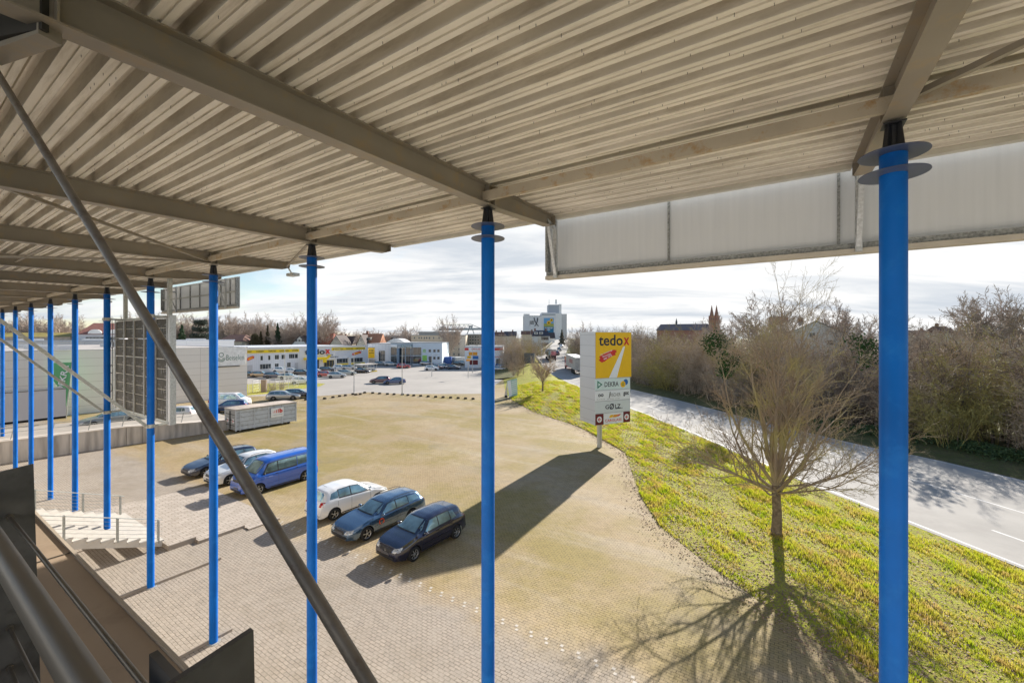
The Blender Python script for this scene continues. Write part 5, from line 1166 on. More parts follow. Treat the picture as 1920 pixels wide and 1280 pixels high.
# -- the long discount store
A0 = G(470, 699.5); A0.z = 0; hT = 6.75; LT = 62.0
st_ = thing('discount_store', 'long white discount store with yellow text band and big lettering', 'building', A0+NV*20)
m_st = grid_mat('store_white_sheet', (.70, .72, .76), (.58, .60, .63), .5, 30, .03, .5, var=.01)
tN = lambda px: (lambda k: k)( (A0.x-(px-CX)/F_PX*A0.y)/((px-CX)/F_PX*NV.y-NV.x) )     # distance along the facade for a photo column
block(st_, A0-NV*22, NV, RV, 22+tN(690), 40, 0, hT, m_st)
MB().ubox(A0-NV*22, NV, RV, 22.2+tN(690), .4, hT+.002, hT+.18, v0=-.06).build('parapet_cap', M('cap_pale', (.66, .66, .66), .5), st_)
def fas(px, z, d=.0): return A0+NV*tN(px)-RV*d+ZV*z
def zpx(px, py): Y = (A0+NV*tN(px)).y; return CAMZ+(HZ-py)/F_PX*Y
def band(p0, p1, z0, z1, mat, name, d0=.02, d1=.25): return MB().hexa([A0+NV*tN(p)-RV*d+ZV*z for z in (z0, z1) for p, d in ((p0, d0), (p1, d0), (p1, d1), (p0, d1))]).build(name, mat, st_)
mt_yel = M('shop_yellow', (.86, .62, .01), .5, 0, .03)
b1 = band(448, 560, 5.35, 6.2, mt_yel, 'yellow_band')
for s_, p0, p1 in (('FARBEN', 480, 494), ('TAPETEN', 502, 516.5), ('GARDINEN', 523, 540.5), ('STOFFE', 547, 558), ('BEDARF', 456, 471)):
    text(s_, tN(p1)-tN(p0), .42, mt_ink, b1, fas(p0, 5.57, .26), NV, ZV, .02, 'lettering', .01)
b2_ = band(622, 684, 5.5, 6.3, mt_yel, 'yellow_band')
for s_, p0, p1 in (('BODENBELÄGE', 624, 642), ('LEUCHTEN', 648, 661), ('HEIMTEXTILIEN', 666, 683)):
    text(s_, tN(p1)-tN(p0), .42, mt_ink, b2_, fas(p0, 5.7, .26), NV, ZV, .02, 'lettering', .01)
text('tedo', tN(608.5)-tN(570.5), 1.75, mt_ink, st_, fas(570.5, 4.35, .05), NV, ZV, .02, 'lettering', .15); text('x', tN(618.5)-tN(609), 1.35, mt_red, st_, fas(609, 4.5, .05), NV, ZV, .05, 'lettering', .15)
text('Discount', tN(624)-tN(612), .45, mt_ink, st_, fas(612, 3.9, .05), NV, ZV, .02, 'lettering', .05); text('für Renovieren', tN(634)-tN(613), .40, mt_ink, st_, fas(613, 3.25, .05), NV, ZV, .02, 'lettering', .05)
for p0, p1, z, c in ((462, 477, 3.6, 0), (660, 678, 3.9, 1)):
    w_ = tN(p1)-tN(p0); q = fas(p0, z, .04)
    MB().prism([q+NV*(a*w_)+ZV*b for a, b in ((0, 0), (.1, -.25), (.3, -.15), (.75, .25), (.98, .35), (.88, .6), (1.0, .85), (.8, 1.05), (.6, .95), (.3, .7), (.05, .45))], -RV*.05).build('brush_stroke', mt_red, st_)
    MB().prism([q-RV*.06+NV*(a*w_)+ZV*b for a, b in ((.12, .1), (.3, .1), (.8, .55), (.75, .75), (.3, .45))], -RV*.01).build('brush_stroke', mt_sy, st_)
for p0, p1, z0, z1, c in ((488, 493, 3.3, 4.6, 1), (502.5, 507, 3.3, 4.6, 1), (515, 523, 3.4, 4.7, 2), (527.5, 535, 3.4, 4.7, 2), (541.5, 552, 3.5, 4.8, 3), (552.5, 558.5, 3.5, 4.8, 1), (487, 508, .9, 2.3, 4), (515, 522.5, 1.0, 2.3, 2), (538, 545, 1.0, 2.4, 2)):
    win(st_, fas(p0, z0), NV, -RV, tN(p1)-tN(p0), z1-z0, c)
for p0, p1 in ((464, 473), (553, 559)): band(p0, p1, 0, 2.2, M('store_door', (.5, .51, .53), .6), 'door', .002, .06)
# entrance canopy in yellow and the shop window
can = band(569, 608, 2.9, 3.5, mt_yel, 'entrance_canopy', .02, 2.2); band(569.5, 574, 1.9, 2.898, mt_yel, 'canopy_panel', 2.0, 2.2); band(598, 604.5, 1.9, 2.898, mt_yel, 'canopy_panel', 2.0, 2.2)
MB().prism([fas(604, 2.9, 2.21), fas(609, 3.2, 2.21), fas(613, 4.2, 2.21), fas(607.5, 4.2, 2.21), fas(604, 3.4, 2.21)], -RV*.1).build('canopy_wing', mt_yel, st_)
for px in (570.5, 600): band(px, px+1.2, 0, 1.898, mt_grey_t, 'canopy_post', 2.0, 2.15)
win(st_, fas(574, .1), NV, -RV, tN(598)-tN(574), 2.7, 4, mt_grey_t)
win(st_, fas(607, .2), NV, -RV, tN(628)-tN(607), 2.3, 4, M('yellow_frame', (.7, .55, .1), .5))
for p0, p1 in ((629, 654), (656.5, 680)): win(st_, fas(p0, 1.3), NV, -RV, tN(p1)-tN(p0), 1.5, 4)
band(628, 683, .75, 1.15, mt_yel, 'yellow_sill', .02, .4); band(651.5, 656, 0, 3.0, mt_white, 'pillar', .02, .7); band(626, 629, 0, 3.0, mt_white, 'pillar', .02, .7)
# trolley shelter
ts = thing('trolley_shelter', 'open trolley shelter with pale cover and yellow base beside the shop rows', 'shelter', G(693, 697)); c = G(693, 697.5)
MB().ubox(c-NV*2.6, NV, RV, 5.2, 3, .0, .25).build('base_frame', mt_yel, ts); MB().ubox(c-NV*2.8, NV, RV, 5.6, 3.2, 2.05, 2.25).build('shelter_roof', M('pale_cover', (.66, .60, .52), .6), ts)
mb = MB()
for k in range(6): mb.ubox(c-NV*2.5, NV, RV, .08, .08, .25, 2.05, u0=k*.98)
mb.build('post', mt_frame, ts); mb = MB(); [mb.ubox(c-NV*2.3, NV, RV, .9, 2.2, .3, 1.05, u0=k*1.15) for k in range(4)]; mb.build('trolley_row', mt_galv, ts)
# -- generic helper for blocks facing the camera, given by photo columns and rows
def fb_(name, label, cat, Y, x0, x1, ytop, mat, depth=15, z0=0.0, yaw=0.0, cap=True, group=None):
    a, b = D(x0, 640, Y), D(x1, 640, Y); u = (b-a); u.z = 0; u.normalize(); u = Matrix.Rotation(yaw, 3, 'Z') @ u; v = Vector((-u.y, u.x, 0)); L_ = (b-a).length; zt_ = CAMZ+(HZ-ytop)/F_PX*Y
    t = thing(name, label, cat, Vector((a.x, a.y, 0)), 0, group); block(t, a, u, v, L_, depth, z0, zt_, mat)
    if cap: MB().ubox(a-u*.1-v*.1, u, v, L_+.2, depth+.2, zt_+.002, zt_+.22).build('roof_edge', M('roof_edge_grey', (.40, .41, .42), .5), t)
    nrm = -v
    def w_(px0, px1, py0, py1, cols=1, fr=mt_frame, gl=mt_glass, d=.08):
        k0, k1 = (px0-x0)/(x1-x0)*L_, (px1-x0)/(x1-x0)*L_; za, zb = CAMZ+(HZ-py1)/F_PX*Y, CAMZ+(HZ-py0)/F_PX*Y
        return win(t, Vector((a.x, a.y, 0))+u*k0+ZV*za, u, nrm, k1-k0, zb-za, cols, fr, gl, d)
    def pn(name_, px0, px1, py0, py1, mat_, d0=.01, d1=.10):
        k0, k1 = (px0-x0)/(x1-x0)*L_, (px1-x0)/(x1-x0)*L_; za, zb = CAMZ+(HZ-py1)/F_PX*Y, CAMZ+(HZ-py0)/F_PX*Y; o = Vector((a.x, a.y, 0))
        return MB().hexa([o+u*k+nrm*d+ZV*z for z in (za, zb) for k, d in ((k0, d0), (k1, d0), (k1, d1), (k0, d1))]).build(name_, mat_, t)
    def tx(s, px0, px1, py0, py1, mat_, d=.11, bold=.02, par=None):
        k0, k1 = (px0-x0)/(x1-x0)*L_, (px1-x0)/(x1-x0)*L_; za, zb = CAMZ+(HZ-py1)/F_PX*Y, CAMZ+(HZ-py0)/F_PX*Y; o = Vector((a.x, a.y, 0))
        return text(s, k1-k0, zb-za, mat_, par or t, o+u*k0+nrm*d+ZV*za, u, ZV, bold, 'lettering', .02)
    return t, w_, pn, tx, (a, u, v, L_, zt_)
m_ws = grid_mat('workshop_sheet', (.78, .78, .79), (.50, .50, .52), 1.2, 40, .03, .6, udir=Vector((1, 0, 0)), var=.01)
t, W_, Pn, Tx, _ = fb_('workshop_building', 'white sheet-clad workshop with yellow poster between store and glass showroom', 'building', 152, 689, 733, 645, m_ws, 20)
Pn('poster', 690.5, 702.5, 652, 671, mt_sy); Pn('poster_frame', 690, 703, 651, 652, mt_grey_t); Tx('SONDER', 692, 701, 655.5, 658, mt_ink); Tx('AKTION', 692, 701, 660, 662.5, mt_ink)
W_(710, 722, 657, 677, 3, mt_frame); Pn('garage_door', 692, 704, 673, 681.3, M('door_grey', (.42, .40, .38), .6)); Pn('wall_sign', 728.5, 745, 646, 650, mt_sw, .01, .3) if False else None
t, W_, Pn, Tx, _ = fb_('glass_showroom', 'two-storey glass showroom with pale frame', 'building', 150, 732.5, 776, 643, M('showroom_pale_blue', (.42, .50, .56), .5), 18)
for p0, p1 in ((732.8, 748), (749.5, 759.5), (761, 770), (771, 775.8)):
    for a, b in ((651, 666), (667, 681.6)): W_(p0, p1, a, b, 2, M('showroom_frame', (.25, .32, .38), .4, .4))
Pn('sign_strip', 728.5+4.5, 745, 646, 650, mt_sw, .02, .4); Pn('sign_strip', 752.5, 773, 646, 650.3, M('sign_teal_grey', (.25, .36, .38), .5), .02, .4); Tx('AUTOHAUS', 754, 771, 647, 649.4, mt_sw, .42)
Pn('portal_frame', 747, 751, 652, 684, M('portal_blue', (.24, .33, .42), .5), 1.0, 2.2)
t, W_, Pn, Tx, _ = fb_('office_block', 'pale blue office block with lime-green door and small square windows', 'building', 147, 774, 829, 643, M('office_pale_blue', (.60, .69, .78), .6, 0, .03), 16)
for a, b in ((651, 666), (667, 681.8)): W_(774.3, 790, a, b, 2, M('showroom_frame', (.25, .32, .38), .4, .4))
for p in (803.8, 812.5, 820):
    for a in (655, 668.5): W_(p, p+4.2, a, a+5, 1, mt_grey_t)
Pn('green_door', 792, 800.5, 666, 683, M('lime_green', (.28, .60, .12), .5)); Tx('IS', 793.5, 798.5, 654.5, 660.5, M('lime_green', (.28, .60, .12), .5)); Pn('dark_door', 804.5, 809.5, 668, 683.5, mt_grey_t)
m_bg = M('beige_render', (.66, .54, .41), .8, 0, .05, .3)
t, W_, Pn, Tx, _ = fb_('beige_apartments', 'four-storey beige apartment block behind the pale blue offices', 'building', 205, 771, 873.5, 628.5, m_bg, 14)
Pn('attic_storey', 784, 863, 621.5, 628, M('attic_grey', (.33, .32, .30), .7), -4, -1.0); Pn('end_wall', 862, 873, 630.5, 669, M('sunlit_beige_render', (.80, .69, .59), .8), .01, .6)  # end wall: sunlight on this side put into a lighter beige
for p in (776, 784.5, 789, 794.5, 798.5, 804, 812, 822, 831, 841, 850):
    for a in (631.5, 641, 651.5, 662):
        if a > 640 and p < 826: continue
        W_(p, p+2.6, a, a+3.8, 1)
for p in (830, 841): pass
for a in (641, 651.5, 662): Pn('balcony', 829, 838, a+2.5, a+6, M('balcony_beige', (.42, .34, .26), .8), .02, 1.4)
for a in (642, 652.5, 662.5): W_(859.5, 861.5, a, a+4, 1, mt_grey_t)
t, W_, Pn, Tx, _ = fb_('grey_block', 'grey office block with rows of windows right of the beige flats', 'building', 215, 873, 903, 627, M('grey_concrete_block', (.28, .27, .25), .8), 12)
for p in (875, 880, 885, 890, 895):
    for a in (629.5, 635.5, 641.5): W_(p, p+3.4, a, a+3.4, 1)
t, W_, Pn, Tx, (a_, u_, v_, L_, zt_) = fb_('glass_repair_shop', 'white low shop with red stripe under its eaves and posters', 'building', 133, 871.5, 943.5, 650, M('shop_white', (.80, .83, .88), .6, 0, .03), 16)
Pn('red_stripe', 871.3, 943.6, 652, 656.5, mt_red, .01, .15); Pn('white_fascia', 879, 903, 651.5, 657, mt_sw, .02, .2)
Tx('CARGLASS', 884, 901, 652.6, 655.6, mt_red, .22); Tx('CARGLASS', 927, 942, 668, 670, mt_red, .06)
for p0, p1, a, b, m in ((879, 895, 660, 666, mt_orange), (876, 883, 667, 671.5, mt_sy), (886, 897, 667, 673, mt_sblue), (880.5, 896, 675, 683.5, mt_dred)): Pn('poster', p0, p1, a, b, m, .01, .06)
W_(930, 938, 672, 688, 2, mt_frame); W_(903, 925, 662, 685, 4, mt_frame); Pn('dark_door', 935.5, 938, 672, 689, mt_grey_t, .09, .12)
q_ = a_+u_*L_; 
for k in (4, 9): win(t, Vector((q_.x, q_.y, 0))+v_*k+ZV*1.4, v_, u_, 2.4, 1.8, 2)
bc = thing('blue_container', 'small blue container beside the beige flats', 'container', G(839, 682)); MB().box(G(839, 682)+ZV*1.3, (3, 2.6, 2.6)).build('box_body', M('container_blue', (.02, .08, .30), .5), bc); MB().box(G(839, 682)+Vector((0, -1.32, 1.3)), (2.2, .03, 2.1)).build('door', M('container_blue_door', (.03, .10, .34), .5), bc)
for (px, py, w_, h_, cc_, lb) in ((850, 681, 5, 2.4, (.5, .54, .56), 'pale roller shed beside the blue container'), (865, 682, 4, 2.4, (.58, .58, .56), 'white roller shed left of the red-striped shop')):
    s_ = thing('storage_shed', lb, 'shed', G(px, py)); MB().box(G(px, py)+ZV*h_/2, (w_, 3, h_)).build('wall', M('shed%d' % px if False else 'shed_wall_pale' if px == 850 else 'shed_wall_white', cc_, .6), s_); mb = MB(); [mb.box(G(px, py)+Vector((k*.8-w_/2+.5, -1.51, h_/2)), (.05, .02, h_-.2)) for k in range(int(w_/.8))]; mb.build('door_joint', mt_grey_t, s_)
# -- gabled houses
def house(label, Y, x0, x1, yeave, yridge, wallm, roofm, gable_front=False, hip=0.0, chim=(), wins=(), depth=9, dormer=None, name='gabled_house', group=None, yaw=0.0):
    a, b = D(x0, 640, Y), D(x1, 640, Y); u = (b-a); u.z = 0; L_ = u.length; u.normalize(); u = Matrix.Rotation(yaw, 3, 'Z') @ u; v = Vector((-u.y, u.x, 0)); a = Vector((a.x, a.y, 0))
    if yaw: kx = (x1-CX)/F_PX; L_ = (kx*a.y-a.x)/(u.x-kx*u.y)
    ze, zr_ = CAMZ+(HZ-yeave)/F_PX*Y, CAMZ+(HZ-yridge)/F_PX*Y
    t = thing(name, label, 'house', a, 0, group); wl = MB()
    P = lambda s, d, z: a+u*s+v*d+ZV*z
    if gable_front:
        wl.prism([P(0, 0, 0), P(L_, 0, 0), P(L_, 0, ze), P(L_/2, 0, zr_), P(0, 0, ze)], v*depth); w_o = wl.build('wall', wallm, t)
        rf = MB(); e = .35; th = .18
        for s0, s1 in ((-e, L_/2), (L_+e, L_/2)):
            zz = ze-(zr_-ze)*e/(L_/2); rf.hexa([P(s0, -e, zz+.02), P(s1, -e, zr_+.02), P(s1, depth+e, zr_+.02), P(s0, depth+e, zz+.02), P(s0, -e, zz+th), P(s1, -e, zr_+th+.02), P(s1, depth+e, zr_+th+.02), P(s0, depth+e, zz+th)])
        ro = rf.build('roof', roofm, t)
    else:
        wl.hexa([P(s, d, z) for z in (0, ze) for s, d in ((0, 0), (L_, 0), (L_, depth), (0, depth))]); 
        if not hip: wl.prism([P(.02, 0, ze), P(.02, depth, ze), P(.02, depth/2, zr_-.05)], u*.2); wl.prism([P(L_-.22, 0, ze), P(L_-.22, depth, ze), P(L_-.22, depth/2, zr_-.05)], u*.2)
        w_o = wl.build('wall', wallm, t); rf = MB(); e = .4; hp = hip*L_
        A_, B_, C_, D_ = P(-e, -e, ze-.05), P(L_+e, -e, ze-.05), P(L_+e, depth+e, ze-.05), P(-e, depth+e, ze-.05); R0, R1 = P(-e*(hip == 0)+hp, depth/2, zr_), P(L_+e*(hip == 0)-hp, depth/2, zr_)
        i = len(rf.v); rf.v = [tuple(q) for q in (A_, B_, C_, D_, R0, R1)]; rf.f = [(0, 1, 5, 4), (2, 3, 4, 5), (1, 2, 5), (3, 0, 4), (3, 2, 1, 0)]
        ro = rf.build('roof', roofm, t)
    for s in chim: MB().box(P(L_*s, depth*.5, zr_+.3), (.9, .9, 1.8)).build('chimney', M('chimney_brick', (.22, .11, .08), .9), ro)
    for (s, z, w_, h_) in wins: win(t, P(L_*s-w_/2, 0, z), u, -v, w_, h_, 2)
    if dormer:
        for s in dormer:
            zc = (ze+zr_)/2-.3; d = MB(); d.hexa([P(L_*s+x, y, z) for z in (zc-.3, zc+1.0) for x, y in ((-1, .8), (1, .8), (1, 3.2), (-1, 3.2))]); dd_ = d.build('dormer', wallm, ro); win(dd_, P(L_*s-.7, .8, zc-.1), u, -v, 1.4, .8, 2)
    return t
def roofmat(n, c): return M('roof_tiles_'+n, c, .85, 0, .18, 1.8, dirt=tuple(k*.6 for k in c), dscale=.8, damt=.5)
rR, rO, rD, rG = roofmat('red', (.36, .10, .06)), roofmat('orange', (.50, .23, .13)), roofmat('dark', (.09, .07, .065)), roofmat('slate', (.07, .075, .10)); rB = roofmat('brown', (.22, .12, .09))
wW = mt_white; wC = M('cream_render', (.62, .56, .46), .8, 0, .05, .5)
house('large house with red hipped roof right of the third blue column', 205, 588, 621, 645, 624, wC, rR, hip=.25, chim=(.35,), yaw=0, depth=16)
house('dark-roofed house with white gable, between the red and orange roofs', 200, 619, 641, 645, 629, wC, rD, gable_front=True, wins=((.5, 8.0, 1.4, 1.6),), depth=12)
house('low dark roof with chimney behind the store', 212, 634, 660, 644, 630, wC, rD, chim=(.3,))
house('orange tiled house with pale gable behind the store', 195, 674, 710, 645, 625, wC, rO, chim=(.2,), wins=(), dormer=(.45,), depth=11)
house('small white gable left of the orange tiled roof', 190, 669, 685, 645, 628, wC, rD, gable_front=True, wins=((.5, 7.6, 1.2, 1.5),), depth=8)
house('white-gabled house left of the third blue column', 198, 547, 576, 646, 630, wW, rD, gable_front=True, wins=((.3, 7.6, 1, 1), (.5, 7.6, 1, 1), (.7, 7.6, 1, 1)), depth=10)
house('long brown tiled roof behind the white hall', 190, 405, 452, 640, 627, wC, rB, hip=.2, depth=14)
t, W_, Pn, Tx, _ = fb_('flat_roof_flats', 'grey flat-roofed flats behind the glass showroom', 'building', 215, 716, 772, 630.5, M('flats_grey', (.45, .46, .46), .7), 12); 
for p in (718, 733, 742, 756): W_(p, p+4, 633, 638.5, 1, mt_grey_t)
t, W_, Pn, Tx, _ = fb_('vaulted_pavilion', 'pale vaulted roof above the glass showroom', 'building', 175, 724, 760, 642, M('pavilion_white', (.62, .62, .61), .5), 10, cap=False)
mb = MB(); a = D(724, 640, 175); b = D(760, 640, 175); zz = CAMZ-10/F_PX*175; mb.prism([a*0+Vector((a.x+(b.x-a.x)*k/8, 175, zz+1.7*math.sin(math.pi*k/8)+.01)) for k in range(9)], (0, 10, 0)); mb.build('vault', M('vault_pale', (.66, .66, .66), .5), t)
# villa and its neighbour on the left
vl = house('grey villa with hipped red roof and curved dormers, left of the display', 118, 146, 232, 626.5, 604, M('villa_grey', (.52, .53, .56), .8, 0, .05, .6), roofmat('villa_red', (.30, .13, .10)), hip=.26, depth=12, wins=[(x, z, 1.2, 1.8) for z in (4.6, 8.0) for x in (.22, .31, .40, .49, .74, .83)], name='hipped_villa', yaw=math.radians(38))
mb = MB()
for s in (.36, .78):
    a = D(146, 640, 118); uv = Matrix.Rotation(math.radians(38), 3, 'Z') @ Vector((1, 0, 0)); kx = (232-CX)/F_PX; Lv = (kx*a.y-a.x)/(uv.x-kx*uv.y); vv_ = Vector((-uv.y, uv.x, 0)); q = Vector((a.x, a.y, CAMZ+(HZ-626)/F_PX*118))+uv*Lv*s-vv_*.05; mb.prism([q+uv*1.5*math.cos(math.pi*k/8)+ZV*1.35*math.sin(math.pi*k/8) for k in range(9)], vv_*3)
mb.build('curved_dormer', mt_white, vl)
lh = house('long brown stone building with mossy roof at the far left', 112, -20, 132, 631, 623, M('brown_stone', (.46, .38, .30), .9, 0, .15, 2), roofmat('moss', (.34, .27, .07)), depth=12, wins=[(x, 4.8, 1.2, 1.7) for x in (.12, .25, .37, .5, .62, .74, .86)], name='stone_building', yaw=math.radians(20))
# silo and its sign
t, W_, Pn, Tx, (a_, u_, v_, L_, zt_) = fb_('grain_silo', 'tall white silo building with festival lettering and sunflower poster', 'silo', 440, 982, 1041, 592, M('silo_white', (.85, .85, .87), .8, 0, .03, .05), 30)
m_sg = M('silo_grey', (.45, .48, .53), .8, 0, .04, .05)
Pn('silo_stair_block', 982, 993, 588.5, 640, M('silo_pale', (.80, .80, .83), .8), -6, .5); Pn('upper_block', 1015.5, 1042, 586, 640, M('silo_pale', (.80, .80, .83), .8), -28, 1.0); Pn('dark_louvre', 1016, 1041, 588.5, 591, m_sg, 1.0, 1.4)
Pn('head_tower', 1029, 1053.5, 570.5, 600, m_sg, -22, -4); Pn('side_block', 1041.1, 1053, 587, 640, M('silo_side', (.86, .86, .87), .8), -30, .6); Pn('rear_block', 1053.1, 1063.5, 588, 640, M('silo_side_grey', (.62, .63, .66), .8), -30, -3)
Pn('head_shaft', 1049, 1053.6, 569.5, 600, M('silo_side', (.86, .86, .87), .8), -21, -3.9); mb = MB(); 
q = D(1029.5, 570, 455); mb.tube([q, q+ZV*5], .25, 6); mb.build('aerial', m_sg, t); q = D(1042.5, 570, 455); MB().tube([q, q+ZV*5], [1.0, .8], 10).build('vent_stack', mt_white, t)
for p in range(5): Pn('vent_opening', 992.5+p*4.5, 994.5+p*4.5, 592.6, 593.6, m_sg, .02, .3)
pst = Pn('poster', 1019.5, 1038, 596, 624, M('poster_sky', (.18, .42, .72), .6), 1.02, 1.3)
Pn('poster_field', 1019.5, 1038, 606.5, 612.5, M('poster_field', (.42, .45, .12), .7), 1.31, 1.34); Pn('poster_text_area', 1019.5, 1038, 612.5, 624, M('poster_blue', (.03, .19, .36), .6), 1.31, 1.34)
Tx('WO SONNENBLUMEN', 1021, 1036, 613.5, 616, mt_sw, 1.36); Tx('WACHSEN', 1021, 1031, 617, 619.5, mt_sw, 1.36)
def silo_disc(px, py, r, mat, d, name): 
    c = D(px, py, 440-d); return MB().prism([c+Vector((math.cos(a)*r, 0, math.sin(a)*r)) for a in [k*math.pi/8 for k in range(16)]], (0, .1, 0)).build(name, mat, t)
for px, py, s_ in ((1029, 605, 1.0), (1034, 600, .8)): silo_disc(px, py, 2.1*s_, mt_sy, 1.5, 'sunflower_petals'); silo_disc(px, py, .9*s_, M('seed_brown', (.16, .07, .02), .8), 1.7, 'sunflower_centre')
Tx('NIBELUNGEN', 985, 1001.5, 601.5, 604, mt_ink, .3, .04); Tx('FESTSPIELE', 985, 1001.5, 605, 607.6, mt_ink, .3, .04); Tx('WORMS', 985, 994, 609, 611, mt_ink, .3, .02)
for p in ((1001.3, 595.5, 1009.8, 611.5), (1008, 595.8, 1002.5, 611.6)):
    q0, q1 = D(p[0], p[1], 439.5), D(p[2], p[3], 439.5); mb = MB(); n_ = 8; s_ = 1 if p[0] < 1005 else -1
    pts = [q0.lerp(q1, k/n_)+Vector((s_*-.9*math.sin(math.pi*k/n_), 0, 0)) for k in range(n_+1)]; mb.tube(pts, [.55-.03*k for k in range(n_+1)], 6); mb.build('cross_mark', mt_ink, t)
# houses at the foot of the silo
house('white house with slate mansard roof below the silo', 240, 999, 1031, 630, 619, mt_white, rG, hip=.12, chim=(.15, .8), wins=[(x, z, 1.5, 2) for x in (.55, .7, .85) for z in (4.5, 8)], dormer=(.2, .5))
house('dark brown roof left of the silo', 330, 978, 1000, 627, 620, wC, rB, chim=(.9,)); house('bluish slate roof behind the bushes left of the silo', 300, 946, 968, 630, 621, wC, rG, chim=(.7,)); house('brown roof behind the fourth blue column, on the skyline', 310, 925, 950, 630, 622, wC, rB, chim=(.2, .6))
house('small dark house beneath the silo, beside the conifer', 260, 1028, 1040, 634, 623, mt_white, rD)
# gantry crane
cr_ = thing('gantry_crane', 'pale truss gantry crane on the skyline above the beige flats', 'crane', D(880, 632, 520)); mc = M('crane_grey_blue', (.34, .38, .43), .6, .1)
def cb3(p, q, w_=.9, nm='truss_member'): MB().bar(D(*p, 520), D(*q, 520), w_, w_).build(nm, mc, cr_)
cb3((823, 617.5), (905, 616.5), 2.6, 'main_girder'); cb3((834, 608.5), (883, 608), .7); cb3((883, 608), (903, 616), .7); cb3((834, 608.5), (824, 618), .7)
for k in range(6): x = 838+k*8; cb3((x, 608.5), (x+4, 616.5), .45); cb3((x+4, 616.5), (x+8, 608.5), .45)
cb3((881, 612), (876, 626), 1.0, 'leg'); cb3((884, 612), (889, 626), 1.0, 'leg'); cb3((878.5, 612), (886.5, 612), 2.2, 'trolley_cabin'); cb3((831, 612), (831, 616), 4.5, 'machine_house')
# church
ch_ = thing('church', 'red sandstone church with twin spires and long grey roof on the skyline', 'church', D(1300, 632, 520)); YC = 520; ms = M('red_sandstone', (.42, .21, .15), .9, 0, .1, .05); mrf = M('church_roof_grey', (.20, .18, .20), .8)
cp = lambda px, py, dy=0.0: D(px, py, YC+dy)
mb = MB(); mb.hexa([Vector((cp(x, 632).x, YC+d, z)) for z in (0, CAMZ+(HZ-619)/F_PX*YC) for x, d in ((1240, 0), (1332, 0), (1332, 16), (1240, 16))]); mb.build('nave_wall', ms, ch_)
mb = MB(); z0_, z1_ = CAMZ+(HZ-619)/F_PX*YC, CAMZ+(HZ-607.5)/F_PX*YC; xs_ = [cp(x, 632).x for x in (1238, 1333, 1333, 1243)]
mb.v = [(xs_[0], YC-1, z0_), (xs_[1], YC-1, z0_), (xs_[1], YC+17, z0_), (xs_[0], YC+17, z0_), (xs_[3], YC+8, z1_), (xs_[2], YC+8, z1_+.8)]; mb.f = [(0, 1, 5, 4), (2, 3, 4, 5), (1, 2, 5), (3, 0, 4), (3, 2, 1, 0)]; mb.build('nave_roof', mrf, ch_)
for px in (1334.5, 1343.5):
    c = cp(px, 632, 4); c.z = 0; hb = CAMZ+(HZ-591.5)/F_PX*YC; ht = CAMZ+(HZ-571)/F_PX*YC
    tw = MB().box(c+ZV*hb/2, (5.4, 5.4, hb)).build('tower', ms, ch_); sb_ = MB(); sb_.lathe(c, [(2.5, hb), (1.9, hb+4), (1.8, hb+4), (.9, hb+9), (.9, hb+9.4), (.05, ht)], n=8); sb_.build('spire', M('spire_red_grey', (.32, .17, .13), .9), tw)
    mb = MB(); [mb.box(c+Vector((dx, -2.72, z)), (.8, .05, 2.6)) for dx in (-1.2, 1.2) for z in (hb-4, hb-10)]; mb.build('belfry_opening', mt_grey_t, tw)
MB().lathe(cp(1273, 632, 8)*1.0-ZV*CAMZ+ZV*0 if False else Vector((cp(1273, 632).x, YC+8, z1_-.5)), [(1.2, 0), (1.1, 2.2), (1.5, 2.4), (.05, 8.5)], n=8).build('ridge_turret', mt_grey_t, ch_)
# white house among the trees on the right, red brick tower block
house('white house with wide shallow gable among the trees right of the big bare tree', 112, 1468, 1590, 628, 602, mt_white, roofmat('pale', (.36, .35, .35)), gable_front=True, wins=((.45, 9.6, 1.6, 1.3), (.72, 7.6, 1.6, 1.3)), depth=12, chim=(.5,))
t, W_, Pn, Tx, _ = fb_('brick_building', 'small red brick building glimpsed behind the bare tree crown', 'building', 240, 1458, 1478, 594, M('red_brick', (.42, .16, .11), .9), 8); W_(1462, 1466, 599, 603, 1); Pn('annex', 1450, 1457.9, 601, 640, M('red_brick_pale', (.48, .26, .2), .9), -5, 0)
house('long brown roof on the skyline right of the nearest blue column', 210, 1712, 1930, 628, 619, wC, rB, chim=(.15, .4), yaw=0); house('small pale gabled house on the right skyline', 180, 1770, 1792, 624, 611, wC, rB, chim=(.3,)); 
mb = thing('distant_spire', 'tiny distant church spires on the skyline at the far right', 'church', D(1893, 632, 900)); o2 = MB(); 
for px, tp in ((1888, 596), (1898, 594)): c = D(px, 632, 900); c.z = 0; o2.box(c+ZV*15, (7, 7, 50)); o2.lathe(c, [(4, 40), (.1, CAMZ+(HZ-tp)/F_PX*900)], n=6)
o2.build('tower', M('distant_stone', (.33, .31, .33), .9), mb)
# chain link fence and grass strip beside the warehouse
gs = MB().poly([G(463.5, 741, .02), G(500, 738, .02), G(600, 724, .02), G(610, 719, .02), G(560, 716, .02), G(463, 720, .02)]).build('grass_strip', mt_turf); tag(gs, kind='structure')
fe = thing('mesh_fence', 'pale wire mesh fence between the access lane and the shops car park', 'fence', G(530, 730)); fp = [(466, 737), (474, 736), (486, 733), (496, 734), (505, 733), (516, 732), (524, 729.5), (532, 729.5), (541, 727.5), (551, 726), (560, 723.5), (572, 722)]
for p in fp: q = G(*p); MB().tube([q, q+ZV*2.1], .04, 6).build('fence_post', mt_galv, fe)
mb = MB()
for h in (.1, .6, 1.1, 1.6, 2.05): mb.tube([G(*p)+ZV*h for p in fp], .012, 4)
for a, b in zip(fp[:-1], fp[1:]):
    qa, qb = G(*a), G(*b)
    for k in range(1, 12): q = qa.lerp(qb, k/12); mb.bar(q+ZV*.1, q+ZV*2.05, .008, .008)
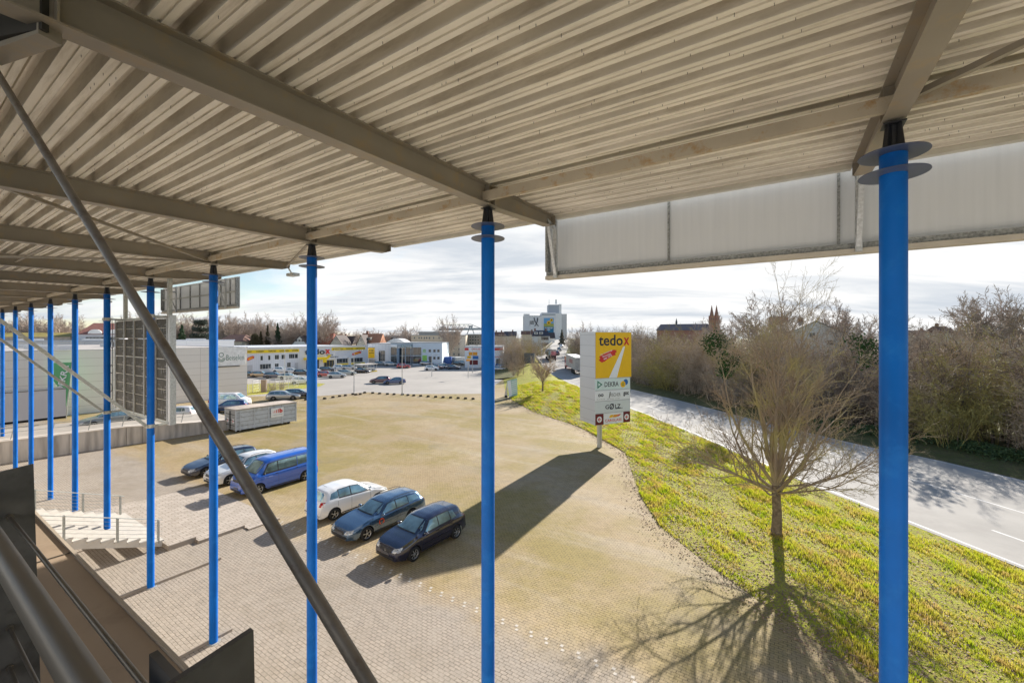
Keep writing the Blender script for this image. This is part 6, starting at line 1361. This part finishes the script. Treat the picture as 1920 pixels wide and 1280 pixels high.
mb.build('wire_mesh', mt_galv, fe)
MB().box(G(495, 735)+ZV*1.1, (.9, .4, 2.2)).build('gate_pillar', M('old_wood_post', (.24, .19, .15), .9), fe)
pr_ = thing('parapet_rail', 'guard rail along the left side of the rising road', 'guard rail', road_pt(125, 0))
for Y in range(96, 250, 6): q = Vector((rx0(Y)-.3, Y, zr(Y))); MB().bar(q, q+ZV*.9, .12, .12).build('rail_post', mt_galv, pr_)
MB().tube([Vector((rx0(Y)-.3, Y, zr(Y)+.85)) for Y in range(96, 252, 6)], .12, 6).build('rail_beam', M('rail_tan', (.45, .38, .28), .8), pr_)
# ================================================================== trees and shrubs
class Tree:
    minr = .0045
    """branching skeleton turned into tapered tubes; thin twigs become slim three-sided spikes"""
    def __init__(s, seed): s.r = random.Random(seed); s.mb = MB(); s.ends = []
    def seg(s, pts, rads, n):
        s.mb.tube(pts, rads, n, caps=False)
    def grow(s, p, d, L, R, lv, spec):
        sp = spec[lv]; r = s.r; ns = sp['seg']; pts = [p]; rads = [R]; dirs = [d]
        for k in range(ns):
            d = (d + Vector((r.gauss(0, 1), r.gauss(0, 1), r.gauss(0, 1)))*sp['jit'] + ZV*sp['up']).normalized()
            p = p + d*(L/ns); pts.append(p); rads.append(max(R*(1-(k+1)/ns*(1-sp.get('tip', .25))), s.minr)); dirs.append(d)
        s.seg(pts, rads, sp['n'])
        if lv+1 < len(spec):
            cs = spec[lv+1]; m = max(1, int(round(sp['kids']*r.uniform(.75, 1.25))))
            for i in range(m):
                t = sp['from'] + (1-sp['from'])*(i+r.random())/m; k = min(ns-1, int(t*ns)); f = t*ns-k
                q = pts[k].lerp(pts[k+1], f); rr = rads[k]*(1-f)+rads[k+1]*f; dd = dirs[k+1]
                ax = dd.cross(Vector((r.gauss(0, 1), r.gauss(0, 1), r.gauss(0, 1)))).normalized(); an_ = math.radians(r.uniform(*cs['ang']))
                nd = Matrix.Rotation(an_, 3, ax) @ dd
                s.grow(q, nd, L*r.uniform(*cs['len'])*(1-.35*t*cs.get('short', 1)), min(rr*.85, R*cs['rad']), lv+1, spec)
            s.grow_tip(pts[-1], dirs[-1], L, rads[-1], lv, spec)
        return s
    def grow_tip(s, p, d, L, R, lv, spec):
        if lv+1 < len(spec): s.grow(p, d, L*sum(spec[lv+1]['len'])/2*.8, R, lv+1, spec)
def bark(name, c1, c2, c3=None, rough=.85, scale=3):
    if name in MATS: return MATS[name]
    m, t, b = newmat(name); L = t.links.new; tc = t.nodes.new('ShaderNodeTexCoord'); nz = t.nodes.new('ShaderNodeTexNoise'); nz.inputs['Scale'].default_value = scale; nz.inputs['Detail'].default_value = 5; L(tc.outputs['Object'], nz.inputs[0])
    cr = t.nodes.new('ShaderNodeValToRGB'); L(nz.outputs['Fac'], cr.inputs[0]); e = cr.color_ramp.elements; e[0].position = .35; e[0].color = lin(c1); e[1].position = .65; e[1].color = lin(c2)
    if c3: k = e.new(.5); k.color = lin(c3)
    L(cr.outputs[0], b.inputs['Base Color']); b.inputs['Roughness'].default_value = rough; b.inputs['Specular IOR Level'].default_value = .25
    MATS[name] = m; return m
b_main = bark('bark_lichen', (.27, .21, .155), (.40, .345, .16), (.33, .26, .185), scale=.7)
b_trunk = bark('trunk_bark', (.13, .10, .075), (.27, .21, .15), scale=6)
b_tan = bark('bark_tan', (.34, .255, .175), (.60, .48, .36)); b_grey = bark('bark_grey', (.26, .21, .175), (.56, .47, .40)); b_dark = bark('bark_dark', (.10, .075, .055), (.26, .20, .155)); b_olive = bark('bark_olive', (.28, .24, .07), (.52, .44, .16)); b_far = bark('bark_far', (.36, .29, .24), (.52, .43, .36))
# --- the big bare tree on the verge
def main_tree():
    base = onv(1456, 1000); t = thing('bare_tree', 'big leafless spreading tree with forked trunk standing on the verge', 'tree', base)
    T = Tree(21); R0 = .21
    tk = [base-ZV*.1, base+ZV*.15, base+Vector((.03, 0, 1.0)), base+Vector((.0, .02, 1.8)), base+Vector((-.02, 0, 2.35))]
    tb = MB(); tb.tube(tk, [.30, .235, .20, .19, .20], 14); 
    fork = tk[-1]; specs = []
    limbs = [(-.18, .05, 1.0, .13, 5.6), (.34, .0, 1.0, .13, 5.8), (.08, .35, 1.0, .11, 5.6), (-.55, .1, .9, .095, 5.8), (.75, -.1, .8, .10, 6.0), (.15, -.45, .95, .09, 5.2), (-.75, -.2, .62, .075, 5.4), (.95, .25, .52, .08, 5.6), (-.5, .7, .8, .085, 5.2), (.55, .75, .7, .085, 5.2), (-.2, -.8, .6, .07, 4.6), (.75, -.7, .45, .065, 4.6), (-1, .35, .36, .06, 5.0), (1, -.1, .20, .055, 4.8), (-.85, -.6, .30, .05, 4.4), (.3, -1, .25, .05, 4.2), (.9, .8, .3, .05, 4.6)]
    spec = [dict(seg=7, jit=.11, up=.03, n=7, kids=8, tip=.22, **{'from': .12}), dict(seg=5, jit=.13, up=.05, n=5, kids=5, tip=.25, ang=(22, 48), len=(.32, .50), rad=.46, **{'from': .15}),
            dict(seg=4, jit=.16, up=.04, n=4, kids=4, ang=(22, 50), len=(.38, .62), rad=.5, tip=.35, **{'from': .15}), dict(seg=3, jit=.18, up=.03, n=3, kids=2, ang=(22, 50), len=(.4, .7), rad=.62, tip=.4, **{'from': .1}), dict(seg=2, jit=.2, up=.03, n=3, kids=0, ang=(25, 60), len=(.4, .7), rad=.7, tip=.5, **{'from': .1})]
    for i, (x, y, z, r, L_) in enumerate(limbs):
        st = fork - ZV*(.0 if i < 3 else .02+.45*T.r.random()) + Vector((x, y, 0))*.08; T.grow(st, Vector((x, y, z)).normalized(), L_, r, 0, spec)
    # two tall leaders
    for x, L_ in ((-.04, 7.9), (.33, 7.6)):
        T.grow(fork, Vector((x, .05, 1)).normalized(), L_, .10, 0, [dict(spec[0], kids=11, jit=.045, **{'from': .25})]+spec[1:])
    tb.build('trunk', b_trunk, t, True); T.mb.build('crown', b_main, t, True, fix=False); return t
def onv(px, py):
    Y = 20.0
    for _ in range(40):
        X = XatY(px, Y); tt = (X-lx(Y))/(rx0(Y)-lx(Y)); z = verge_z(Y, min(1, max(0, tt))); Y = .5*Y+.5*F_PX*(CAMZ-z)/(py-HZ)
    return Vector((XatY(px, Y), Y, z))
main_tree()
# --- small tree on the verge
def round_tree(name, seed, H, base_h, spread, R, mat, dens=1.0, upb=.06):
    T = Tree(seed); T.minr = .035 if H > 10 else .009; mb = MB(); mb.tube([(0, 0, -.1), (0, 0, .2), (.02, 0, base_h*.6), (0, 0, base_h)], [R*1.4, R*1.1, R, R*.95], 10); r = T.r; n = int(10*dens); crown = H-base_h
    spec = [dict(seg=5, jit=.10, up=upb, n=5, kids=int(9*dens), tip=.25, **{'from': .2}), dict(seg=4, jit=.15, up=.05, n=3, kids=6, ang=(22, 52), len=(.32, .5), rad=.42, tip=.3, **{'from': .15}), dict(seg=3, jit=.2, up=.04, n=3, kids=4, ang=(22, 55), len=(.38, .62), rad=.5, tip=.3, **{'from': .15}), dict(seg=2, jit=.2, up=.03, n=3, kids=0, ang=(22, 58), len=(.4, .7), rad=.6, tip=.4, **{'from': .1})]
    for i in range(n):
        a = i*2.4+r.uniform(-.3, .3); e = r.uniform(.25, 1.0); d = Vector((math.cos(a)*(1-e*.75)*spread, math.sin(a)*(1-e*.75)*spread, .35+e)).normalized()
        T.grow(Vector((0, 0, base_h-r.random()*base_h*.25)), d, crown*r.uniform(.72, .92), R*.55, 0, spec)
    return mb, T
def proto_tree(name, label, cat, seed, H, base_h, spread, R, mat, dens=1.0, upb=.06, group=None):
    t = thing(name, label, cat, group=group); mb, T = round_tree(name, seed, H, base_h, spread, R, mat, dens, upb)
    mb.build('trunk', b_trunk if H < 8 else mat, t, True, True); T.mb.build('crown', mat, t, True, True, fix=False); return t
s1 = proto_tree('young_tree', 'small leafless round-headed tree in the middle of the grass verge', 'tree', 3, 5.6, 1.7, 1.25, .13, b_tan, 1.25); s1.location = onv(1017.5, 733)
s2_ = proto_tree('thin_tree', 'thin leafless sapling tree near the far end of the verge', 'tree', 9, 4.0, 1.5, .5, .05, b_dark, .5, .2); s2_.location = onv(981, 702)
def cp_tree(src, loc, sc=1.0, rz=0.0, label=None, group=None, zs=None):
    c = src.copy(); COL.objects.link(c); c.location = loc; c.rotation_euler = (0, 0, rz); c.scale = (sc, sc, zs or sc)
    for ch in src.children: k = ch.copy(); COL.objects.link(k); k.parent = c
    if label: c['label'] = label
    if group: c['group'] = group
    return c
# --- distant bare trees
GB = 'leafless trees on the left skyline'; LB = 'leafless tree in the grey-brown row on the left skyline'
protos = [proto_tree('distant_bare_tree', LB, 'tree', 30+i, 15, 3.0, 1.2, .28, b_far, 1.1, group=GB) for i in range(3)]
rg = random.Random(77); first = [True]*3
spots = [(x, 225+rg.uniform(-18, 18), rg.uniform(.95, 1.35)) for x in list(range(2, 150, 9))+list(range(236, 345, 14))+list(range(345, 600, 11))+list(range(600, 775, 14))]
for i, (px, Y, s_) in enumerate(spots):
    if 140 < px < 232: s_ *= .8
    if px > 600: s_ *= .72
    if px < 150: Y *= .62; s_ *= .75
    k = i % 3; p = Vector((XatY(px, Y), Y, 0))
    if first[k]: first[k] = False; o = protos[k]; o.location = p; o.scale = (s_,)*3
    else: o = cp_tree(protos[k], p, s_, rg.uniform(0, 6.28))
# single trees that stand out
st = cp_tree(protos[0], Vector((XatY(846, 165), 165, 0)), .92, 1, 'tall slender leafless tree before the beige flats', 'single bare trees'); st.scale = (.75, .75, 1.05)
for px, Y, s_, lb in ((1835, 125, 1.42, 'broad leafless tree with fan crown on the right skyline'), (1915, 120, 1.36, 'leafless tree cut off by the right edge of the picture'), (1600, 112, 1.12, 'leafless tree behind the nearest blue column, on the skyline'), (1560, 118, 1.05, 'leafless tree right of the white gabled house'), (1425, 105, 1.15, 'leafless tree left of the white gabled house, above the thicket'), (1358, 120, .98, 'leafless tree just right of the twin church spires'), (1705, 130, .85, 'small leafless tree just right of the nearest blue column'), (1755, 150, .72, 'distant low leafless tree left of the broad fan-crowned one'), (1180, 150, .8, 'leafless tree behind the top of the pylon sign'), (1108, 150, .85, 'leafless tree just left of the pylon sign top')):
    cp_tree(protos[hash(lb) % 1 + (px % 3)], Vector((XatY(px, Y), Y, 0)), s_, px*.1, lb, 'single bare trees')
# --- thicket shrubs
def shrub_proto(seed, H, W, mat, label, group, dens=1.0, name='bare_shrub'):
    t = thing(name, label, 'shrub', group=group); T = Tree(seed); T.minr = .0115; r = T.r
    spec = [dict(seg=6, jit=.16, up=.05, n=3, kids=7, tip=.2, **{'from': .12}), dict(seg=4, jit=.22, up=.03, n=3, kids=5, ang=(25, 70), len=(.26, .48), rad=.45, tip=.3, **{'from': .1}), dict(seg=3, jit=.25, up=.02, n=3, kids=2, ang=(25, 70), len=(.35, .65), rad=.55, tip=.35, **{'from': .1}), dict(seg=2, jit=.25, up=.0, n=3, kids=0, ang=(25, 70), len=(.4, .8), rad=.7, tip=.4, **{'from': .1})]
    for i in range(int(22*dens)):
        a = r.uniform(0, 6.28); q = math.sqrt(r.random())*W*.32; e = r.uniform(.0, .55); L_ = H*r.uniform(.55, 1.0)*(1-.15*e)
        T.grow(Vector((math.cos(a)*q, math.sin(a)*q, 0)), Vector((math.cos(a)*e, math.sin(a)*e, 1)).normalized(), L_, .042, 0, spec)
    T.mb.build('crown', mat, t, False, True, fix=False)
    st_m = MB()
    for i in range(9):
        a = i*.7; q = W*.2; st_m.tube([(math.cos(a)*q, math.sin(a)*q, 0), (math.cos(a)*q*1.1, math.sin(a)*q*1.1, H*.22), (math.cos(a)*q*1.5, math.sin(a)*q*1.5, H*.4)], [.07, .05, .03], 5)
    st_m.build('trunk', b_dark, t, True, True); return t
GS = 'leafless shrubs of the thicket beyond the road'; LS = 'leafless shrub in the dense grey-brown thicket beyond the road'
sh = [shrub_proto(51, 8.2, 5.5, b_tan, LS, GS), shrub_proto(52, 7.6, 6.0, b_grey, LS, GS), shrub_proto(53, 8.4, 5.5, b_dark, LS, GS), shrub_proto(54, 8.0, 5.0, b_olive, LS, GS)]
used = [False]*4; rg = random.Random(5)
def put_shrub(k, loc, s_, zs=None, label=None, group=None):
    if not used[k]: used[k] = True; o = sh[k]; o.location = loc; o.scale = (s_, s_, zs or s_); o.rotation_euler = (0, 0, rg.uniform(0, 6.28))
    else: o = cp_tree(sh[k], loc, s_, rg.uniform(0, 6.28), zs=zs)
    if label: o['label'] = label; o['group'] = group or 'single shrubs'
    return o
Y = 17.0; rowi = 0
while Y < 150:
    for row in range(4):
        off = 6.0+row*3.6+rg.uniform(-.9, .9); x = rx1(Y)+off+(1.5 if Y < 45 else 0); yy = Y+rg.uniform(-1.5, 1.5)
        hz = (.80 if row == 0 else .97+.07*row)*rg.uniform(.88, 1.1)*(1+max(0, Y-60)*.0012)
        put_shrub(rg.choice((0, 0, 1, 1, 0, 2, 3, 3)), Vector((x, yy, .2)), hz*rg.uniform(1.0, 1.15), hz)
    Y += 3.3+.02*Y
for (px, Y, s_, k) in ((1218, 120, 1.1, 0), (1250, 130, 1.15, 1), (1290, 120, 1.1, 0), (1340, 115, 1.1, 1), (1390, 115, 1.1, 3), (1660, 90, 1.05, 1), (1740, 90, 1.05, 0), (1800, 90, 1.1, 3), (1860, 90, 1.05, 1)): put_shrub(k, Vector((XatY(px, Y), Y, .5)), s_)
put_shrub(3, Vector((XatY(1880, 52), 52, .3)), 1.15, 1.22, 'tall yellow-olive twiggy shrub above the thicket at the right', 'single shrubs')
# scrub on the bank left of the ramp
LQ = 'leafless scrub on the bank between the striped shop and the ramp'
for px, Y, s_, k in ((948, 122, .75, 0), (957, 118, .85, 1), (966, 120, .95, 0), (975, 124, 1.0, 3), (984, 130, 1.0, 0), (992, 136, 1.0, 1), (1002, 145, .95, 3), (1012, 152, .9, 0), (925, 160, 1.0, 1), (937, 150, 1.05, 0), (950, 160, 1.1, 1), (965, 150, 1.1, 0), (915, 170, 1.0, 0), (1085, 160, 1.15, 2), (1095, 140, 1.15, 1), (1103, 128, 1.1, 2), (1112, 118, 1.05, 0), (1075, 185, 1.1, 0)):
    o = put_shrub(k, Vector((XatY(px, Y), Y, zr(Y)*.4 if px < 1020 else zr(Y)*.5)), s_, None, LQ if px < 1020 else 'leafless shrub crowding the right side of the ramp', 'scrub beside the ramp')
o = put_shrub(0, Vector((XatY(967, 96), 96, .9)), .55, .5, 'low leafless bush at the top end of the verge', 'single shrubs')
# --- evergreens
def leafy(name, label, loc, H, W, mat, seed, shape='cone', n=5200, sz=.22, group=None, wood=b_dark, trunk=True, cat='tree'):
    t = thing(name, label, cat, loc, 0, group); rg = np.random.default_rng(seed)
    z = rg.random(n)**(1.15 if shape == 'cone' else .8); a = rg.random(n)*6.283
    if shape == 'cone': rr = (1-z)*W/2*(.72+.28*np.sin(z*46+np.sin(a*3)*1.2))*np.sqrt(.35+.65*rg.random(n))+.08
    elif shape == 'cedar':
        tier = np.floor(z*6)/6; z = tier+.03*rg.normal(0, 1, n)+.05; rr = W/2*(1-tier*.75)*np.sqrt(rg.random(n))*(.55+.45*np.sin(a*2+tier*17)**2)
    elif shape == 'ivy':
        kk = rg.integers(0, 9, n); cx = rg.normal(0, .26*W, 9)[kk]; cz = rg.uniform(.1, .9, 9)[kk]; q = rg.normal(0, .13*W, (n, 3)); a = np.arctan2(q[:, 1], cx+q[:, 0]); rr = np.hypot(q[:, 1], cx+q[:, 0]); z = cz+q[:, 2]/H
    else:
        rr = W/2*np.sqrt(rg.random(n))*(.72+.28*np.sin(a*4+z*9)); z = .12+.88*z*np.sqrt(np.clip(1-(rr/(W/2))**2, .05, 1))
    z0 = .06 if shape != 'blob' else 0.0
    C = np.stack([np.cos(a)*rr, np.sin(a)*rr, (z0+(1-z0)*z)*H], 1); s_ = sz*(.5+rg.random(n))
    d1 = rg.normal(0, 1, (n, 3)); d1 /= np.linalg.norm(d1, axis=1)[:, None]; d2 = rg.normal(0, 1, (n, 3)); d2 = np.cross(d1, d2); d2 /= np.linalg.norm(d2, axis=1)[:, None]
    V = np.stack([C-d1*s_[:, None], C+d2*s_[:, None]*.5, C+d1*s_[:, None], C-d2*s_[:, None]*.5], 1).reshape(-1, 3)
    me = bpy.data.meshes.new('crown'); me.vertices.add(len(V)); me.vertices.foreach_set('co', V.ravel()); me.loops.add(len(V)); me.loops.foreach_set('vertex_index', np.arange(len(V))); me.polygons.add(n); me.polygons.foreach_set('loop_start', np.arange(n)*4); me.update(calc_edges=True); me.materials.append(mat)
    o = bpy.data.objects.new('crown', me); COL.objects.link(o); o.parent = t
    if trunk: MB().tube([(0, 0, -.2), (0, 0, H*.5), (0, 0, H*.95)], [.03*H, .02*H, .004*H], 8).build('trunk', wood, t, True, True)
    return t
lf_d = M('needle_dark_green', (.035, .075, .03), .7, 0, .5, 1.5); lf_b = M('needle_brownish', (.12, .10, .045), .8, 0, .4, 1.5); lf_c = M('cedar_green', (.085, .10, .075), .8, 0, .4, 1.2); lf_i = M('ivy_green', (.05, .095, .03), .95, 0, .5, 2.5, spec=.05)
def bgp(px, Y): return Vector((XatY(px, Y), Y, 0))
leafy('conifer_tree', 'dark green pointed conifer above the store roof, right of the brownish one', bgp(520.5, 205), 16.5, 7.5, lf_d, 1); leafy('conifer_tree', 'brownish thin conifer beside the dark green one', bgp(502, 205), 15.5, 5.5, lf_b, 2); leafy('conifer_tree', 'low brown-green conifer at the left of the brownish pair', bgp(489, 200), 12.5, 5, lf_b, 3)
leafy('conifer_tree', 'dark green conifer right beside the galvanised display post', bgp(341, 150), 14, 8, lf_d, 4); leafy('cedar_tree', 'broad layered cedar between the display post and the fourth column', bgp(376, 170), 17.5, 15, lf_c, 5, 'cedar', 5200, .35); leafy('conifer_tree', 'small dark conifer in front of the silo, beside the road', bgp(1053.5, 215), 13.5, 7, M('needle_grey_green', (.07, .085, .07), .8, 0, .4, 1.5), 6)
leafy('conifer_tree', 'olive hedge-like conifer row above the long store', bgp(478, 195), 11.5, 6, lf_b, 16, 'blob')
def ivy(px, py, Y, s_, label, seed): 
    p = D(px, py, Y); return leafy('ivy_clump', label, p-ZV*s_*.6, s_*1.7, s_*1.5, lf_i, seed, 'ivy', 900, .12, None, trunk=False, cat='ivy')
ivy(1338, 662, 50, 2.2, 'dark green ivy clump in the thicket below the twin spires', 11); ivy(1622, 668, 42, 2.0, 'dark ivy clump just left of the nearest blue column', 12); ivy(1795, 676, 44, 1.2, 'green ivy on a stem right of the nearest blue column', 13); ivy(1362, 690, 46, 1.6, 'lower ivy patch in the thicket below the spires', 15)
lf_g = M('bramble_green', (.07, .12, .04), .6, 0, .5, 3)
for i, (px, py) in enumerate(((1760, 832), (1830, 848), (1890, 862), (1560, 800), (1460, 775), (1640, 815))): leafy('bramble_bush', 'low green bramble at the foot of the thicket, '+('third from the right', 'second from the right', 'rightmost', 'fourth from the right', 'fifth from the right', 'just left of the nearest column')[i], G(px, py, .3), .9, 4.2, lf_g, 40+i, 'blob', 2400, .07, 'brambles at the foot of the thicket', trunk=False, cat='bramble')
# bushes by the fence
for px, py, s_ in ((512, 733, 1.0), (528, 731, .9)): o = cp_tree(sh[1], G(px, py), .22*s_, px, 'low brown bush behind the mesh fence', 'bushes at the fence')
